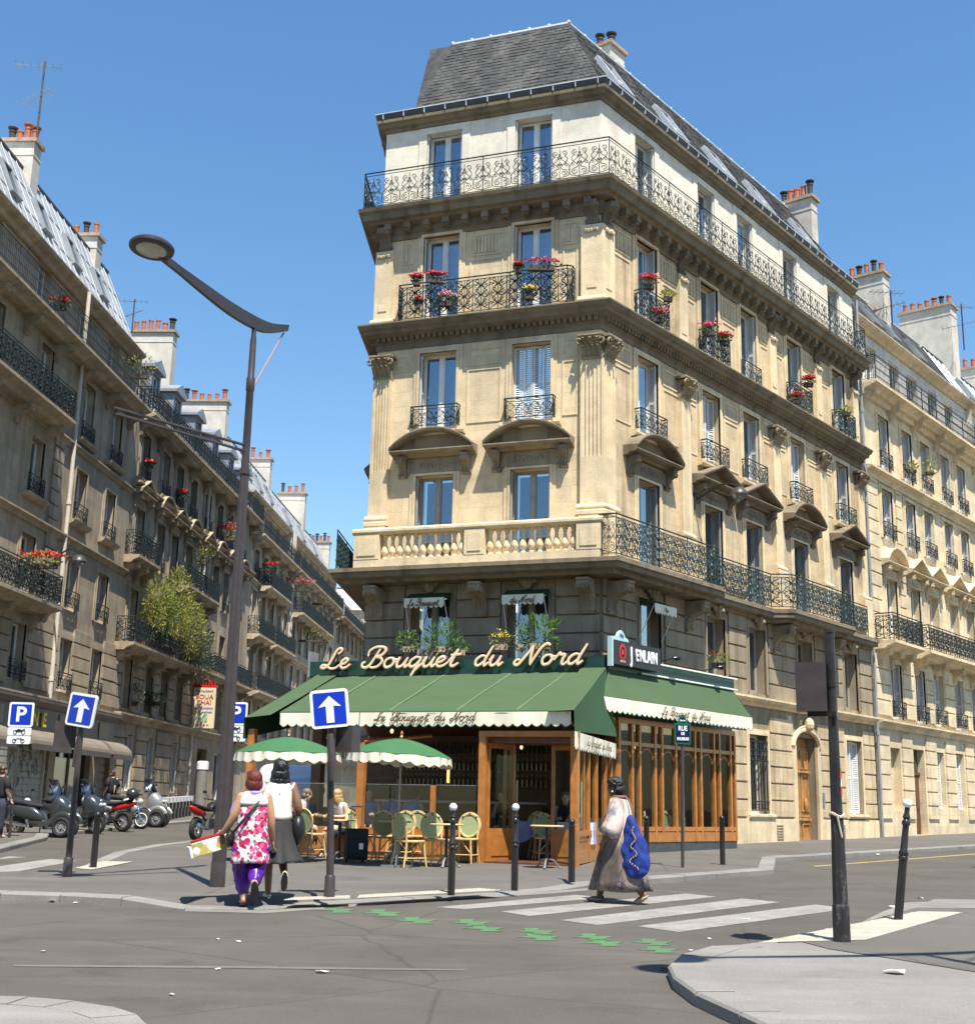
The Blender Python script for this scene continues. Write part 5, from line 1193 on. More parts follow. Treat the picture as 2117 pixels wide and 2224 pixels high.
for k, u in enumerate((.7, 3.0)):
    s = thing('spot_lamp', ['black spot lamp on the right sign nearer the JENLAIN sign', 'black spot lamp at the far end of the right sign'][k], 'lamp', MR @ T(u, -1.4, 4.75), 'sign spot lamps')
    mb = MB(); mb.tube([(u, -1.3, 4.73), (u, -1.3, 4.85), (u-.02, -1.7, 4.9)], .014, 5); mb.build('arm', m_black, s, MR); mb = MB(); mb.ell((u-.02, -1.78, 4.9), .16, .11, .07, 8, 6); mb.build('lamp_head', m_black, s, MR, True)
mini_awning(MF, -4.63, None, 'small white window awning reading Le Bouquet on the first storey')
mini_awning(MF, -1.92, None, 'small white window awning reading du Nord on the first storey'); mini_awning(MR, 2.32, None, 'small white window awning round the corner on the right-hand front')
def mini_txt(M, uc, words, w):
    mb = MB(); tot = sum(len(x) for x in words)+.6*(len(words)-1); x = uc-w/2
    for wd in words:
        q = w*len(wd)/tot
        for c, k in script(wd, x, x+q, 6.33, .085, .012, 4, .3, .35): n = len(mb.v); mb.v += [(a, b-.56, d) for a, b, d in k.v]; mb.f += [tuple(i+n for i in f) for f in k.f]
        x += q+w*.6/tot
    return mb
aws_ = [o for o in COL.objects if o.name.startswith('window_awning')]
mini_txt(MF, -4.63, ['Le', 'Bouquet'], .88).build('lettering', m_text, aws_[0], MF); mini_txt(MF, -1.92, ['du', 'Nord'], .66).build('lettering', m_text, aws_[1], MF)
ob('lettering', font_mesh('Bar', .17, m_text, .003), aws_[2], MR @ T(2.32, -.57, 6.4) @ UPR @ Matrix.Shear('XY', 4, (.25, 0)))
# --- warm lamps inside
m_glow = mat('lamp_glow', (.9, .5, .15), .5, .02, 3, emit=(1, .55, .16), estr=1.6)
m_glow2 = mat('bulb_glow', (.8, .5, .18), .5, .02, 3, emit=(1, .6, .2), estr=.9)
for k, (p, lb) in enumerate([(mfw(-1.5, 4.5, 2.0), 'glowing orange tube lamp hanging inside the terrace left of the door'), (mfw(.55, 3.5, 1.95), 'glowing orange tube lamp seen through the open door'), (mfw(-2.8, 3.2, 2.0), 'glowing orange tube lamp deep inside the terrace')]):
    l = thing('pendant_lamp', lb, 'lamp', T(p.x, p.y, 1.7), 'tube lamps inside the cafe'); mb = MB(); mb.tube([(p.x, p.y, 1.75), (p.x, p.y, 2.2)], .03, 7); mb.build('tube', m_glow, l); mb = MB(); mb.tube([(p.x, p.y, 2.2), (p.x, p.y, 3.02)], .006, 4); mb.build('cord', m_black, l)
for k, (p, lb) in enumerate([(ap(851, 1588, 25.5), 'small round bulb lamp under the front awning'), (ap(779, 1602, 25.6), 'small bulb lamp left of the tall orange post'), (ap(713, 1602, 25.7), 'square wall lantern near the left parasol'), (ap(1132, 1623, 27), 'small bulb lamp inside above the door'), (ap(1216, 1622, 27), 'small bulb lamp beside the right door post'), (mrw(-.4, 1.2, 3.05), 'round globe lamp in the right-hand window'), (ap(1380, 1623, 31.5), 'small globe lamp at the left of the right-hand window')]):
    l = thing('globe_lamp', lb, 'lamp', T(p.x, p.y, p.z), 'bulb lamps of the cafe'); mb = MB(); mb.ell(tuple(p), .035, .035, .045, 8, 6); mb.build('bulb', m_glow2, l, None, True); mb = MB(); mb.tube([(p.x, p.y, p.z+.06), (p.x, p.y, 3.02)], .008, 4); mb.build('stem', m_black, l)
# ================================================================== chairs, tables, parasols
m_rat = mat('rattan', (.58, .42, .20), .5, .25, 14); m_weave = mat('green_weave', (.30, .34, .17), .6, .3, 60, bump=.3); m_weaved = mat('weave_band', (.02, .10, .06), .6, .2, 10)
def chair_proto():
    t = thing('bistro_chair', '', 'chair')
    s = MB(); n = 20; R = [(.225*abs(cos(2*pi*i/n))**.6*(1 if cos(2*pi*i/n) >= 0 else -1), .215*abs(sin(2*pi*i/n))**.6*(1 if sin(2*pi*i/n) >= 0 else -1)) for i in range(n)]
    s.rings([[(x, y, .445) for x, y in R], [(x, y, .46) for x, y in R]], True, True); seat = s.build('seat', m_weave, t)
    s = MB(); s.tube([(x*1.04, y*1.04, .45) for x, y in R], .021, 6, False, 1, True); s.build('seat_rim', m_rat, seat, None, True)
    b = MB(); ring = [(.2*cos(a), .20+.05*(sin(a)*.5+.5), .70+.215*sin(a)) for a in [2*pi*i/22 for i in range(22)]]
    b.tube(ring, .02, 6, False, 1, True); ring2 = [(x*1.13, y+.012, .7+(z-.7)*1.1) for x, y, z in ring]; b.tube(ring2[-3:]+ring2[:14], .016, 6, True); bk = b.build('backrest', m_rat, t, None, True)
    b = MB(); b.poly([(x*.97, y, z) for x, y, z in ring]); b.poly([(x*.97, y+.012, z) for x, y, z in reversed(ring)]); b.build('back_weave', m_weave, bk)
    b = MB()
    for a in (pi*.25, pi*.75, pi*.5): b.tube([(.2*cos(a+q), .2+.05*(sin(a+q)*.5+.5), .7+.215*sin(a+q)) for q in (-.09, 0, .09)], .0235, 6)
    b.build('binding', m_weaved, bk)
    for sx in (-1, 1):
        l = MB(); l.tube(crom([(sx*.225, -.225, 0), (sx*.2, -.195, .25), (sx*.185, -.18, .45)], 3), [.014]+[.019]*6, 6); l.build('leg', m_rat, t, None, True)
        l = MB(); l.tube(crom([(sx*.215, .25, 0), (sx*.185, .19, .3), (sx*.185, .19, .47), (sx*.2, .215, .66)], 3), [.014]+[.019]*9, 6); l.build('leg', m_rat, t, None, True)
        l = MB(); l.tube(crom([(sx*.215, -.2, .18), (sx*.1, -.19, .3), (sx*.0, -.18, .43)], 3), .011, 5); l.tube([(sx*.205, -.2, .16), (sx*.205, .21, .16)], .012, 5); l.build('brace', m_rat, t)
    l = MB(); l.tube([(-.21, -.2, .16), (.21, -.2, .16)], .012, 5); l.tube([(-.2, .21, .16), (.2, .21, .16)], .012, 5); l.build('stretcher', m_rat, t)
    return t
chair0 = chair_proto(); used_chair = [False]
def chair(p, rz, label, group='rattan chairs on the terrace', s=1.0):
    M = T(p.x, p.y, p.z) @ RZ(rz) @ S3(s, s, s)
    c = copy_tree(chair0, M); tag(c, label, 'chair', group); return c
def table_proto():
    t = thing('bistro_table', '', 'table'); m = MB(); m.lathe([(.01, .735), (.3, .735), (.315, .75), (.3, .765), (.01, .765)], 28); m.build('table_top', mat('table_top', (.60, .44, .20), .35, .1, 5), t, None, True)
    m = MB(); m.lathe([(.03, .05), (.028, .5), (.04, .6), (.03, .72)], 10); m.build('pedestal', m_black, t, None, True)
    for k in range(3):
        a = k*2*pi/3+.3; m = MB(); m.tube(crom([(.03*cos(a), .03*sin(a), .16), (.13*cos(a), .13*sin(a), .14), (.24*cos(a), .24*sin(a), .015)], 4), .02, 6); m.ell((.25*cos(a), .25*sin(a), .02), .04, .04, .02, 7, 4); m.build('foot', m_galv, t, None, True)
    return t
table0 = table_proto()
def table(p, label, rz=0): c = copy_tree(table0, T(p.x, p.y, p.z) @ RZ(rz)); return tag(c, label, 'table', 'round tables on the terrace')
FWD = 0.0   # rz=0: chair looks toward the camera (-y)
for x, y, rz, lb in [(1008, 1880, -.35, 'sunlit rattan chair left of the cafe door'), (948, 1884, .5, 'rattan chair half in shade beside the small table left of the door'), (888, 1888, 2.2, 'rattan chair with its dark back turned, right of the parasol stand'), (905, 1872, .1, 'rattan chair behind the parasol stand against the glass screen'),
    (838, 1876, 2.9, 'rattan chair with its oval back to the street, left of the parasol stand'), (828, 1866, .2, 'rattan chair tucked against the glass screen behind the shaded chairs'), (783, 1874, 1.2, 'rattan chair beside the black suitcase'), (758, 1862, .2, 'rattan chair under the seated blonde woman'), (697, 1858, 0.0, 'rattan chair behind the white-topped walker'), (672, 1868, 2.6, 'rattan chair with crossed legs left of the round table'), (632, 1858, .3, 'leftmost rattan chair of the terrace'), (868, 1873, -.3, 'rattan chair directly behind the parasol pole'), (805, 1864, 0, 'rattan chair between the suitcase chair and the glass screen'), (925, 1866, .35, 'rattan chair at the back beside the short orange post'),
    (1186, 1876, .25, 'sunlit rattan chair behind the small table right of the door'), (1248, 1876, -.15, 'sunlit rattan chair in front of the corner post')]:
    chair(gp(x, y-5), rz, lb)
table(gp(968, 1884), 'small round table left of the cafe door'); table(gp(1187, 1886), 'small round table right of the cafe door'); table(gp(735, 1870), 'small round table of the seated blonde woman'); table(gp(855, 1874), 'small round table in shade behind the parasol stand')
# indoor chairs and laid tables, seen through the glass
m_blue_c = mat('blue_cloth', (.25, .30, .50), .9, .1, 4); m_white_c = mat('white_cloth', (.6, .62, .66), .9, .06, 4)
def laid_table(p, label, m):
    t = thing('laid_table', label, 'table', T(p.x, p.y, p.z), 'laid tables inside the cafe'); mb = MB(); mb.box(p.x-.33, p.x+.33, p.y-.33, p.y+.33, p.z+.72, p.z+.75); mb.build('table_top', m_woodd, t)
    mb = MB(); n = 40; ra = []; rb = []
    for i in range(n):
        a = 2*pi*i/n; q = .36/max(abs(cos(a)), abs(sin(a))); k = 1+.05*sin(i*2.1); dz = -.28-.14*abs(sin(2*a)); ra.append((p.x+q*cos(a), p.y+q*sin(a), p.z+.757)); rb.append((p.x+q*k*1.03*cos(a), p.y+q*k*1.03*sin(a), p.z+.75+dz))
    mb.rings([rb, ra], True, False); mb.poly(ra); mb.build('tablecloth', m, t)
    mb = MB()
    for sx in (-1, 1):
        for sy in (-1, 1): mb.box(p.x+sx*.28-.02, p.x+sx*.28+.02, p.y+sy*.28-.02, p.y+sy*.28+.02, p.z, p.z+.72)
    mb.build('legs', m_black, t)
for k, (q, lb) in enumerate([((-.1, 5.3), 'blue-clothed table just inside the open door'), ((.75, 5.0), 'blue-clothed table behind the right door leaf'), ((-3.0, 5.2), 'blue-clothed table behind the tall orange post'), ((-4.6, 4.4), 'blue-clothed table at the left end inside')]): laid_table(mfw(q[0], q[1], .2), lb, m_blue_c)
laid_table(mrw(-1.2, .6, .27), 'white-clothed table in the corner window', m_white_c); laid_table(Vector((1.9, 26.6, .2)), 'white-clothed table in the angled side window', m_white_c)
for k, (p, rz, lb) in enumerate([(mfw(.15, 5.5, .21), .3, 'chair at the blue table inside the door'), (mrw(-.35, 1.15, .27), -1.6, 'first chair inside the right-hand window'), (mrw(.85, 1.12, .28), -.6, 'second chair inside the right-hand window'), (mrw(2.3, 1.12, .3), .9, 'third chair inside the right-hand window'), (Vector((1.75, 26.0, .2)), -.6, 'chair inside the angled side window'), (mrw(1.7, .55, .3), -1.9, 'chair between the second and third windows on the right')]): chair(p, rz, lb, 'rattan chairs inside the cafe')
for o in (chair0, table0):
    for c in kids(o):
        for d in kids(c): bpy.data.objects.remove(d)
        bpy.data.objects.remove(c)
    bpy.data.objects.remove(o)
# parasols
m_par = mat('parasol_green', (.045, .135, .058), .8, .08, 2, spec=.2); m_parw = mat('parasol_cream', (.78, .72, .58), .85, .05, 3, spec=.2)
def parasol(c, top, rad, label, tilt=0.0):
    t = thing('parasol', label, 'parasol', T(c.x, c.y, c.z), 'green cafe parasols'); n = 40; Mt = T(c.x, c.y, top) @ Matrix.Rotation(tilt, 4, 'Y')
    mb = MB(); R = []
    for k in range(7):
        s = k/6; r = rad*max(.02, s); R.append([(r*1.0*cos(2*pi*i/n), r*1.0*sin(2*pi*i/n), -.30*s**1.7-.012*s*(1-abs(cos(5*2*pi*i/n)))) for i in range(n)])
    mb.rings(R, True, False); mb.build('canopy', m_par, t, Mt, 'all')
    vb = MB(); N = 120; r0 = []; r1 = []
    for i in range(N):
        a = 2*pi*i/N; sc = abs(sin(a*12)); r0.append((rad*cos(a)*.995, rad*sin(a)*.995, -.30-.03*(1-abs(cos(5*a))))); r1.append(((rad+.025*sin(a*24))*cos(a), (rad+.025*sin(a*24))*sin(a), -.43-.05*sc-.02*sin(a*5)))
    vb.rings([r1, r0], True, False); vb.build('valance', m_parw, t, Mt, 'all')
    pm = MB(); pm.tube([(c.x, c.y, c.z), (c.x, c.y, c.z+.85)], .024, 8); pm.tube([(c.x, c.y, c.z+.8), (c.x+sin(tilt)*-.0, c.y, top)], .018, 8); pm.build('pole', m_galv, t, None, True)
    f = MB(); f.lathe([(.02, 0), (.035, .03), (.018, .06), (.03, .1), (.01, .14)], 8, (0, 0, 0)); f.build('finial', m_wood, t, Mt, True)
    for i in range(10):
        a = 2*pi*i/10; rb = MB(); rb.tube([(0, 0, -.05), (rad*.5*cos(a), rad*.5*sin(a), -.14), (rad*cos(a), rad*sin(a), -.33)], .008, 4); rb.build('rib', m_wood, t, Mt)
    for i in range(3):
        a = i*2*pi/3+.5; lg = MB(); lg.tube([(c.x+.02*cos(a), c.y+.02*sin(a), c.z+.5), (c.x+.3*cos(a), c.y+.3*sin(a), c.z+.02)], .01, 5); lg.build('stand_leg', m_galv, t)
    bs = MB(); bs.box(c.x-.28, c.x+.28, c.y-.2, c.y+.2, c.z, c.z+.03); bs.build('base_plate', m_galv, t)
g = gp(862, 1882); parasol(g, 2.41, .95, 'green parasol with cream scalloped edge left of the cafe door', .05)
g = gp(618, 1872); parasol(Vector((-3.62, 24.0, zg(24.0))), 2.42, .98, 'green parasol with cream scalloped edge behind the two walking women')
# suitcase
p = gp(772, 1874); sc_ = thing('suitcase', 'black upright suitcase with a pale luggage tag beside the chairs', 'suitcase', T(p.x, p.y, p.z)); m_lug = mat('black_fabric', (.012, .013, .02), .8, .2, 20)
blk('body', m_lug, sc_, T(p.x, p.y, p.z) @ RZ(.3), -.2, .2, -.13, .13, .06, .62, .04); blk('pocket', m_lug, sc_, T(p.x, p.y, p.z) @ RZ(.3), -.16, .16, -.16, -.13, .1, .42, .03); blk('luggage_tag', m_signw, sc_, T(p.x, p.y, p.z) @ RZ(.3), .02, .1, -.17, -.163, .25, .36)
mb = MB(); 
for s in (-.1, .1): mb.tube([(s, .08, .6), (s, .08, 1.02)], .009, 5)
mb.tube([(-.11, .08, 1.02), (.11, .08, 1.02)], .014, 6); mb.build('handle', m_galv, sc_, T(p.x, p.y, p.z) @ RZ(.3))
for s in (-1, 1): mb = MB(); mb.tube([(s*.15-.015, .1, .035), (s*.15+.015, .1, .035)], .035, 10); mb.build('wheel', m_rubber, sc_, T(p.x, p.y, p.z) @ RZ(.3))
# ================================================================== street furniture
def fluted(mb, x, y, prof, n=10, dep=.1):
    R = []
    for r, z in prof:
        R.append([(x+r*(1 if j % 2 == 0 else 1-dep)*cos(pi*j/n), y+r*(1 if j % 2 == 0 else 1-dep)*sin(pi*j/n), z) for j in range(2*n)])
    mb.rings(R, True, True)
def street_lamp(M, label, cross=True):
    """tall fluted pole with a curved blade arm, saucer lantern, strut; built round the origin with the arm toward -y"""
    t = thing('street_lamp', label, 'street lamp', M, 'tall curved street lamps')
    p = MB(); p.lathe([(.105, 0), (.105, .3), (.1, .33)], 16); p.build('base_collar', m_brownp, t, M, True)
    p = MB(); fluted(p, 0, 0, [(.1, .33), (.092, 2.2), (.078, 4.2), (.066, 6.0)], 9, .12); p.lathe([(.078, 5.9), (.078, 5.98)], 14); p.build('pole', m_brownp, t, M)
    p = MB(); p.lathe([(.06, 5.98), (.056, 7.2), (.066, 7.22), (.066, 7.4), (.052, 7.44), (.048, 8.0), (.036, 8.1), (.036, 8.3)], 14); p.build('pole_top', m_brownp, t, M, True)
    pts = crom([(0, .84, 8.52), (0, .4, 8.36), (0, 0, 8.3), (0, -.65, 8.3), (0, -1.3, 8.36), (0, -1.9, 8.43), (0, -2.25, 8.47)], 5); a = MB(); R = []
    n = len(pts)
    for i, q in enumerate(pts):
        s = i/(n-1); h = .05+.045*sin(pi*min(1, s*1.25)); w = .04*(1-.4*s)
        R.append([(-w, q.y, q.z-h), (w, q.y, q.z-h), (w*1.5, q.y, q.z+h), (-w*1.5, q.y, q.z+h)])
    a.rings(R, True, True); arm = a.build('arm', m_brownp, t, M)
    h = MB(); h.lathe([(.2, -.035), (.3, -.045), (.345, -.02), (.35, .02), (.3, .07), (.18, .12), (.02, .14)], 26, (0, 0, 0)); H = M @ T(0, -2.42, 8.5) @ Matrix.Rotation(-.12, 4, 'X') @ S3(.88, .88, .9); hd = h.build('lantern', m_brownp, t, H, True)
    g = MB(); g.lathe([(.02, -.075), (.12, -.07), (.2, -.05), (.235, -.04)], 24); g.build('lens', mat('lens_glass', (.42, .45, .38), .12, .2, 5), hd, H, True)
    s = MB(); s.tube([(0, .78, 8.42), (0, .08, 7.3)], .014, 6); s.build('strut', mat('pinkish_steel', (.35, .24, .22), .5, .1, 5), t, M)
    if cross:
        c = MB()
        for dz, dx in ((0, 0), (-.09, .04)): c.tube([(0, 0, 6.35+dz), (-.6+dx, -2.2, 6.35+dz)], .022, 6)
        c.build('bracket_arm', m_brownp, t, M)
    return t
base = gp(472, 1926); AZ = -atan2(1.08, 2.28)+0   # the arm points toward the camera and left
lamp1 = street_lamp(T(base.x, base.y, base.z) @ RZ(AZ), 'tall brown street lamp with curved arm standing behind the two walking women')
lamp2 = street_lamp(T(5.5, 8.44, zg(8.44)) @ RZ(-1.29), 'street lamp beyond the right edge whose shadow crosses the near pavement', False)
# ---- posts and signs
m_peel = None
def _peel():
    m, t, b = _nodes('peeling_paint'); p = _pos(t); g = t.nodes.new('ShaderNodeNewGeometry'); sp = t.nodes.new('ShaderNodeSeparateXYZ'); t.links.new(g.outputs['Position'], sp.inputs[0])
    n = _noise(t, 16, 6, _pos(t, (1, 1, .45)), .75); n2 = _noise(t, 3, 3, p)
    c = _mix(t, (.016, .015, .016), (.22, .22, .21), _ramp(t, n, [(.54, 0.0), (.6, .8)])); c = _mix(t, (.02, .018, .02), c, _ramp(t, n2, [(.35, 0.0), (.6, 1.0)]))
    lo = _ramp(t, sp.outputs['Z'], [(.0, 1.0), (1.0, .25)]); c = _mix(t, (.022, .02, .022), c, lo)
    t.links.new(c, b.inputs['Base Color']); b.inputs['Roughness'].default_value = .5; _bump(t, n, .3, b, .01); return m
m_peel = _peel()
def sign_plate(M, parent, s, h=None, r=.05, back=m_galv):
    """blue square plate with white rim, facing -y, centred"""
    h = h or s
    def rr(w, hh, rad, k=5):
        pts = []
        for cx, cz, a0 in ((w-rad, hh-rad, 0), (-w+rad, hh-rad, pi/2), (-w+rad, -hh+rad, pi), (w-rad, -hh+rad, 1.5*pi)): pts += [(cx+rad*cos(a0+pi/2*i/k), cz+rad*sin(a0+pi/2*i/k)) for i in range(k+1)]
        return pts
    mb = MB(); mb.ext(rr(s/2, h/2, r), 0, .03); pl = mb.build('sign_plate', m_signw, parent, M)
    return pl, rr
def oneway(base, Ysign, px, tilt, yaw, label, s=.5, top=0.0):
    p = base; t = thing('one_way_sign', label, 'road sign', T(p.x, p.y, p.z), 'blue one way signs'); zc = px.z
    pm = MB(); pm.lathe([(.07, 0), (.068, .26), (.056, .28)], 14, (p.x, p.y, p.z)); pm.build('pole_base', m_brownp, t, None, True)
    pm = MB(); pm.tube([(p.x, p.y, p.z+.26), (px.x, p.y, zc+.12)], [.05, .04], 12); pm.build('pole', m_brownp, t, None, True)
    M = T(px.x, p.y-.09, zc) @ RZ(yaw) @ Matrix.Rotation(tilt, 4, 'Y'); pl, rr = sign_plate(M, t, s)
    mb = MB(); mb.ext(rr(s/2*.845, s/2*.845, .012), -.004, .0); mb.build('blue_field', m_blue, pl, M)
    k = s/.5; mb = MB(); mb.ext([(a*k, b*k) for a, b in ((0, .165), (.15, .02), (.05, .035), (.05, -.185), (-.05, -.185), (-.05, .035), (-.15, .02))], -.008, -.004); mb.build('arrow', m_signw, pl, M)
    for dz in (-.12, .12): mb = MB(); mb.box(-.09, .09, .03, .06, dz-.02, dz+.02); mb.build('bracket', m_galv, pl, M)
    return t
b2_ = gp(715, 1950); c2_ = ap(718, 1540, b2_.y)
ow2 = oneway(b2_, None, c2_, radians(-7), radians(8), 'blue one way sign with white arrow in front of the green awning')
mb = MB(); Mb = T(c2_.x+.24, b2_.y+.08, c2_.z-.38) @ RZ(-.5); mb.box(-.13, .13, -.1, .1, -.17, .17); sg_ = mb.build('signal_box', m_brownp, ow2, Mb)
mb = MB(); mb.tube([(.0, .1, .05), (.0, .28, .07)], [.1, .11], 12, False); mb.build('visor', m_black, sg_, Mb)
mb = MB(); mb.tube([tuple(c2_+Vector((.02, -.06, -.33))), tuple(c2_+Vector((.06, -.1, -.62))), tuple(c2_+Vector((.09, -.1, -.93)))], [.05, .055, .05], 10); mb.build('repeater_tube', m_brownp, ow2, None, True)
b1_ = gp(146, 1904); c1_ = ap(181, 1543, b1_.y)
ow1 = oneway(b1_, None, c1_, radians(8), radians(-20), 'blue one way sign with white arrow leaning over the parked scooters', .5)
mb = MB(); Mb = T(c1_.x-.27, b1_.y+.1, c1_.z-.36) @ RZ(.3); mb.box(-.16, .16, -.04, .12, -.2, .2); mb.build('signal_box', m_brownp, ow1, Mb)
mb = MB(); mb.tube([tuple(c1_+Vector((.0, .02, -.28))), tuple(c1_+Vector((-.04, .02, -.6))), tuple(c1_+Vector((-.07, .02, -.85)))], [.045, .05, .03], 8); mb.build('repeater_tube', m_brownp, ow1, None, True)
def parking(p, label, zc, s, icons=True, yaw=0):
    t = thing('parking_sign', label, 'road sign', T(p.x, p.y, p.z), 'blue parking signs'); pm = MB(); pm.tube([(p.x, p.y, p.z), (p.x, p.y, zc+s*.5)], .035, 10); pm.build('pole', m_brownp, t, None, True)
    M = T(p.x, p.y-.06, zc) @ RZ(yaw); pl, rr = sign_plate(M, t, s); mb = MB(); mb.ext(rr(s*.42, s*.42, .03), -.005, 0); mb.build('blue_field', m_blue, pl, M)
    ob('lettering', font_mesh('P', s*.85, m_signw, .003, 'CENTER', s*.02), pl, M @ T(0, -.009, -.01) @ UPR)
    for k in range(2):
        Mk = M @ T(0, 0, -s*.5-.11-.21*k); q, rr2 = sign_plate(Mk, t, s*.95, .19, .04)
        ic = MB()
        for x in (-.1, .1): ic.tube([(x+.045*cos(2*pi*i/12), -.006, -.02+.045*sin(2*pi*i/12)) for i in range(12)], .008, 4, False, 1, True)
        if k == 0: ic.box(-.09, .08, -.012, -.004, -.01, .035); ic.tube([(.08, -.008, .03), (.13, -.008, .065)], .01, 4); ic.box(-.05, .03, -.012, -.004, .03, .055)
        else: ic.tube([(-.1, -.008, -.02), (-.03, -.008, .04), (.06, -.008, .03), (.1, -.008, -.02)], .007, 4); ic.tube([(.06, -.008, .03), (.05, -.008, .065)], .007, 4)
        ic.build('vehicle_symbol', m_black, q, Mk)
    return t
pp = gp(21, 1819); parking(Vector((pp.x-.0, pp.y, pp.z)), 'blue P parking sign with two white vehicle plates at the left edge', ap(37, 1552, pp.y).z, .6, True, .05)
pq_ = ap(514, 1550, 33.0); parking(Vector((pq_.x, 33.0, zg(33))), 'blue parking sign mostly hidden behind the street lamp', pq_.z, .58)
# street-name sign
p = gp(1482, 1884); zc = ap(1484, 1594, p.y).z; rs = thing('street_name_sign', 'dark blue street name plate with green border on a thin post', 'street sign', T(p.x, p.y, p.z))
mb = MB(); mb.tube([(p.x, p.y, p.z), (p.x+.03, p.y, zc+.05)], .032, 10); mb.build('post', m_brownp, rs, None, True)
M = T(p.x+.03, p.y-.05, zc) @ RZ(.12); m_nav = mat('enamel_navy', (.006, .012, .07), .25, .1, 3); m_egr = mat('enamel_green', (.01, .11, .06), .3, .1, 3)
mb = MB(); mb.box(-.165, .165, 0, .025, -.2, .2); mb.ext([(-.12, .2), (.12, .2), (.07, .28), (.06, .34), (0, .38), (-.06, .34), (-.07, .28)], 0, .025); pl = mb.build('sign_plate', m_egr, rs, M)
mb = MB(); mb.box(-.135, .135, -.005, 0, -.165, .17); mb.ext([(-.06, .22), (.06, .22), (.04, .31), (-.04, .31)], -.005, 0); mb.build('navy_field', m_nav, pl, M)
for tx, z, s in (('RUE', .1, .1), ('DE', .0, .055), ('MAUBEUGE', -.1, .058), ('10e Arr', .255, .035)): ob('lettering', font_mesh(tx, s, m_signw, .002, 'CENTER', .003), pl, M @ T(0, -.008, z) @ UPR @ S3(.78 if tx == 'MAUBEUGE' else 1, 1.3 if z < .2 else 1, 1))
# right-hand pole with the back of a traffic light
p = gp(1828, 2046); zt = ap(1806, 1368, p.y).z; rp = thing('traffic_light_pole', 'black post with peeling paint and a traffic light box seen from behind', 'traffic light', T(p.x, p.y, p.z))
mb = MB(); fluted(mb, p.x, p.y, [(.09, p.z), (.088, p.z+.04), (.086, p.z+.34), (.077, p.z+.36), (.064, p.z+1.25)], 8, .08); mb.build('pole_base', m_peel, rp)
mb = MB(); mb.tube([(p.x, p.y, p.z+1.24), (p.x, p.y, zt-.55)], [.058, .047], 16); mb.lathe([(.052, zt-.6), (.056, zt-.55), (.05, zt-.5)], 16, (p.x, p.y, 0)); mb.tube([(p.x, p.y, zt-.55), (p.x, p.y, zt-.02)], [.052, .048], 16); mb.lathe([(.056, zt-.03), (.056, zt)], 16, (p.x, p.y, 0)); mb.build('pole', mat('black_pole_worn', (.022, .02, .022), .38, .5, 9), rp, None, True)
Mb = T(p.x-.2, p.y+.02, zt-.6) @ RZ(-.35); mb = MB(); mb.box(-.15, .15, -.11, .02, -.25, .25); mb = mb.build('signal_box', m_brownp, rp, Mb); blk('signal_back', m_brownp, mb, Mb, -.16, .12, .02, .2, -.22, .22, .06); hm = MB(); hm.box(-.05, .24, -.04, .03, -.3, -.25); hm.build('bracket', m_black, mb, Mb)
for k in range(2): v = MB(); v.tube([(0, .2, .11-.22*k), (0, .36, .1-.22*k)], .09, 12, False); v.build('visor', m_black, mb, Mb)
mb = MB(); mb.tube([(p.x+.07*cos(2*pi*i/14), p.y+.07*sin(2*pi*i/14), p.z+1.22+.02*sin(i)) for i in range(14)], .014, 5, False, 1, True); mb.tube([(p.x-.02, p.y-.075, p.z+1.22), (p.x+.02, p.y-.08, p.z+1.0)], .01, 4); mb.build('cord', mat('dirty_cord', (.5, .44, .34), .9, .2, 12), rp)
for z, m_, a in ((1.62, m_red, .2), (1.53, m_signw, .35), (1.44, m_red, .25)): mb = MB(); mb.poly([(p.x+.062*cos(a-pi/4+q), p.y+.062*sin(a-pi/4+q), z+dz) for q, dz in ((-.5, -.05), (.3, -.06), (.35, .05), (-.4, .04))]); mb.build('sticker', m_, rp)
# ---- bollards
def bollard(p, h, label, white, lean=(0, 0)):
    t = thing('bollard', label, 'bollard', T(p.x, p.y, p.z), 'black bollards'); M = T(p.x, p.y, p.z-.02) @ Matrix.Rotation(lean[0], 4, 'Y') @ Matrix.Rotation(lean[1], 4, 'X')
    mb = MB()
    if white: mb.lathe([(.05, 0), (.05, .35), (.047, h*.5), (.056, h*.505), (.056, h*.525), (.046, h*.535), (.056, h*.545), (.056, h*.565), (.043, h*.58), (.036, h*.78), (.05, h*.79), (.05, h*.81), (.032, h*.83), (.045, h*.85), (.03, h*.88), (.03, h*.93)], 14)
    else: mb.lathe([(.055, 0), (.053, h*.4), (.05, h*.86), (.056, h*.87), (.056, h*.89), (.04, h*.9)], 14)
    mb.build('shaft', m_black, t, M, True); mb = MB(); r = .055; mb.ell((0, 0, h-r), r, r, r, 14, 10); mb.build('ball', m_signw if white else m_black, t, M, 'all'); return t
bollard(gp(979.5, 1941), 1.22, 'white-topped bollard at the kerb in front of the chairs left of the door', True); bollard(gp(1117, 1931), 1.22, 'white-topped bollard in front of the open cafe door', True)
bollard(gp(1949, 2000), 1.42, 'white-topped bollard leaning to the right beside the near pavement', True, (.13, .02))
bollard(gp(1241, 1913), .98, 'black bollard in front of the cafe corner post', False); bollard(gp(1404, 1886), .98, 'black bollard just behind the woman in the long dress', False); bollard(gp(1569, 1878), .98, 'black bollard right of the street name post', False)
bollard(gp(203, 1885), .92, 'black bollard between the leaning one way sign and the scooters', False); bollard(gp(278, 1797), .9, 'thin dark bollard beside the silver three-wheeled scooter', False)
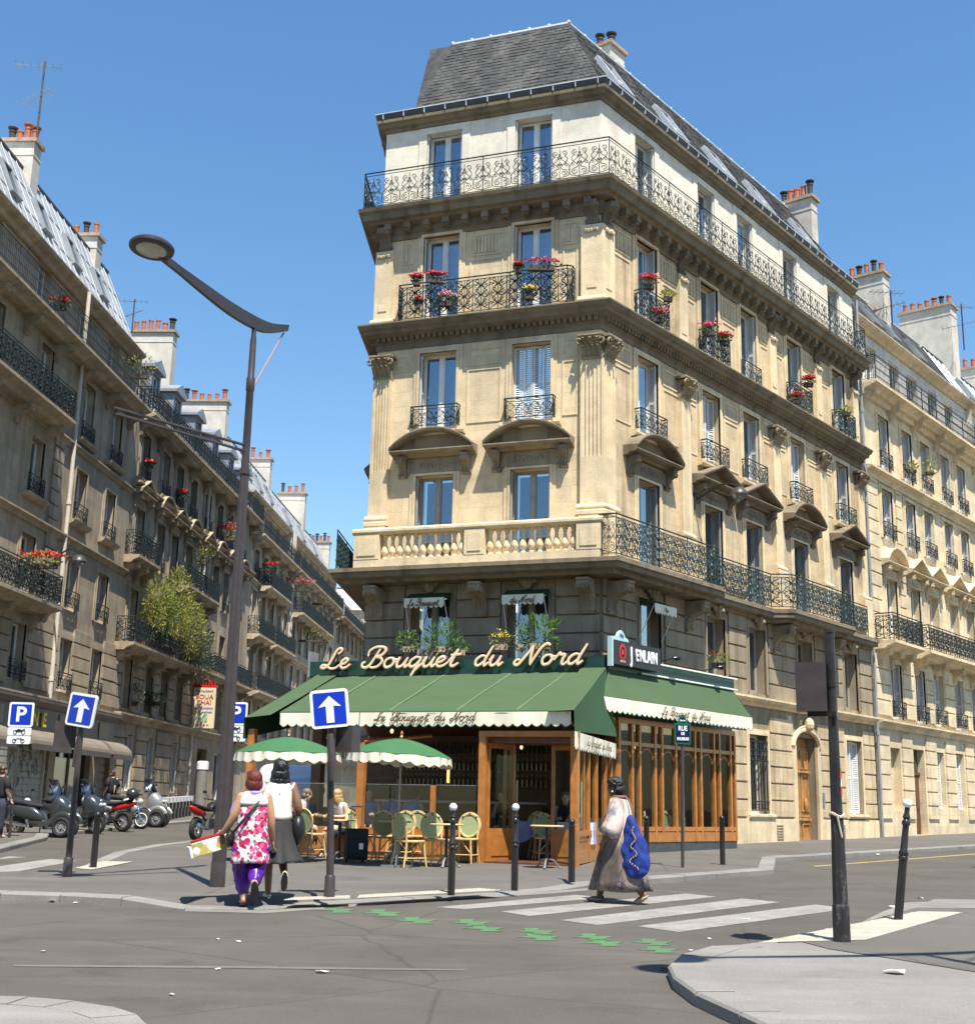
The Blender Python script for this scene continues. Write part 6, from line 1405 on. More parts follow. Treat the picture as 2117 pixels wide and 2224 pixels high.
# ---- wall lamps
def wall_lamp(A, Hd, label):
    t = thing('wall_lamp', label, 'street lamp', T(A.x, A.y, A.z), 'lamps on wall brackets'); mid = A.lerp(Hd, .6)+Vector((0, 0, .35)); mb = MB(); mb.tube(crom([tuple(A), tuple(mid), tuple(Hd+Vector((0, 0, .22)))], 5), .03, 6); mb.tube([tuple(A+Vector((0, 0, -.25))), tuple(A+Vector((0, 0, .25)))], .04, 6); mb.build('bracket', m_black, t)
    mb = MB(); mb.lathe([(.05, .2), (.14, .16), (.25, .02), (.26, -.03)], 16, tuple(Hd)); mb.build('hood', m_brownp, t, None, True); mb = MB(); mb.lathe([(.24, -.03), (.18, -.15), (.02, -.22)], 14, tuple(Hd)); mb.build('glass_bowl', m_glass, t, None, True)
wl = lambda x, y, w: vplane(x, y, MS @ Vector((0, -w, 0)), MS.to_3x3() @ Vector((0, 1, 0)))
wr = lambda x, y, w: vplane(x, y, MR @ Vector((0, -w, 0)), MR.to_3x3() @ Vector((0, 1, 0)))
wall_lamp(wl(119, 1212, .05), wl(172, 1218, 1.5), 'glass globe lamp on a bracket high on the left house'); wall_lamp(wr(1509, 1088, .05), wr(1604, 1072, 1.4), 'grey hooded lamp on a bracket on the right-hand front of the corner building')
# ---- shop on the left
shop = thing('corner_shop', 'shop front with tan pilasters, dark fascia and a graffiti-covered shutter', 'shop', MS @ T(38, 0, .35))
m_fasc = mat('fascia_brown', (.075, .055, .05), .5, .2, 2); m_tan = mat('pilaster_tan', (.34, .27, .18), .7, .15, 3)
def _graf():
    m, t, b = _nodes('graffiti_shutter'); p = _pos(t, (1, 1, 1)); n = _noise(t, 2.1, 5, p, .6); w = t.nodes.new('ShaderNodeTexWave'); w.inputs['Scale'].default_value = .9; w.inputs['Distortion'].default_value = 14; w.inputs['Detail'].default_value = 3; t.links.new(p, w.inputs['Vector'])
    c = _ramp(t, n, [(.3, (.30, .32, .29)), (.52, (.42, .42, .38)), (.6, (.22, .33, .27)), (.66, (.5, .48, .45)), (.76, (.45, .22, .3))]); c = _mix(t, c, (.04, .04, .04), _ramp(t, w.outputs[0], [(.0, .9), (.12, .0)])); t.links.new(c, b.inputs['Base Color']); b.inputs['Roughness'].default_value = .6; return m
m_graf = _graf()
fblk('fascia', m_fasc, shop, MS, 26, 47.7, .06, .2, 3.3, 4.05, .004); mb = MB(); mb.sweep([(0, 4.05), (.25, 4.05), (.36, 4.15), (.42, 4.22), (.42, 4.3), (0, 4.36)], 26, 47.9); mb.build('shop_cornice', m_fasc, shop, MS)
for u in (33.6, 37.25, 41.75, 45.6, 47.7): fblk('pilaster', m_tan, shop, MS, u-.28, u+.28, .05, .24, .2, 3.3, .02)
for u in (36.4, 38.4, 41.9, 43.3, 45.8): fblk('fascia_panel', m_tan if u < 37 else m_woodd, shop, MS, u+.2, u+1.2, .2, .23, 3.4, 3.95, .01)
fblk('graffiti_shutter', m_graf, shop, MS, 37.6, 41.4, .04, .1, .4, 3.2); 
for i in range(14): fblk('shutter_slat', m_graf, shop, MS, 37.6, 41.4, .1, .125, .45+.2*i, .62+.2*i, .02)
for a, b in ((34.0, 35.4), (35.5, 36.9), (42.1, 43.6), (43.7, 45.3)): fblk('shop_window', m_glass, shop, MS, a, b, .05, .07, .75, 3.2); fblk('stall_riser', m_fasc, shop, MS, a, b, .05, .14, .35, .75)
for u in (33.95, 35.45, 36.95, 42.07, 43.65, 45.32): fblk('window_bar', m_tan, shop, MS, u-.03, u+.03, .05, .12, .75, 3.25)
m_maroon = mat('maroon_door', (.09, .02, .025), .5, .2, 3); fblk('door', m_maroon, shop, MS, 46.0, 47.3, .05, .1, .45, 2.9); 
for i in range(8): fblk('door_slat', m_maroon, shop, MS, 46.05, 47.25, .1, .13, .55+.28*i, .75+.28*i, .02)
fblk('back_wall', m_dark, shop, MS, 34.8, 47.6, .02, .03, .3, 3.3)
sl_ = thing('shop_letters', 'yellow capital letters on the shop fascia partly behind the parking sign', 'sign', MS @ T(40, -.25, 3.4)); 
for k, (ch, u) in enumerate((('I', 39.35), ('N', 39.95), ('E', 40.7))): ob('letter', font_mesh(ch, .62, m_yel, .03, 'CENTER', .015), sl_, MS @ T(u, -.26, 3.66) @ UPR)
m_canv = mat('brown_canopy', (.20, .165, .125), .8, .12, 2)
for k, (a, b, lb) in enumerate(((38.2, 41.4, 'brown shop canopy behind the parking sign'), (41.9, 45.2, 'brown shop canopy behind the leaning one way sign'), (45.6, 47.7, 'brown shop canopy at the right end of the shop'), (33.2, 37.0, 'brown shop canopy cut by the left edge'))):
    t = thing('shop_canopy', lb, 'awning', MS @ T(a, -.8, 2.7), 'brown shop canopies'); mb = MB(); n = 6; A0 = [(a, -.22-.75*sin(pi/2*i/n), 3.32-.5*(1-cos(pi/2*i/n))) for i in range(n+1)]; B0 = [(b, y, z) for _, y, z in A0]
    for i in range(n): mb.poly([A0[i], B0[i], B0[i+1], A0[i+1]])
    for X in (A0, B0): mb.poly([(X[0][0], -.22, 2.8)]+X)
    mb.build('canvas', m_canv, t, MS, 'all'); fblk('front_edge', m_fasc, t, MS, a, b, .96, 1.0, 2.66, 2.84)
# ---- Thai restaurant hanging sign
ts = thing('restaurant_sign', 'tall cream hanging sign with red crown top on the left house', 'sign', MS @ T(58.3, -.9, 4.5)); m_crs = mat('sign_cream', (.72, .62, .42), .5, .06, 3)
Mt = MS @ T(58.3, -.25, 4.55) @ RZ(-pi/2) @ T(0, 0, 0)   # face toward the camera
mb = MB(); mb.box(-0, 1.0, -.08, .08, 0, 1.85); 
Mt = Matrix(((1, 0, 0, (MS @ Vector((58.3, -.2, 0))).x), (0, 1, 0, (MS @ Vector((58.3, -.2, 0))).y), (0, 0, 1, 4.52), (0, 0, 0, 1)))
mb.build('panel', m_crs, ts, Mt)
cr = MB()
for i in range(7): x = .5+(i-3)*.15; hh = .62-.1*abs(i-3); cr.tube([(x, 0, 1.86), (x+.06*(3-i)*.3, 0, 1.86+hh)], [.05, .012], 6)
cr.tube([(-.06, 0, 1.9), (1.06, 0, 1.9)], .06, 6); cr.tube([(.2, 0, 1.95), (.5, 0, 2.4), (.8, 0, 1.95)], .035, 6); cr.build('crown', m_red, ts, Mt)
for tx, z, s, m_ in (('RESTAURANT', 1.68, .13, m_blue), ('BOUA', 1.42, .3, m_red), ('THAÏ', 1.15, .3, m_red), ('GASTRONOMIE', .9, .12, m_blue), ('THAILANDAISE', .72, .115, m_blue), ('* * * *', .1, .2, m_red)): ob('lettering', font_mesh(tx, s, m_, .004), ts, Mt @ T(.5, -.09, z) @ UPR)
cr = MB()
for x in (.36, .64): cr.ell((x, -.09, .42), .07, .02, .17, 8, 6); cr.ell((x, -.09, .62), .05, .02, .05, 8, 4)
cr.build('figure_emblem', mat('pale_green_print', (.25, .5, .3), .6, .1, 5), ts, Mt)
# ---- bike docks, grey column
for i in range(10):
    q = (-11.35-.105*i, 45.6+1.02*i); t = thing('bike_dock', 'grey-capped bike dock post in the row along the left street', 'bike dock', T(q[0], q[1], zg(q[1])+RD), 'bike docks along the left street'); M = T(q[0], q[1], zg(q[1])+RD)
    mb = MB(); mb.box(-.1, .1, -.1, .1, 0, .72); mb.build('post', m_black, t, M); blk('cap', m_lead, t, M, -.14, .14, -.12, .12, .72, .92, .03); blk('lock_plate', m_chrome, t, M, .1, .13, -.06, .06, .5, .75)
q = ap(433, 1772, 47); t = thing('grey_column', 'round grey street column with a white cap near the far docks', 'column', T(q.x, q.y, zg(47))); mb = MB(); mb.lathe([(.21, 0), (.2, 1.85)], 16, (q.x, q.y, zg(47))); mb.build('shaft', mat('column_grey', (.2, .19, .17), .7, .15, 3), t, None, True); mb = MB(); mb.lathe([(.22, 1.85), (.22, 2.1), (.15, 2.15)], 16, (q.x, q.y, zg(47))); mb.build('cap', m_signw, t, None, True)
# ---- aerials
def aerial(P, h, label):
    t = thing('aerial', label, 'antenna', T(P.x, P.y, P.z), 'roof aerials'); mb = MB(); mb.tube([tuple(P), tuple(P+Vector((0, 0, h)))], .035, 5); mb.build('mast', m_brownp, t)
    for k, (z, a) in enumerate(((h*.93, .2), (h*.55, -.6))):
        mb = MB(); d = Vector((cos(a), sin(a), .05)); e = Vector((-d.y, d.x, 0)); C = P+Vector((0, 0, z)); mb.tube([tuple(C-d*1.0), tuple(C+d*.6)], .018, 4)
        for i in range(7): c = C-d*(.95-.25*i); mb.tube([tuple(c-e*.28), tuple(c+e*.28)], .011, 3)
        mb.build('yagi_array', m_galv, t)
aerial(ap(80, 300, 40), 3.0, 'tall thin aerial on the chimney at the upper left'); aerial(ap(287, 720, 55), 1.6, 'small aerial on the left roofs behind the lamp'); aerial(ap(1937, 705, 52), 1.6, 'thin aerial beside the white chimney on the right'); aerial(ap(2093, 760, 58), 2.4, 'thin aerial at the right edge above the roofs')
# ---- litter
for i, (x, y, s) in enumerate([(698, 2113, .06), (472, 2041, .03), (517, 2046, .03), (95, 2068, .035), (373, 2162, .03), (473, 2107, .03), (65, 1957, .1), (112, 1960, .06), (165, 1962, .04), (1940, 1972, .09), (1906, 1857, .08), (1942, 2115, .1), (1622, 1998, .04), (1500, 2066, .04), (1660, 1898, .05), (1607, 1903, .05), (1998, 1952, .05), (1448, 2108, .07), (1540, 2040, .03)]):
    p = gp(x, y, RD if not (1900 < x < 1990 and y > 2100) else .0); rn = random.Random(i); mb = MB(); pts = [(p.x+s*rn.uniform(.6, 1.2)*cos(a), p.y+s*.8*rn.uniform(.6, 1.2)*sin(a), p.z+.006+rn.uniform(0, .35)*s) for a in [2*pi*k/7 for k in range(7)]]; mb.v = pts+[(p.x, p.y, p.z+.25*s+.008)]; mb.f = [(k, (k+1) % 7, 7) for k in range(7)]
    tag(mb.build('paper_scrap', m_signw), 'small white scrap of paper lying on the asphalt', 'litter', 'scraps of litter')
# weathered second blue enamel number etc.
# ================================================================== people
def skin_mat(name, c): m = mat(name, c, .5, .06, 8); m.node_tree.nodes['Principled BSDF'].inputs['Subsurface Weight'].default_value = .08; return m
m_skinA = skin_mat('skin_tan', (.42, .235, .145)); m_skinB = skin_mat('skin_brown', (.20, .10, .058)); m_skinC = skin_mat('skin_deep', (.15, .075, .045)); m_skinD = skin_mat('skin_fair', (.58, .37, .27))
def V3(*a): return Vector(a)
def limb(mb, pts, rad, k=10):
    P = crom(pts, 5) if len(pts) > 2 else [Vector(p) for p in pts]; n = len(P); rr = []
    m = len(rad)
    for i in range(n):
        t = i/(n-1)*(m-1); j = min(int(t), m-2); rr.append(rad[j]+(rad[j+1]-rad[j])*(t-j))
    mb.tube(P, rr, k)
    for q in (P[0], P[-1]): mb.ell(tuple(q), *(rr[0 if q is P[0] else -1],)*3, 8, 6)
def hand(mb, wr, d, side, curl=.35, s=1.0):
    """palm and five unequal bent fingers; d points along the forearm, side is the thumb's direction"""
    d = d.normalized(); side = (side-d*side.dot(d)).normalized(); nrm = d.cross(side)
    c = wr+d*.045*s; M = Matrix((side, d, nrm)).transposed(); mb.ell(tuple(c), .038*s, .05*s, .016*s, 10, 7, M)
    for i, (o, L) in enumerate(((.027, .068), (.009, .078), (-.009, .074), (-.027, .058))):
        a = wr+d*.085*s+side*o*s; b = a+(d*cos(curl)+nrm*sin(curl))*L*.5*s; e = b+(d*cos(curl*2.2)+nrm*sin(curl*2.2))*L*.5*s; mb.tube([a-d*.02*s, a, b, e], [.0095*s, .0095*s, .009*s, .0075*s], 6)
    a = wr+d*.02*s+side*.03*s; b = a+(d*.7+side*.6+nrm*.2).normalized()*.035*s; e = b+(d*.95+side*.15+nrm*.25).normalized()*.032*s; mb.tube([a-side*.012*s, a, b, e], [.012*s, .011*s, .0105*s, .008*s], 6)
def foot(mb, an, fd, up, L=.23, w=.042):
    fd = fd.normalized(); up = (up-fd*up.dot(fd)).normalized(); sd = fd.cross(up); M = Matrix((sd, fd, up)).transposed()
    mb.ell(tuple(an+fd*.06-up*.045), w, L/2, .034, 10, 8, M); mb.ell(tuple(an-fd*.02-up*.03), .036, .05, .045, 8, 6, M); mb.ell(tuple(an+fd*.13-up*.058), w*1.05, .06, .024, 8, 6, M)
def head(mb, c, look, s=1.0, neck=None):
    """skull, jaw, nose, ears, lips, brow; look is the facing direction"""
    f = Vector(look).normalized(); u = Vector((0, 0, 1)); u = (u-f*u.dot(f)).normalized(); r = f.cross(u); M = Matrix((r, f, u)).transposed()
    P = lambda a, b, d: tuple(c+r*a*s+f*b*s+u*d*s)
    mb.ell(P(0, -.01, .03), .076*s, .096*s, .09*s, 14, 10, M); mb.ell(P(0, .03, -.045), .056*s, .062*s, .075*s, 12, 8, M); mb.ell(P(0, .06, -.09), .03*s, .03*s, .026*s, 8, 6, M)
    mb.tube([P(0, .085, .025), P(0, .108, -.015), P(0, .09, -.025)], [.009*s, .016*s, .012*s], 6); mb.ell(P(0, .083, -.055), .026*s, .012*s, .008*s, 8, 5, M); mb.ell(P(0, .081, -.067), .022*s, .012*s, .008*s, 8, 5, M)
    for q in (-1, 1): mb.ell(P(q*.078, -.005, -.005), .012*s, .022*s, .032*s, 8, 6, M); mb.ell(P(q*.034, .075, .03), .024*s, .014*s, .01*s, 8, 5, M); mb.ell(P(q*.045, .055, -.03), .024*s, .022*s, .02*s, 8, 5, M)
    if neck: mb.tube([tuple(neck), P(0, -.015, -.04)], [.056*s, .05*s], 10)
    return M, P
def body_obj(mb, m, parent, vox=.009, name='body'):
    o = mb.build(name, m, parent, None, 'all'); r = o.modifiers.new('join', 'REMESH'); r.mode = 'VOXEL'; r.voxel_size = vox; r.use_smooth_shade = True
    s = o.modifiers.new('soften', 'SMOOTH'); s.factor = .5; s.iterations = 3; return o
def eyes(P, M, parent, s=1.0):
    e = MB()
    for q in (-1, 1): e.ell(P(q*.031, .082, .012), .011*s, .008*s, .008*s, 8, 6, M)
    e.build('eyes', m_black, parent)
def loft(rows, n=28, wave=0, freq=7, seed=0, cap=False):
    """rows: (centre, rx, ry, [wave]) horizontal rings"""
    R = []; rn = random.Random(seed); ph = [rn.uniform(0, 6.28) for _ in range(3)]; m = len(rows)
    for k, row in enumerate(rows):
        c, rx, ry = row[0], row[1], row[2]; w = row[3] if len(row) > 3 else wave*k/(m-1)
        ring = []
        for j in range(n):
            a = 2*pi*j/n; q = 1+w*(sin(freq*a+ph[0]+k*.15)+.5*sin((freq*2-3)*a+ph[1])); ring.append((c[0]+rx*q*cos(a), c[1]+ry*q*sin(a), c[2]+.015*w*10*sin(3*a+ph[2])))
        R.append(ring)
    return MB().rings(R, True, cap)
def xform(o_mb, M): return o_mb.xf(M)
def cloth_obj(mb, m, parent, name, thick=.006, sub=1):
    o = mb.build(name, m, parent, None, 'all')
    if sub: s = o.modifiers.new('smooth', 'SUBSURF'); s.levels = sub; s.render_levels = sub
    so = o.modifiers.new('thick', 'SOLIDIFY'); so.thickness = thick; return o
def hairball(P, M, parent, blobs, m, fuzz=0, seed=1, name='hair'):
    mb = MB()
    for a, b, d, x, y, z in blobs: mb.ell(P(a, b, d), x, y, z, 14, 10, M)
    o = mb.build(name, m, parent, None, 'all'); r = o.modifiers.new('join', 'REMESH'); r.mode = 'VOXEL'; r.voxel_size = .008; r.use_smooth_shade = True
    t = bpy.data.textures.new(name+'_lumps', 'CLOUDS'); t.noise_scale = .02 if fuzz else .035; t.noise_depth = 3; d = o.modifiers.new('strands', 'DISPLACE'); d.texture = t; d.strength = .045 if fuzz else .018; d.mid_level = .5
    return o
def hair_mat(name, c, rough=.35):
    m, t, b = _nodes(name); n = _noise(t, 60, 5, _pos(t, (1.6, 1.6, .22)), .7); cc = _ramp(t, n, [(.3, sc3(c, .55)), (.7, sc3(c, 1.5))]); t.links.new(cc, b.inputs['Base Color']); b.inputs['Roughness'].default_value = rough; _bump(t, n, .5, b, .02); return m
m_hair_r = hair_mat('hair_dark_red', (.11, .014, .009), .5); m_hair_b = hair_mat('hair_black', (.009, .009, .011), .3); m_hair_y = hair_mat('hair_blonde', (.42, .28, .12)); m_hair_g = hair_mat('hair_greybrown', (.16, .12, .08)); m_hair_br = hair_mat('hair_brown', (.06, .035, .02))
def floral():
    m, t, b = _nodes('floral_print'); p = _pos(t); wv = _mix(t, p, _noise(t, 14, 3, p), .03)
    def blot(sc, th0, th1, seed):
        v = t.nodes.new('ShaderNodeTexVoronoi'); v.inputs['Scale'].default_value = sc; mp = t.nodes.new('ShaderNodeMapping'); mp.inputs['Location'].default_value = (seed, seed*2, seed*.7); t.links.new(wv, mp.inputs[0]); t.links.new(mp.outputs[0], v.inputs['Vector']); return _ramp(t, v.outputs['Distance'], [(th0, 1.0), (th1, 0.0)]), v
    c = (.72, .68, .74)
    g, _ = blot(19, .30, .38, 3.1); c = _mix(t, c, (.10, .13, .09), g)
    gg, _ = blot(22, .26, .36, 8.4); c = _mix(t, c, (.35, .33, .42), gg)
    f1, v1 = blot(10.5, .42, .47, .4); c = _mix(t, c, (.50, .012, .11), f1)
    f2, _ = blot(13, .33, .38, 5.2); c = _mix(t, c, (.68, .10, .26), f2)
    f3, _ = blot(12, .26, .31, 1.9); c = _mix(t, c, (.30, .005, .035), f3)
    t.links.new(c, b.inputs['Base Color']); b.inputs['Roughness'].default_value = .75; return m
m_floral = floral(); m_whitec = mat('white_cotton', (.78, .77, .78), .85, .04, 6); m_creamc = mat('cream_jersey', (.80, .78, .66), .85, .04, 6, bump=.1, bscale=14)
m_purple = mat('purple_satin', (.085, .006, .25), .38, .45, 9); m_lilac = mat('lilac_scarf', (.36, .26, .62), .8, .1, 6); m_skirt = mat('charcoal_skirt', (.022, .022, .025), .8, .15, 6); m_creaml = mat('cream_leather', (.72, .68, .54), .5, .06, 6); m_blkl = mat('black_leather', (.012, .012, .013), .4, .2, 8)
def woman_parts(pos, yaw):
    """local frame: forward +y (walking away), x right; returns a mapper to the world"""
    M = T(pos.x, pos.y, pos.z) @ RZ(yaw)
    return M, (lambda x, y, z: M @ Vector((x, y, z))), (lambda x, y, z: M.to_3x3() @ Vector((x, y, z)))
# ---- 1: floral tunic, dark red bob
p1 = gp(538, 1966, -.06); M, L, Dr = woman_parts(p1, radians(14))
w1 = thing('person', 'woman with dark red bob in floral tunic and purple trousers carrying a colourful packet', 'person', M)
b = MB()
hd = L(-.015, .05, 1.5); Mh, P = head(b, hd, Dr(-.35, 1, 0), 1.06, L(0, .0, 1.33))
limb(b, [L(0, 0, .86), L(0, .01, 1.0), L(0, .0, 1.2), L(0, 0, 1.34)], [.15, .135, .14, .07])
limb(b, [L(-.16, 0, 1.3), L(-.23, -.02, 1.08), L(-.32, .05, .9), L(-.37, .14, .86)], [.06, .055, .042, .028]); hand(b, L(-.37, .14, .86), Dr(-.5, .7, -.35), Dr(0, .4, 1), .9, 1.0)
limb(b, [L(.165, 0, 1.3), L(.22, -.02, 1.06), L(.24, .0, .92), L(.27, .07, .78)], [.06, .055, .043, .029]); hand(b, L(.27, .07, .78), Dr(.1, .15, -1), Dr(-.2, 1, 0), .45, 1.0)
limb(b, [L(-.08, 0, .84), L(-.075, .08, .46), L(-.055, .04, .09)], [.1, .07, .045]); foot(b, L(-.055, .04, .085), Dr(-.1, 1, -.05), Dr(0, 0, 1))
limb(b, [L(.08, 0, .84), L(.06, .02, .47), L(.05, -.24, .25)], [.1, .07, .042]); foot(b, L(.05, -.24, .25), Dr(.1, .25, -1), Dr(0, 1, .2))
body_obj(b, m_skinA, w1); eyes(P, Mh, w1, 1.06)
hairball(P, Mh, w1, [(0, -.03, .03, .1, .105, .105), (0, -.065, -.05, .095, .07, .09), (-.06, -.02, -.03, .045, .08, .08), (.06, -.02, -.03, .045, .08, .08), (0, .03, .09, .08, .06, .04)], m_hair_r)
t = loft([(V3(0, .0, 1.31), .15, .085), (V3(0, .0, 1.2), .185, .12), (V3(0, .0, 1.05), .185, .135), (V3(0, .0, .9), .195, .15), (V3(0, .01, .75), .212, .165), (V3(0, .0, .58), .225, .175), (V3(0, .0, .5), .23, .178)], 40, .05, 6, 2); xform(t, M); cloth_obj(t, m_floral, w1, 'tunic')
t = loft([(V3(0, 0, 1.365), .1, .07), (V3(0, 0, 1.335), .165, .095), (V3(0, 0, 1.27), .19, .125), (V3(0, .0, 1.2), .19, .128)], 32); xform(t, M); cloth_obj(t, m_whitec, w1, 'yoke')
for sx, kn, an in ((-1, (-.085, .09, .46), (-.06, .05, .12)), (1, (.085, .03, .47), (.055, -.2, .27))):
    a = MB(); pts = crom([(sx*.1, 0, .72), kn, an], 7); a.tube([tuple(M @ Vector(q)) for q in pts], [.135, .135, .13, .13, .128, .125, .122, .118, .115, .11, .1, .09, .075, .06, .052], 18, True)
    o = cloth_obj(a, m_purple, w1, 'trouser_leg', .004); tx = bpy.data.textures.new('folds', 'CLOUDS'); tx.noise_scale = .09; d = o.modifiers.new('folds', 'DISPLACE'); d.texture = tx; d.strength = .05
for an, fd, up in ((L(-.055, .04, .085), Dr(-.1, 1, -.05), Dr(0, 0, 1)), (L(.05, -.24, .25), Dr(.1, .25, -1), Dr(0, 1, .2))):
    s = MB(); f = fd.normalized(); u = (up-f*up.dot(f)).normalized(); sd = f.cross(u); Ms = Matrix((sd, f, u)).transposed(); s.ell(tuple(an+f*.055-u*.082), .05, .135, .016, 12, 6, Ms); s.tube([tuple(an+f*.1+sd*.045-u*.07), tuple(an+f*.1-u*.028), tuple(an+f*.1-sd*.045-u*.07)], .014, 6); s.build('sandal', m_blkl, w1, None, True)
a = MB(); a.tube(crom([tuple(L(-.1, .06, 1.34)), tuple(L(-.02, -.085, 1.35)), tuple(L(.09, -.03, 1.35)), tuple(L(.08, .08, 1.33)), tuple(L(-.08, .1, 1.32))], 5, True), .026, 8, False, 1, True); a.tube(crom([tuple(L(-.12, .08, 1.33)), tuple(L(-.21, .1, 1.15)), tuple(L(-.23, .1, 1.0))], 4), [.03, .05, .06, .065, .065, .065, .06, .05, .03], 8); a.build('scarf', m_lilac, w1, None, True)
bag1 = MB(); bag1.tube(crom([tuple(L(.1, -.05, 1.375)), tuple(L(.02, -.14, 1.2)), tuple(L(-.14, -.16, 1.0)), tuple(L(-.24, -.06, .86))], 5), .017, 6, True, .4); bag1.build('bag_strap', m_blkl, w1, None, True)
bg1 = MB(); bg1.ell(tuple(L(-.26, .02, .8)), .06, .12, .1, 12, 8); tag(bg1.build('handbag', m_blkl, None, None, True), 'small black shoulder bag at the hip of the woman in the floral tunic', 'bag')
def packet():
    m, t, b = _nodes('printed_packet'); p = _pos(t); v = t.nodes.new('ShaderNodeTexVoronoi'); v.inputs['Scale'].default_value = 11; t.links.new(p, v.inputs['Vector']); h = _ramp(t, v.outputs['Color'], [(.2, (.7, .7, .68)), (.45, (.72, .72, .7)), (.55, (.55, .5, .12)), (.7, (.42, .12, .10)), (.82, (.3, .4, .16))]); t.links.new(h, b.inputs['Base Color']); b.inputs['Roughness'].default_value = .35; return m
pk = thing('packet', 'bright printed packet held at the side by the woman in the floral tunic', 'packet', T(*L(-.4, .2, .75))); Mp = M @ T(-.42, .18, .74) @ RZ(.25) @ Matrix.Rotation(-.28, 4, 'Y')
blk('wrapping', packet(), pk, Mp, -.33, .2, -.06, .06, -.1, .07, .03); blk('top_band', m_red, pk, Mp, -.3, .12, -.05, .05, .07, .1, .02); blk('end_flap', m_whitec, pk, Mp, -.36, -.32, -.055, .055, -.1, .04, .02)
# ---- 2: cream top, charcoal skirt, black bob
p2 = gp(592, 1952, -.02); M, L, Dr = woman_parts(p2, radians(10))
w2 = thing('person', 'woman with black bob in cream top and dark flared skirt walking away', 'person', M)
b = MB(); hd = L(.01, .03, 1.6); Mh, P = head(b, hd, Dr(-.1, 1, 0), 1.06, L(0, 0, 1.43))
limb(b, [L(0, 0, .93), L(0, .01, 1.08), L(0, 0, 1.3), L(0, 0, 1.43)], [.14, .12, .135, .07])
limb(b, [L(-.18, 0, 1.4), L(-.215, .06, 1.16), L(-.18, .2, 1.0), L(-.13, .3, 1.02)], [.06, .055, .042, .028]); hand(b, L(-.13, .3, 1.02), Dr(.3, .8, .1), Dr(0, 0, 1), .6)
limb(b, [L(.18, 0, 1.4), L(.26, -.05, 1.15), L(.25, .04, 1.02), L(.2, .2, 1.06)], [.06, .055, .043, .029]); hand(b, L(.2, .2, 1.06), Dr(-.2, .9, .3), Dr(0, 0, 1), .6)
limb(b, [L(-.085, 0, .9), L(-.075, .1, .5), L(-.06, .08, .09)], [.1, .062, .04]); foot(b, L(-.06, .08, .085), Dr(-.2, 1, -.05), Dr(0, 0, 1))
limb(b, [L(.085, 0, .9), L(.1, .04, .5), L(.13, -.26, .3)], [.1, .062, .038]); foot(b, L(.13, -.26, .3), Dr(.0, .2, -1), Dr(0, 1, .2))
body_obj(b, m_skinB, w2); eyes(P, Mh, w2, 1.06)
hairball(P, Mh, w2, [(0, -.025, .035, .105, .11, .11), (0, -.05, -.06, .115, .085, .1), (-.07, -.0, -.06, .05, .085, .1), (.07, -.0, -.06, .05, .085, .1), (0, -.06, -.13, .115, .07, .055), (-.085, -.02, -.12, .04, .07, .06), (.085, -.02, -.12, .04, .07, .06), (0, .03, .09, .085, .07, .045)], m_hair_b)
t = loft([(V3(0, 0, 1.445), .1, .07), (V3(0, 0, 1.42), .17, .09), (V3(0, 0, 1.33), .195, .125), (V3(0, 0, 1.2), .18, .13), (V3(0, 0, 1.08), .172, .128), (V3(0, 0, .98), .19, .142)], 36, .03, 5, 4); xform(t, M); cloth_obj(t, m_creamc, w2, 'top')
for s in (-1, 1): a = MB(); a.tube([tuple(L(s*.145, 0, 1.41)), tuple(L(s*.19, .01, 1.36)), tuple(L(s*.205, .02, 1.3))], [.07, .066, .06], 14, False); cloth_obj(a, m_creamc, w2, 'sleeve', .004)
t = loft([(V3(0, 0, 1.0), .175, .13, 0), (V3(0, 0, .9), .21, .16, .01), (V3(.0, -.01, .75), .235, .19, .03), (V3(.01, -.03, .6), .27, .24, .06), (V3(.02, -.05, .5), .31, .285, .085), (V3(.025, -.055, .455), .325, .30, .1)], 56, .1, 7, 6); xform(t, M); cloth_obj(t, m_skirt, w2, 'skirt')
for an, fd, up in ((L(-.06, .08, .085), Dr(-.2, 1, -.05), Dr(0, 0, 1)), (L(.13, -.26, .3), Dr(.0, .2, -1), Dr(0, 1, .2))):
    s = MB(); f = fd.normalized(); u = (up-f*up.dot(f)).normalized(); sd = f.cross(u); Ms = Matrix((sd, f, u)).transposed(); s.ell(tuple(an+f*.06-u*.052), .05, .135, .036, 12, 8, Ms); s.build('shoe', m_creaml, w2, None, True); q = MB(); q.ell(tuple(an+f*.055-u*.082), .046, .13, .014, 12, 5, Ms); q.build('sole', m_blkl if an.z > .2 else m_creaml, w2, None, True)
bg2 = thing('handbag', 'large black shoulder bag on the woman in the cream top', 'bag', T(*L(.25, .02, .8))); a = MB(); a.ell((0, 0, 0), .1, .17, .2, 14, 10); a.xf(M @ T(.27, .03, .86)); a.build('body', m_blkl, bg2, None, True)
a = MB(); a.tube(crom([tuple(L(.24, -.08, 1.0)), tuple(L(.19, -.04, 1.3)), tuple(L(.14, 0, 1.455)), tuple(L(.19, .08, 1.3)), tuple(L(.26, .12, 1.0))], 5), .009, 5); a.build('strap', m_blkl, bg2)
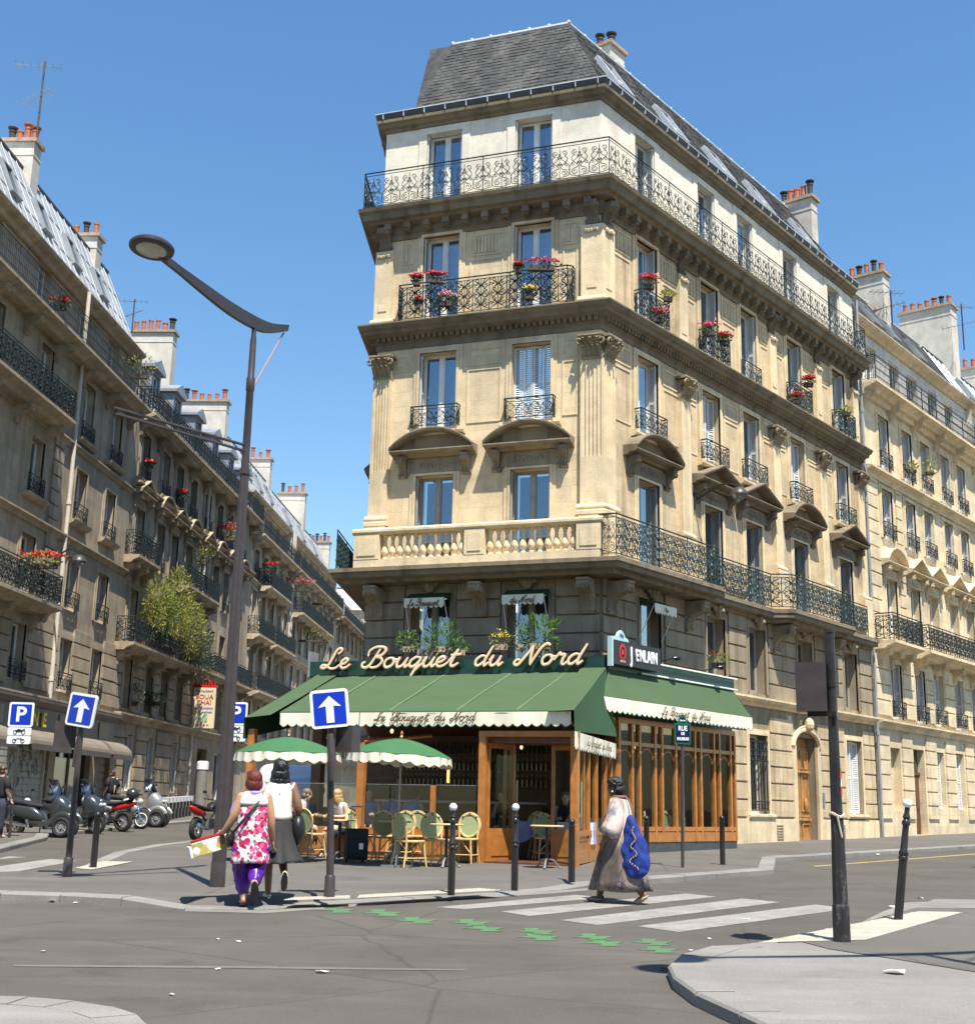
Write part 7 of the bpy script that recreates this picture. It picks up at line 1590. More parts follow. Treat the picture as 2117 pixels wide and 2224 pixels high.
# ---- 3: long patterned dress crossing to the left
def dressmat():
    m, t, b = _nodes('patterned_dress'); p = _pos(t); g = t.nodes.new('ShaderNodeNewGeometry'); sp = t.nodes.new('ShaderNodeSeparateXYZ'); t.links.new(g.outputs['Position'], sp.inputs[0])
    n = _noise(t, 3.2, 5, _pos(t, (1, 1, .5)), .65); c = _ramp(t, n, [(.34, (.16, .125, .105)), (.46, (.30, .25, .22)), (.54, (.62, .50, .44)), (.7, (.70, .60, .55))])
    v = t.nodes.new('ShaderNodeTexVoronoi'); v.inputs['Scale'].default_value = 13; v.feature = 'DISTANCE_TO_EDGE'; t.links.new(_mix(t, p, _noise(t, 9, 3, p), .1), v.inputs['Vector']); spot = _ramp(t, v.outputs[0], [(.05, 1.0), (.1, 0.0)]); blue = _mix(t, c, (.10, .12, .30), spot)
    msk = _ramp(t, _noise(t, 1.7, 2, p), [(.5, 0.0), (.58, .9)]); c = _mix(t, c, blue, msk); hz = _ramp(t, sp.outputs['Z'], [(.6, (.30, .275, .26)), (1.05, (1, 1, 1))]); c = _mix(t, c, hz, .9, 'MULTIPLY'); t.links.new(c, b.inputs['Base Color']); b.inputs['Roughness'].default_value = .8; return m  # shade on the lower skirt is painted in, darkening toward the hem
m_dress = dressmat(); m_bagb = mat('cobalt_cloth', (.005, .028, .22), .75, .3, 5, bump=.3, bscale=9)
p3 = gp(1345, 1962, RD); M, L, Dr = woman_parts(p3, radians(70))
w3 = thing('person', 'woman with short dark curls in long pale patterned dress crossing the zebra stripes', 'person', M)
b = MB(); hd = L(.0, .06, 1.55); Mh, P = head(b, hd, Dr(.2, 1, -.05), 1.06, L(0, 0, 1.39))
limb(b, [L(0, 0, .9), L(0, .01, 1.05), L(0, 0, 1.25), L(0, 0, 1.39)], [.16, .145, .15, .07])
limb(b, [L(-.19, 0, 1.35), L(-.24, -.02, 1.1), L(-.25, .08, .9), L(-.23, .16, .82)], [.07, .06, .045, .03]); hand(b, L(-.23, .16, .82), Dr(.1, .3, -1), Dr(-.2, 1, 0), .5)
limb(b, [L(.19, 0, 1.35), L(.25, -.02, 1.1), L(.25, .04, .92), L(.22, .1, .82)], [.07, .06, .045, .03]); hand(b, L(.22, .1, .82), Dr(-.1, .3, -1), Dr(.2, 1, 0), .5)
limb(b, [L(.09, 0, .88), L(.08, .2, .48), L(.07, .3, .1)], [.11, .07, .045]); foot(b, L(.07, .3, .09), Dr(.05, 1, 0), Dr(0, 0, 1))
limb(b, [L(-.09, 0, .88), L(-.08, -.08, .5), L(-.06, -.33, .14)], [.11, .07, .045]); foot(b, L(-.06, -.33, .135), Dr(.0, 1, -.55), Dr(0, .5, 1))
body_obj(b, m_skinC, w3); eyes(P, Mh, w3, 1.06)
hairball(P, Mh, w3, [(0, -.02, .05, .105, .115, .1), (0, -.06, -.03, .1, .075, .08), (0, .05, .09, .08, .06, .05), (.05, .0, .08, .06, .08, .06), (-.05, .0, .08, .06, .08, .06)], m_hair_b, 1)
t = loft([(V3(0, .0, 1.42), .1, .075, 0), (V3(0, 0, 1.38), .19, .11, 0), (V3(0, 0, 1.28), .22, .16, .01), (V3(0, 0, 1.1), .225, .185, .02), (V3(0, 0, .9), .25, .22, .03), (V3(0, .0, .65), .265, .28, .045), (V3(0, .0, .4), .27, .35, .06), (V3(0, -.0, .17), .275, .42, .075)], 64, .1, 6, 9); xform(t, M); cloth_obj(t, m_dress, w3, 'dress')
for s, el, wr_ in ((-1, (-.26, -.02, 1.1), (-.27, .09, .9)), (1, (.27, -.02, 1.1), (.26, .05, .9))):
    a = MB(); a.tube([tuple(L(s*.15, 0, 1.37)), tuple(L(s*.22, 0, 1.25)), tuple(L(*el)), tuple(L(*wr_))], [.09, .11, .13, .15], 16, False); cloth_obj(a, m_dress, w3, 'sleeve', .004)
a = MB(); a.tube(crom([tuple(L(.08, .06, 1.42)), tuple(L(-.1, .05, 1.42)), tuple(L(-.09, -.07, 1.42)), tuple(L(.08, -.07, 1.42))], 5, True), .028, 8, False, 1, True); a.build('collar', mat('brown_trim', (.16, .075, .05), .8, .15, 6), w3, None, True)
for an, fd, up in ((L(.07, .3, .09), Dr(.05, 1, 0), Dr(0, 0, 1)), (L(-.06, -.33, .135), Dr(.0, 1, -.55), Dr(0, .5, 1))):
    s = MB(); f = fd.normalized(); u = (up-f*up.dot(f)).normalized(); sd = f.cross(u); Ms = Matrix((sd, f, u)).transposed(); s.ell(tuple(an+f*.06-u*.055), .048, .135, .036, 12, 8, Ms); s.build('shoe', mat('taupe_shoe', (.36, .29, .2), .5, .1, 8), w3, None, True)
ear = MB(); ear.ell(P(-.085, .0, -.05), .014, .014, .014, 8, 6); ear.build('earring', m_signw, w3, None, True)
bg3 = thing('shoulder_bag', 'big cobalt blue cloth bag with dangling charms on the woman in the long dress', 'bag', T(*L(-.22, -.2, .7))); rows = []
for k, (z, hx, hy, dy) in enumerate(((1.2, .02, .03, 0), (1.12, .045, .07, -.01), (1.0, .06, .12, -.03), (.85, .075, .165, -.05), (.7, .08, .195, -.06), (.55, .08, .205, -.07), (.45, .07, .19, -.07), (.38, .05, .13, -.06), (.35, .02, .04, -.05))): rows.append((V3(-.2-.02*k/8, -.2+dy, z), hx, hy))
a = loft(rows, 36, .07, 4, 3, True); xform(a, M); o = a.build('body', m_bagb, bg3, None, 'all'); q = o.modifiers.new('smooth', 'SUBSURF'); q.levels = 2; q.render_levels = 2
tx = bpy.data.textures.new('bag_folds', 'CLOUDS'); tx.noise_scale = .13; d = o.modifiers.new('folds', 'DISPLACE'); d.texture = tx; d.strength = .06
a = MB(); a.tube(crom([tuple(L(-.16, -.24, 1.18)), tuple(L(-.09, -.16, 1.38)), tuple(L(.0, -.02, 1.44)), tuple(L(.12, .15, 1.3)), tuple(L(.05, .25, 1.1))], 5), .016, 6, True, .5); a.build('strap', mat('brown_strap', (.10, .05, .03), .6, .1, 6), bg3)
ch = MB(); rn = random.Random(4)
for i in range(26): ch.ell(tuple(L(-.29-.02*rn.random(), -.27+.05*sin(i*.7)*(.3+i/26), 1.02-.022*i)), .011, .011, .016, 6, 5)
ch.build('charms', mat('charm_white', (.35, .22, .16), .5, .4, 20), bg3)
# ---- man in black T-shirt by the shop door
m_jean = mat('dark_denim', (.025, .03, .05), .85, .2, 8); m_blktee = mat('black_cotton', (.012, .012, .016), .85, .2, 6)
def stander(pos, yaw, label, skin, hair, topm, botm, h=1.75):
    M, L, Dr = woman_parts(pos, yaw); S = h/1.75; M = M @ S3(S, S, S); L = lambda x, y, z: M @ Vector((x, y, z)); o = thing('person', label, 'person', M); b = MB(); Mh, P = head(b, L(0, .03, 1.62), Dr(0, 1, -.1), 1.05, L(0, 0, 1.46))
    limb(b, [L(0, 0, .94), L(0, 0, 1.2), L(0, 0, 1.46)], [.14, .15, .07])
    for s in (-1, 1): limb(b, [L(s*.2, 0, 1.42), L(s*.26, -.02, 1.15), L(s*.24, .12, .96)], [.06, .05, .03]); hand(b, L(s*.24, .12, .96), Dr(0, .4, -1), Dr(-s*.3, 1, 0)); limb(b, [L(s*.09, 0, .92), L(s*.1, .02, .5), L(s*.1, 0, .09)], [.1, .065, .045]); foot(b, L(s*.1, 0, .085), Dr(s*.15, 1, 0), Dr(0, 0, 1))
    body_obj(b, skin, o, .014); hairball(P, Mh, o, [(0, -.02, .045, .09, .1, .09), (0, -.05, -.02, .08, .06, .06)], hair)
    t = loft([(V3(0, 0, 1.48), .1, .08), (V3(0, 0, 1.44), .2, .11), (V3(0, 0, 1.25), .21, .14), (V3(0, 0, .92), .19, .135)], 26, .03, 5, 2); xform(t, M); cloth_obj(t, topm, o, 'shirt')
    for s in (-1, 1):
        a = MB(); a.tube([tuple(L(s*.17, 0, 1.44)), tuple(L(s*.27, -.02, 1.18))], [.085, .08], 12, False); cloth_obj(a, topm, o, 'sleeve', .004)
        a = MB(); a.tube([tuple(L(s*.09, 0, .95)), tuple(L(s*.1, .02, .5)), tuple(L(s*.1, 0, .08))], [.115, .09, .075], 12, False); cloth_obj(a, botm, o, 'trouser_leg', .004)
    return o
q = ap(241, 1745, 45.5); stander(Vector((q.x, 45.5, zg(45.5))), radians(60), 'man in black T-shirt and jeans by the shop at the end of the scooters', m_skinD, m_hair_br, m_blktee, m_jean)
q = ap(-6, 1800, 31.5); stander(Vector((q.x, 31.5, zg(31.5))), radians(-30), 'person in dark clothes cut off by the left edge of the picture', m_skinD, m_hair_br, m_blktee, m_jean, 1.7)
# ---- seated guests
def sitter(pos, yaw, label, skin, hair, topm, botm, long=False, lean=.1, seat=.46):
    M, L, Dr = woman_parts(pos, yaw); o = thing('person', label, 'person', M); b = MB(); Mh, P = head(b, L(0, .1+lean, 1.2), Dr(0, 1, -.25), 1.03, L(0, lean, 1.04))
    limb(b, [L(0, -.05, seat+.08), L(0, 0, seat+.3), L(0, lean, 1.04)], [.15, .135, .07])
    for s in (-1, 1): limb(b, [L(s*.17, lean*.8, 1.0), L(s*.22, .12, .8), L(s*.12, .36, .79)], [.055, .048, .028]); hand(b, L(s*.12, .36, .79), Dr(-s*.4, 1, 0), Dr(0, .2, 1)); limb(b, [L(s*.09, -.02, seat+.06), L(s*.11, .4, seat+.06), L(s*.1, .42, .1)], [.09, .065, .042]); foot(b, L(s*.1, .42, .085), Dr(0, 1, 0), Dr(0, 0, 1))
    body_obj(b, skin, o, .013)
    bl = [(0, -.02, .04, .092, .1, .09), (0, -.06, -.03, .085, .06, .08)]
    if long: bl += [(0, -.07, -.12, .09, .05, .1), (.06, .01, -.08, .04, .07, .12), (-.06, .01, -.08, .04, .07, .12)]
    hairball(P, Mh, o, bl, hair)
    t = loft([(V3(0, lean, 1.06), .09, .075), (V3(0, lean*.9, 1.0), .18, .1), (V3(0, lean*.5, .82), .185, .135), (V3(0, 0, seat+.08), .18, .15)], 24, .03, 5, 2); xform(t, M); cloth_obj(t, topm, o, 'top')
    for s in (-1, 1): a = MB(); a.tube([tuple(L(s*.09, -.06, seat+.07)), tuple(L(s*.11, .4, seat+.07)), tuple(L(s*.1, .42, .12))], [.11, .09, .07], 12, True); cloth_obj(a, botm, o, 'trouser_leg', .004)
    return o
m_tank = mat('white_tank', (.75, .70, .68), .85, .04, 6); m_bshirt = mat('blue_shirt', (.22, .30, .50), .85, .1, 6)
q = gp(752, 1862); sitter(q, radians(115), 'seated blonde woman in white top leaning on the small table', m_skinD, m_hair_y, m_tank, m_blktee, True, .16)
q = gp(640, 1858); sitter(q, radians(-70), 'seated guest in pale blue shirt and dark trousers behind the walking women', m_skinD, m_hair_g, mat('pale_blue_shirt', (.35, .42, .55), .85, .1, 6), m_blktee)
for k, (x, Y, yaw, lb, hr, tm) in enumerate([(800, 26.9, 180, 'grey-haired guest inside behind the glass left of the tall orange post', m_hair_g, m_bshirt), (850, 27.0, 10, 'guest in blue shirt seen from behind inside the glass screen', m_hair_br, m_bshirt), (892, 26.9, -20, 'second guest in blue shirt right of the tall orange post', m_hair_br, m_bshirt), (1096, 27.6, 160, 'guest in dark glasses seated inside the open door', m_hair_br, m_blktee), (1226, 27.0, 180, 'guest in dark clothes seated behind the corner post', m_hair_g, m_blktee)]):
    q = ap(x, 1800, Y); sitter(Vector((q.x, Y, zg(Y)+.03)), radians(yaw), lb, m_skinD, hr, tm, m_blktee)
# ================================================================== scooters, motorcycles, van
def secloft(mb, secs, k=18, e=2.6):
    """sections along x: (x, zc, half width, half height)"""
    R = []
    for x, zc, hy, hz in secs:
        R.append([(x, hy*abs(cos(a))**(2/e)*(1 if cos(a) >= 0 else -1), zc+hz*abs(sin(a))**(2/e)*(1 if sin(a) >= 0 else -1)) for a in [2*pi*j/k for j in range(k)]])
    return mb.rings(R, True, True)
m_silver = mat('silver_paint', (.36, .37, .38), .28, .06, 4, .5, coat=.5); m_grey_p = mat('graphite_paint', (.05, .055, .06), .25, .1, 4, .3, coat=.6); m_navy_p = mat('navy_paint', (.015, .025, .06), .25, .1, 4, .2, coat=.6)
m_shield = glassmat('windshield', (.25, .28, .30), .08, .55); m_lampc = mat('lamp_clear', (.6, .62, .62), .08, .05, 4, .3)
def wheel(parent, M, x, y, r, w, spokes=5, rim=None, white=False):
    mb = MB(); mb.tube([(x+(r-w*.55)*cos(a), y, r+(r-w*.55)*sin(a)) for a in [2*pi*i/26 for i in range(26)]], w*.55, 8, False, 1, True); t = mb.build('wheel', m_rubber, parent, M, True)
    rb = MB(); rr = r-w*1.15
    rb.tube([(x+rr*cos(a), y, r+rr*sin(a)) for a in [2*pi*i/24 for i in range(24)]], .022, 6, False, 1, True)
    for i in range(spokes*2): a = pi*i/spokes; rb.tube([(x+.03*cos(a), y, r+.03*sin(a)), (x+rr*cos(a), y, r+rr*sin(a))], [.018, .013], 5)
    rb.tube([(x, y-.05, r), (x, y+.05, r)], .045, 10); rb.build('rim', rim or m_silver, t, M, True)
    if white: q = MB(); q.tube([(x+(rr+.03)*cos(a), y-w*.5, r+(rr+.03)*sin(a)) for a in [2*pi*i/24 for i in range(24)]], .018, 5, False, 1, True); q.build('white_wall', m_signw, t, M)
    return t
def scooter(pos, yaw, label, paint, lower, three=True, shield=True, seatm=None, s=1.0, box=False):
    M = T(pos.x, pos.y, pos.z) @ RZ(yaw) @ S3(s, s, s); t = thing('scooter', label, 'scooter', M, 'two and three wheelers parked along the left street')
    wheel(t, M, -.72, 0, .27, .13, 5, m_silver)
    if three:
        for y in (-.23, .23): wheel(t, M, .68, y, .27, .11, 5, m_silver)
    else: wheel(t, M, .7, 0, .27, .11, 5, m_silver)
    b = MB(); secloft(b, [(-1.02, .74, .05, .05), (-.9, .72, .15, .13), (-.6, .66, .2, .19), (-.2, .6, .2, .2), (.05, .5, .17, .12), (.1, .42, .16, .07)]); b.build('rear_body', lower, t, M, True)
    b = MB(); b.box(-.02, .36, -.17, .17, .28, .36); secloft(b, [(-.3, .4, .14, .14), (.0, .36, .16, .1), (.35, .36, .16, .09), (.5, .45, .15, .12)]); b.build('footboard', m_grey_p, t, M, True)
    b = MB(); secloft(b, [(.32, .72, .2, .34), (.42, .74, .25, .36), (.56, .76, .25, .32), (.72, .72, .2, .22), (.86, .66, .12, .12), (.92, .63, .04, .04)]); b.build('front_fairing', paint, t, M, True)
    b = MB()
    for y in ((-.23, .23) if three else (0,)): b.tube([(.68+.33*cos(a), y, .27+.33*sin(a)) for a in [pi*.15+pi*.75*i/8 for i in range(9)]], .075, 8, True, .5)
    b.build('mudguard', paint, t, M, True)
    b = MB(); secloft(b, [(-.98, .9, .1, .04), (-.8, .9, .16, .07), (-.45, .86, .17, .08), (-.3, .82, .16, .08), (-.05, .8, .13, .06), (.02, .78, .08, .04)]); b.build('seat', seatm or m_lug, t, M, True)
    b = MB(); b.tube([(.3, -.36, 1.1), (.36, -.16, 1.12), (.38, 0, 1.1), (.36, .16, 1.12), (.3, .36, 1.1)], .02, 6); b.tube([(.3, -.36, 1.1), (.31, -.27, 1.1)], .03, 7); b.tube([(.3, .36, 1.1), (.31, .27, 1.1)], .03, 7); b.ell((.4, 0, 1.06), .1, .12, .08, 10, 7); b.build('handlebar', m_black, t, M, True)
    for y in (-.36, .36): b = MB(); b.tube([(.38, y*.7, 1.12), (.36, y, 1.28)], .01, 5); b.ell((.35, y*1.08, 1.32), .02, .075, .05, 10, 6); b.build('mirror', m_black, t, M, True)
    if shield:
        b = MB(); n = 8; R = []
        for j in range(6): z = 1.0+.1*j; R.append([(.60-.05*j-.26*(abs(i-n/2)/(n/2))**2, (i-n/2)/(n/2)*(.24-.012*j*j), z) for i in range(n+1)])
        b.rings(R, False, False); b.build('windshield', m_shield, t, M, 'all')
    for y in (-.09, .09): b = MB(); b.ell((.83, y, .8), .06, .07, .06, 10, 7); b.build('headlight', m_lampc, t, M, True)
    b = MB(); b.tube([(-.3, -.2, .28), (-.75, -.22, .36), (-1.0, -.22, .42)], [.04, .065, .06], 10); b.build('exhaust', m_chrome, t, M, True)
    if box: b = MB(); b.ell((-.95, 0, 1.08), .22, .24, .17, 14, 10); b.build('top_case', m_grey_p, t, M, True)
    b = MB(); b.tube([(-.1, .15, .3), (-.2, .28, .0)], .014, 5); b.build('side_stand', m_black, t, M)
    return t
def motorbike(pos, yaw, label, paint, s=1.0, rear_red=False, box=False):
    M = T(pos.x, pos.y, pos.z) @ RZ(yaw) @ S3(s, s, s); t = thing('motorcycle', label, 'motorcycle', M, 'two and three wheelers parked along the left street')
    wheel(t, M, -.72, 0, .31, .13, 5, m_silver); wheel(t, M, .74, 0, .31, .11, 5, m_silver, True)
    b = MB(); secloft(b, [(-.05, .82, .08, .06), (.05, .86, .13, .12), (.25, .88, .14, .14), (.42, .86, .1, .1), (.5, .84, .04, .04)]); b.build('tank', paint, t, M, True)
    b = MB(); secloft(b, [(-1.0, .94, .05, .03), (-.9, .9, .11, .05), (-.5, .83, .14, .06), (-.1, .8, .11, .06), (0, .8, .06, .04)]); b.build('seat', m_lug, t, M, True)
    b = MB(); secloft(b, [(-1.1, .84, .04, .04), (-.95, .8, .1, .09), (-.6, .72, .12, .09), (-.35, .68, .08, .06)]); b.build('tail', m_red if rear_red else paint, t, M, True)
    b = MB(); b.box(-.22, .26, -.16, .16, .3, .56)
    for k in range(6): b.box(-.1, .22, -.18, .18, .56+.028*k, .572+.028*k)
    b.tube([(0, -.2, .42), (0, .2, .42)], .1, 12); b.build('engine', m_galv, t, M)
    b = MB(); b.tube([(.0, -.17, .4), (-.3, -.2, .3), (-.7, -.22, .34), (-1.0, -.22, .42)], [.025, .03, .05, .048], 10); b.build('exhaust', m_chrome, t, M, True)
    b = MB()
    for y in (-.09, .09): b.tube([(.74, y, .31), (.5, y, .95)], .025, 7)
    b.tube([(.74+.36*cos(a), 0, .31+.36*sin(a)) for a in [pi*.25+pi*.6*i/7 for i in range(8)]], .055, 8, True, .4); b.build('fork', m_chrome, t, M, True)
    b = MB(); b.tube([(.3, -.36, 1.08), (.42, -.18, 1.06), (.46, 0, 1.02), (.42, .18, 1.06), (.3, .36, 1.08)], .016, 6); b.build('handlebar', m_black, t, M, True)
    b = MB(); b.ell((.62, 0, .9), .1, .11, .11, 12, 8); b.build('headlight', m_lampc, t, M, True)
    for y in (-.3, .3): b = MB(); b.tube([(.38, y*.8, 1.06), (.36, y*1.1, 1.22)], .009, 5); b.ell((.35, y*1.2, 1.26), .018, .07, .045, 10, 6); b.build('mirror', m_black, t, M, True)
    b = MB(); b.ell((-1.1, 0, .86), .03, .07, .04, 8, 6); b.build('tail_light', m_red, t, M, True)
    b = MB(); b.tube([(-.2, 0, .5), (-.5, 0, .7), (-.8, 0, .75)], .025, 6); b.tube([(-.15, 0, .4), (-.72, .1, .31)], .03, 6); b.tube([(.45, 0, .85), (.1, 0, .6), (-.1, 0, .35)], .03, 6); b.build('frame', m_black, t, M, True)
    if box: b = MB(); b.ell((-.98, 0, 1.12), .2, .22, .17, 14, 10); b.build('top_case', m_grey_p, t, M, True)
    return t
def gr_(x, y): return gp(x, y, RD)
q = gr_(88, 1818); scooter(q, radians(-9), 'dark grey three-wheeled scooter nearest the leaning one way sign', m_grey_p, m_grey_p, True, True, m_lug, 1.0)
q = gr_(160, 1812); scooter(q+Vector((-.2, .6, 0)), radians(-12), 'scooter with clear windscreen half hidden by the one way post', m_grey_p, m_grey_p, False, True, m_lug, 1.02)
q = gr_(215, 1806); motorbike(q+Vector((0, .2, 0)), radians(165), 'motorcycle with red tail and black top case in the middle of the row', m_navy_p, 1.0, True, True)
q = gr_(252, 1800); motorbike(q+Vector((.1, .3, 0)), radians(-15), 'white-wheeled motorcycle left of the silver scooter', m_signw, .95)
q = gr_(300, 1796); scooter(q, radians(-8), 'silver three-wheeled scooter at the far end of the parked row', m_silver, m_silver, True, True, m_lug, 1.05)
q = gr_(50, 1806); motorbike(q+Vector((-.6, .8, 0)), radians(-35), 'dark motorcycle behind the parking sign post', m_grey_p, .95)
q = gr_(452, 1826); motorbike(q, radians(75), 'motorcycle with red tail parked behind the street lamp', m_black, 1.0, True)
q = gr_(2205, 1885); motorbike(q, radians(200), 'dark motorcycle standing at the right edge of the picture', m_black, 1.0)
# white van up the side street
def van(pos, yaw, label):
    M = T(pos.x, pos.y, pos.z) @ RZ(yaw); t = thing('van', label, 'van', M); b = MB()
    secloft(b, [(-2.5, 1.2, .92, .78), (-2.45, 1.22, .97, .86), (.6, 1.24, .98, .9), (1.2, 1.1, .98, .76), (1.75, .85, .96, .5), (2.3, .74, .93, .38), (2.45, .7, .86, .3)], 28, 5); b.build('body', mat('van_white', (.75, .75, .74), .3, .04, 2, coat=.4), t, M, True)
    b = MB(); b.poly([(1.86, -.78, 1.27), (1.86, .78, 1.27), (.98, .68, 1.88), (.98, -.68, 1.88)]); b.xf(T(.07, 0, .03)); b.build('windscreen', m_glass, t, M)
    for y in (-1, 1):
        b = MB(); b.poly([(.1, y*.992, 1.3), (1.25, y*.992, 1.28), (.85, y*.985, 1.78), (.1, y*.985, 1.78)]); b.build('side_window', m_glass, t, M)
        b = MB(); b.ell((2.36, y*.7, .85), .09, .17, .13, 10, 7); b.build('headlight', m_lampc, t, M, True); b = MB(); b.ell((1.35, y*1.12, 1.3), .06, .1, .15, 10, 7); b.build('wing_mirror', m_black, t, M, True)
        for x in (-1.6, 1.65): w = MB(); w.tube([(x, y*.98-y*.2, .34), (x, y*.98, .34)], .34, 18); w.build('wheel', m_rubber, t, M, True); w = MB(); w.tube([(x, y*.97, .34), (x, y*.995, .34)], .2, 14); w.build('hub_cap', m_silver, t, M, True)
    blk('grille', m_black, t, M, 2.4, 2.47, -.5, .5, .6, .78, .02); blk('bumper', m_grey_p, t, M, 2.3, 2.52, -.9, .9, .32, .55, .04); blk('number_plate', m_signw, t, M, 2.52, 2.53, -.26, .26, .4, .51)
    return t
v = ap(622, 1760, 43); van(Vector((v.x, 43, zg(43)+RD)), radians(-82), 'white van up the side street, seen through the end of the terrace')
# ================================================================== plants
def leafmat(name, c, v=.35):
    m, t, b = _nodes(name); p = _pos(t); c1 = _ramp(t, _noise(t, 7, 3, p), [(.3, sc3(c, 1-v)), (.7, (min(1, c[0]*(1+v)*1.1), min(1, c[1]*(1+v)), c[2]*(1+v*.5)))]); t.links.new(c1, b.inputs['Base Color']); b.inputs['Roughness'].default_value = .55
    tr = t.nodes.new('ShaderNodeBsdfTranslucent'); t.links.new(c1, tr.inputs[0]); mx = t.nodes.new('ShaderNodeMixShader'); mx.inputs[0].default_value = .3; t.links.new(b.outputs[0], mx.inputs[1]); t.links.new(tr.outputs[0], mx.inputs[2]); t.links.new(mx.outputs[0], t.nodes['Material Output'].inputs['Surface']); return m
m_leaf = leafmat('leaf_green', (.10, .21, .04)); m_leafy = leafmat('leaf_yellow_green', (.26, .28, .055)); m_leafg = leafmat('leaf_grey_green', (.14, .17, .11)); m_leafd = leafmat('leaf_dark', (.035, .075, .025))
m_fr = mat('petal_red', (.62, .03, .025), .6, .2, 20); m_fp = mat('petal_pink', (.72, .09, .20), .6, .25, 20); m_fl = mat('petal_pale_pink', (.78, .40, .42), .6, .2, 20); m_fy = mat('petal_yellow', (.78, .60, .12), .6, .15, 20)
def leaves(mb, c, r, n, size, rn, asp=2.2, up=.3, flat=.5):
    for _ in range(n):
        while True:
            d = Vector((rn.uniform(-1, 1), rn.uniform(-1, 1), rn.uniform(-1, 1)))
            if .15 < d.length < 1: break
        p = c+Vector((d.x*r[0], d.y*r[1], d.z*r[2])); a = (d+Vector((rn.uniform(-.6, .6), rn.uniform(-.6, .6), up+rn.uniform(-.5, .6)))).normalized(); s = size*rn.uniform(.6, 1.3); b = a.cross(Vector((rn.uniform(-1, 1), rn.uniform(-1, 1), rn.uniform(-1, 1))))
        if b.length < .05: continue
        b.normalize(); q = a.cross(b)*.12*s; w = s/asp
        n0 = len(mb.v); mb.v += [tuple(p), tuple(p+a*s*.5+b*w*.5+q), tuple(p+a*s), tuple(p+a*s*.5-b*w*.5+q)]; mb.f += [(n0, n0+1, n0+2), (n0, n0+2, n0+3)]
def blossoms(mb, c, r, n, size, rn):
    for _ in range(n):
        d = Vector((rn.gauss(0, .5), rn.gauss(0, .5), abs(rn.gauss(.2, .5)))); p = c+Vector((d.x*r[0], d.y*r[1], d.z*r[2]))
        for k in range(6):
            a = Vector((rn.gauss(0, 1), rn.gauss(0, 1), rn.gauss(.3, 1))).normalized(); b = a.orthogonal().normalized(); e = a.cross(b); q = p+a*size*.6; s = size*.55; n0 = len(mb.v); mb.v += [tuple(q+b*s), tuple(q+e*s), tuple(q-b*s), tuple(q-e*s)]; mb.f.append((n0, n0+1, n0+2, n0+3))
def planter(c, label, blooms=(), lf=None, size=(.35, .16, .2), box=True, nl=120, ls=.09, nb=26, seed=0, bm=None, bs=.035, group='window plants', asp=2.0):
    rn = random.Random(seed+int(abs(c.x*37+c.z*91))); t = thing('potted_plant', label, 'plant', T(*c), group)
    if box: mb = MB(); w = size[0]*.75; mb.box(c.x-w*.8, c.x+w*.8, c.y-.08, c.y+.08, c.z-.14, c.z); mb.build('pot', bm or m_pot_d, t)
    mb = MB(); leaves(mb, c+Vector((0, 0, size[2]*.5)), size, nl, ls, rn, asp); o = mb.build('leaves', lf or m_leaf, t); o['kind'] = 'stuff'
    for m_ in blooms: mb = MB(); blossoms(mb, c+Vector((0, -.05, size[2]*.9)), (size[0]*.9, size[1], size[2]*.6), nb, bs, rn); o = mb.build('blossoms', m_, t); o['kind'] = 'stuff'
    return t
def fpt(x, y, w): return vplane(x, y, MF @ Vector((0, -w, 0)), MF.to_3x3() @ Vector((0, 1, 0)))
G1 = 'flowers on the corner building balconies'
for x, y, w, lb, bl, sz in [(1175, 578, .55, 'pink geraniums along the top of the front balcony', (m_fp,), (.6, .12, .14)), (1125, 583, .6, 'small red geranium in a hanging pot on the front balcony', (m_fr,), (.14, .1, .1)), (905, 610, .6, 'red geraniums at the left end of the front balcony', (m_fr, m_fp), (.16, .1, .12)), (948, 605, .6, 'red and pink geraniums left of the middle of the front balcony', (m_fp, m_fr), (.3, .1, .12)),
    (968, 655, .55, 'pale pink flowers low behind the front balcony rail', (m_fl,), (.25, .12, .18)), (908, 660, .55, 'red flowers low at the left of the front balcony', (m_fr,), (.1, .1, .12)), (1150, 640, .5, 'yellow-green pot plant low behind the front balcony rail', (m_fy,), (.2, .12, .16))]: planter(fpt(x, y, w), lb, bl, m_leafd, sz, True, 190, .07, 60, 1, None, .042, G1)
for x, y, w, lb, bl, sz, lf in [(1408, 618, .42, 'pink and coral geraniums on the nearest right-hand window rail', (m_fp, m_fr), (.25, .14, .16), m_leaf), (1450, 645, .45, 'green plant in a black pot beside the pink geraniums', (), (.2, .14, .12), m_leafy), (1425, 690, .4, 'bright pink flowers hanging low on the nearest right-hand window rail', (m_fp,), (.3, .14, .16), m_leafd), (1540, 720, .42, 'pink geraniums on the second right-hand window rail', (m_fp,), (.28, .16, .18), m_leaf), (1572, 740, .45, 'coral geraniums at the end of the second right-hand window rail', (m_fp, m_fr), (.2, .16, .15), m_leaf), (1755, 832, .42, 'red geraniums on the fourth right-hand window rail', (m_fr,), (.25, .14, .16), m_leafd), (1728, 868, .4, 'small red flowers low on the fourth right-hand window rail', (m_fr,), (.25, .14, .14), m_leafd), (1835, 895, .42, 'yellow-green plant on the last right-hand window rail', (), (.28, .16, .14), m_leafy)]: planter(wr(x, y, w), lb, bl, lf, sz, True, 190, .08, 75, 2, None, .045, G1)
G2 = 'plants above the cafe sign'
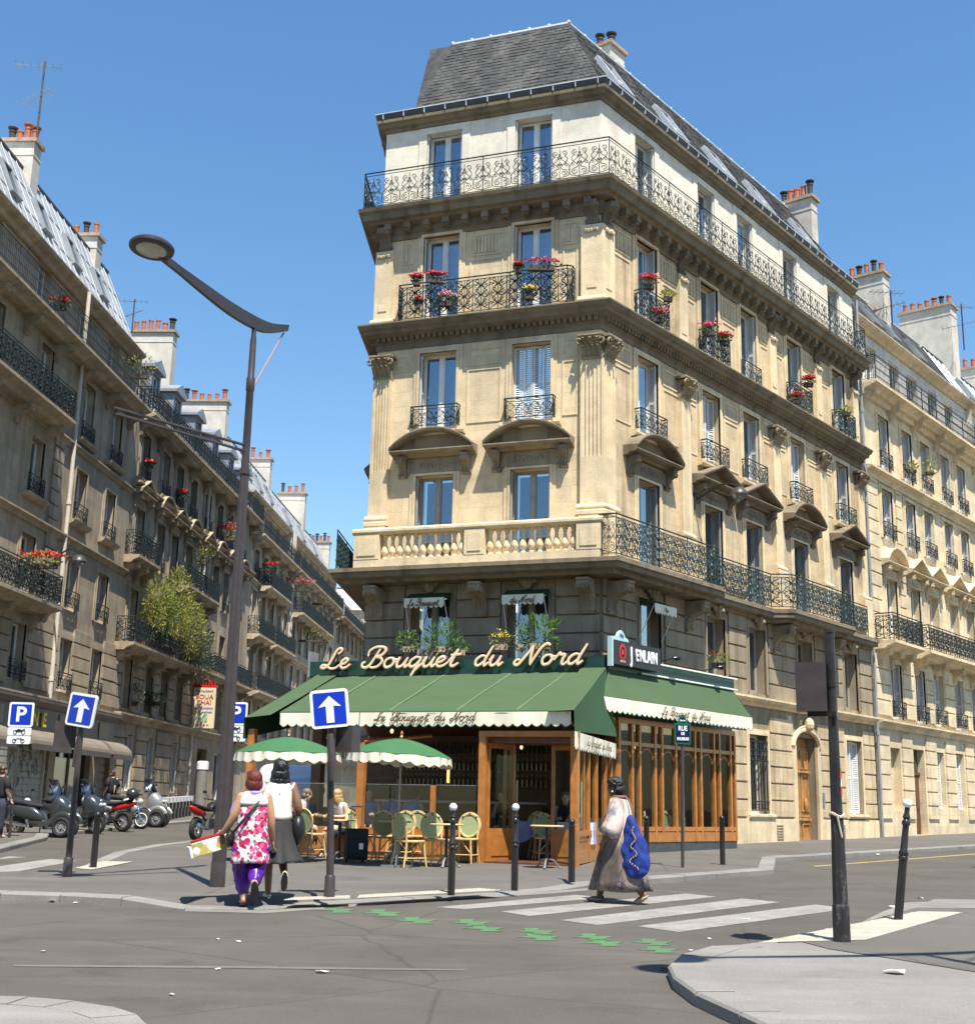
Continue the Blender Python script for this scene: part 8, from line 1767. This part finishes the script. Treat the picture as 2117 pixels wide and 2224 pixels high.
for x, y, w, lb, bl, sz, lf, ls, n in [(885, 1405, 1.2, 'bright green leafy plant above the letter B of the sign', (), (.28, .2, .28), m_leaf, .1, 160), (930, 1412, 1.2, 'dry brownish plants above the middle of the sign', (), (.45, .2, .18), m_leafg, .07, 160), (962, 1405, 1.2, 'tall oleander with long leaves above the sign', (), (.38, .25, .42), m_leaf, .22, 130), (1000, 1412, 1.2, 'low green foliage above the end of Bouquet on the sign', (), (.2, .2, .2), m_leaf, .09, 90), (1087, 1400, 1.2, 'yellow flowers above the word du of the sign', (m_fy,), (.28, .2, .22), m_leafy, .07, 140), (1130, 1400, 1.2, 'dark bushy plant between the two window awnings', (), (.2, .2, .4), m_leafd, .08, 120), (1172, 1398, 1.2, 'tall oleander with long leaves above the word Nord', (), (.42, .25, .45), m_leaf, .22, 150)]: planter(fpt(x, y, w), lb, bl, lf, sz, True, n, ls, 30, 3, m_brick, .03, G2, 4.5 if ls > .2 else 2.0)
planter(wr(1560, 1440, 1.3), 'red-flowered plant on the right sign by the shuttered window', (m_fr,), m_leaf, (.3, .15, .22), True, 140, .08, 14, 5, m_black, .025, G2)
# left street: balcony garden and flower boxes
rn = random.Random(8); t = thing('balcony_garden', 'big yellow-green bamboo and shrubs spilling over a balcony on the left', 'plants', MS @ T(52, -.7, 7.15))
for nm, m_, parts in (('bamboo', m_leafy, [((50.0, .75, 8.9), (1.0, .5, 1.2), 700), ((52.2, .9, 9.4), (1.3, .6, 1.5), 1000), ((54.3, .9, 8.6), (1.4, .6, 1.3), 900)]), ('green_shrub', m_leaf, [((50.8, .8, 8.7), (.9, .5, .9), 600)]), ('grey_shrub', m_leafg, [((55.6, .95, 8.2), (1.4, .6, .8), 800), ((56.4, .95, 7.3), (.9, .5, .9), 450)])):
    mb = MB()
    for (u, w, z), r, n in parts: leaves(mb, MS @ Vector((u, -w, z)), (r[1], r[0], r[2]), n, .2, rn, 4.0, .2)
    o = mb.build(nm, m_, t); o['kind'] = 'stuff'
mb = MB()
for i in range(26): u = 49.5+.27*i; a = MS @ Vector((u, -.5, 7.2)); mb.tube([tuple(a), tuple(a+Vector((rn.uniform(-.2, .4), rn.uniform(-.3, .3), rn.uniform(1.2, 2.6))))], .015, 4, False)
mb.build('canes', mat('cane_tan', (.28, .2, .08), .7, .2, 6), t)['kind'] = 'stuff'
for u in (50.2, 52.6, 55): fblk('planter_box', m_terra, t, MS, u-.5, u+.5, .3, .62, 7.15, 7.5, .02)
G3 = 'flower boxes along the left street'
for x, y, w, lb, bl, sz, lf in [(92, 1225, .9, 'bright red geraniums on the lowest long balcony at the left', (m_fr,), (.8, .2, .25), m_leafy), (494, 1168, .35, 'large red geraniums on the sooty house beside the street lamp', (m_fr,), (.7, .35, .5), m_leafy), (395, 1082, .3, 'red geraniums high on the sooty house', (m_fr,), (.3, .2, .25), m_leafd), (325, 1010, .3, 'orange flowers in a pale box high on the sooty house', (m_fr,), (.22, .15, .12), m_leafd), (295, 1525, .2, 'pale green plant on the window sill above the docks', (), (.3, .2, .5), m_leafg), (443, 1215, .5, 'yellow-green fan plant on a middle balcony', (), (.5, .3, .5), m_leafy), (588, 1235, .7, 'red flowers on the pale house up the side street', (m_fr,), (.6, .3, .25), m_leafd), (648, 1280, .75, 'green plants on the balcony up the side street', (m_fp,), (1.2, .4, .5), m_leaf), (670, 1390, .7, 'hanging greenery low on the fourth house', (), (1.6, .5, .8), m_leafy), (700, 1310, .7, 'leafy bush on the fourth house balcony', (), (1.2, .5, .8), m_leafd), (130, 665, .6, 'small red flowers on the top balcony at the left', (m_fr,), (.3, .2, .2), m_leafd), (300, 815, .6, 'yellow-green climber at the end of the top balcony', (), (.7, .3, .6), m_leafy), (335, 1525, .2, 'dark window plants above the string course', (), (.5, .25, .3), m_leafd)]: planter(wl(x, y, w), lb, bl, lf, sz, True, 170, .12, 70, 4, m_pot_d, .06, G3)
for x, y, w, lb, bl, sz, lf in [(1978, 1020, .3, 'trailing plant in a red pot on the right-hand house', (), (.3, .2, .2), m_leafy), (2018, 1025, .3, 'spiky plant in a black pot on the right-hand house', (), (.25, .2, .4), m_leafy)]: planter(wr(x, y, w), lb, bl, lf, sz, True, 120, .12, 20, 6, m_pot_d, .04, 'plants on the right-hand house')
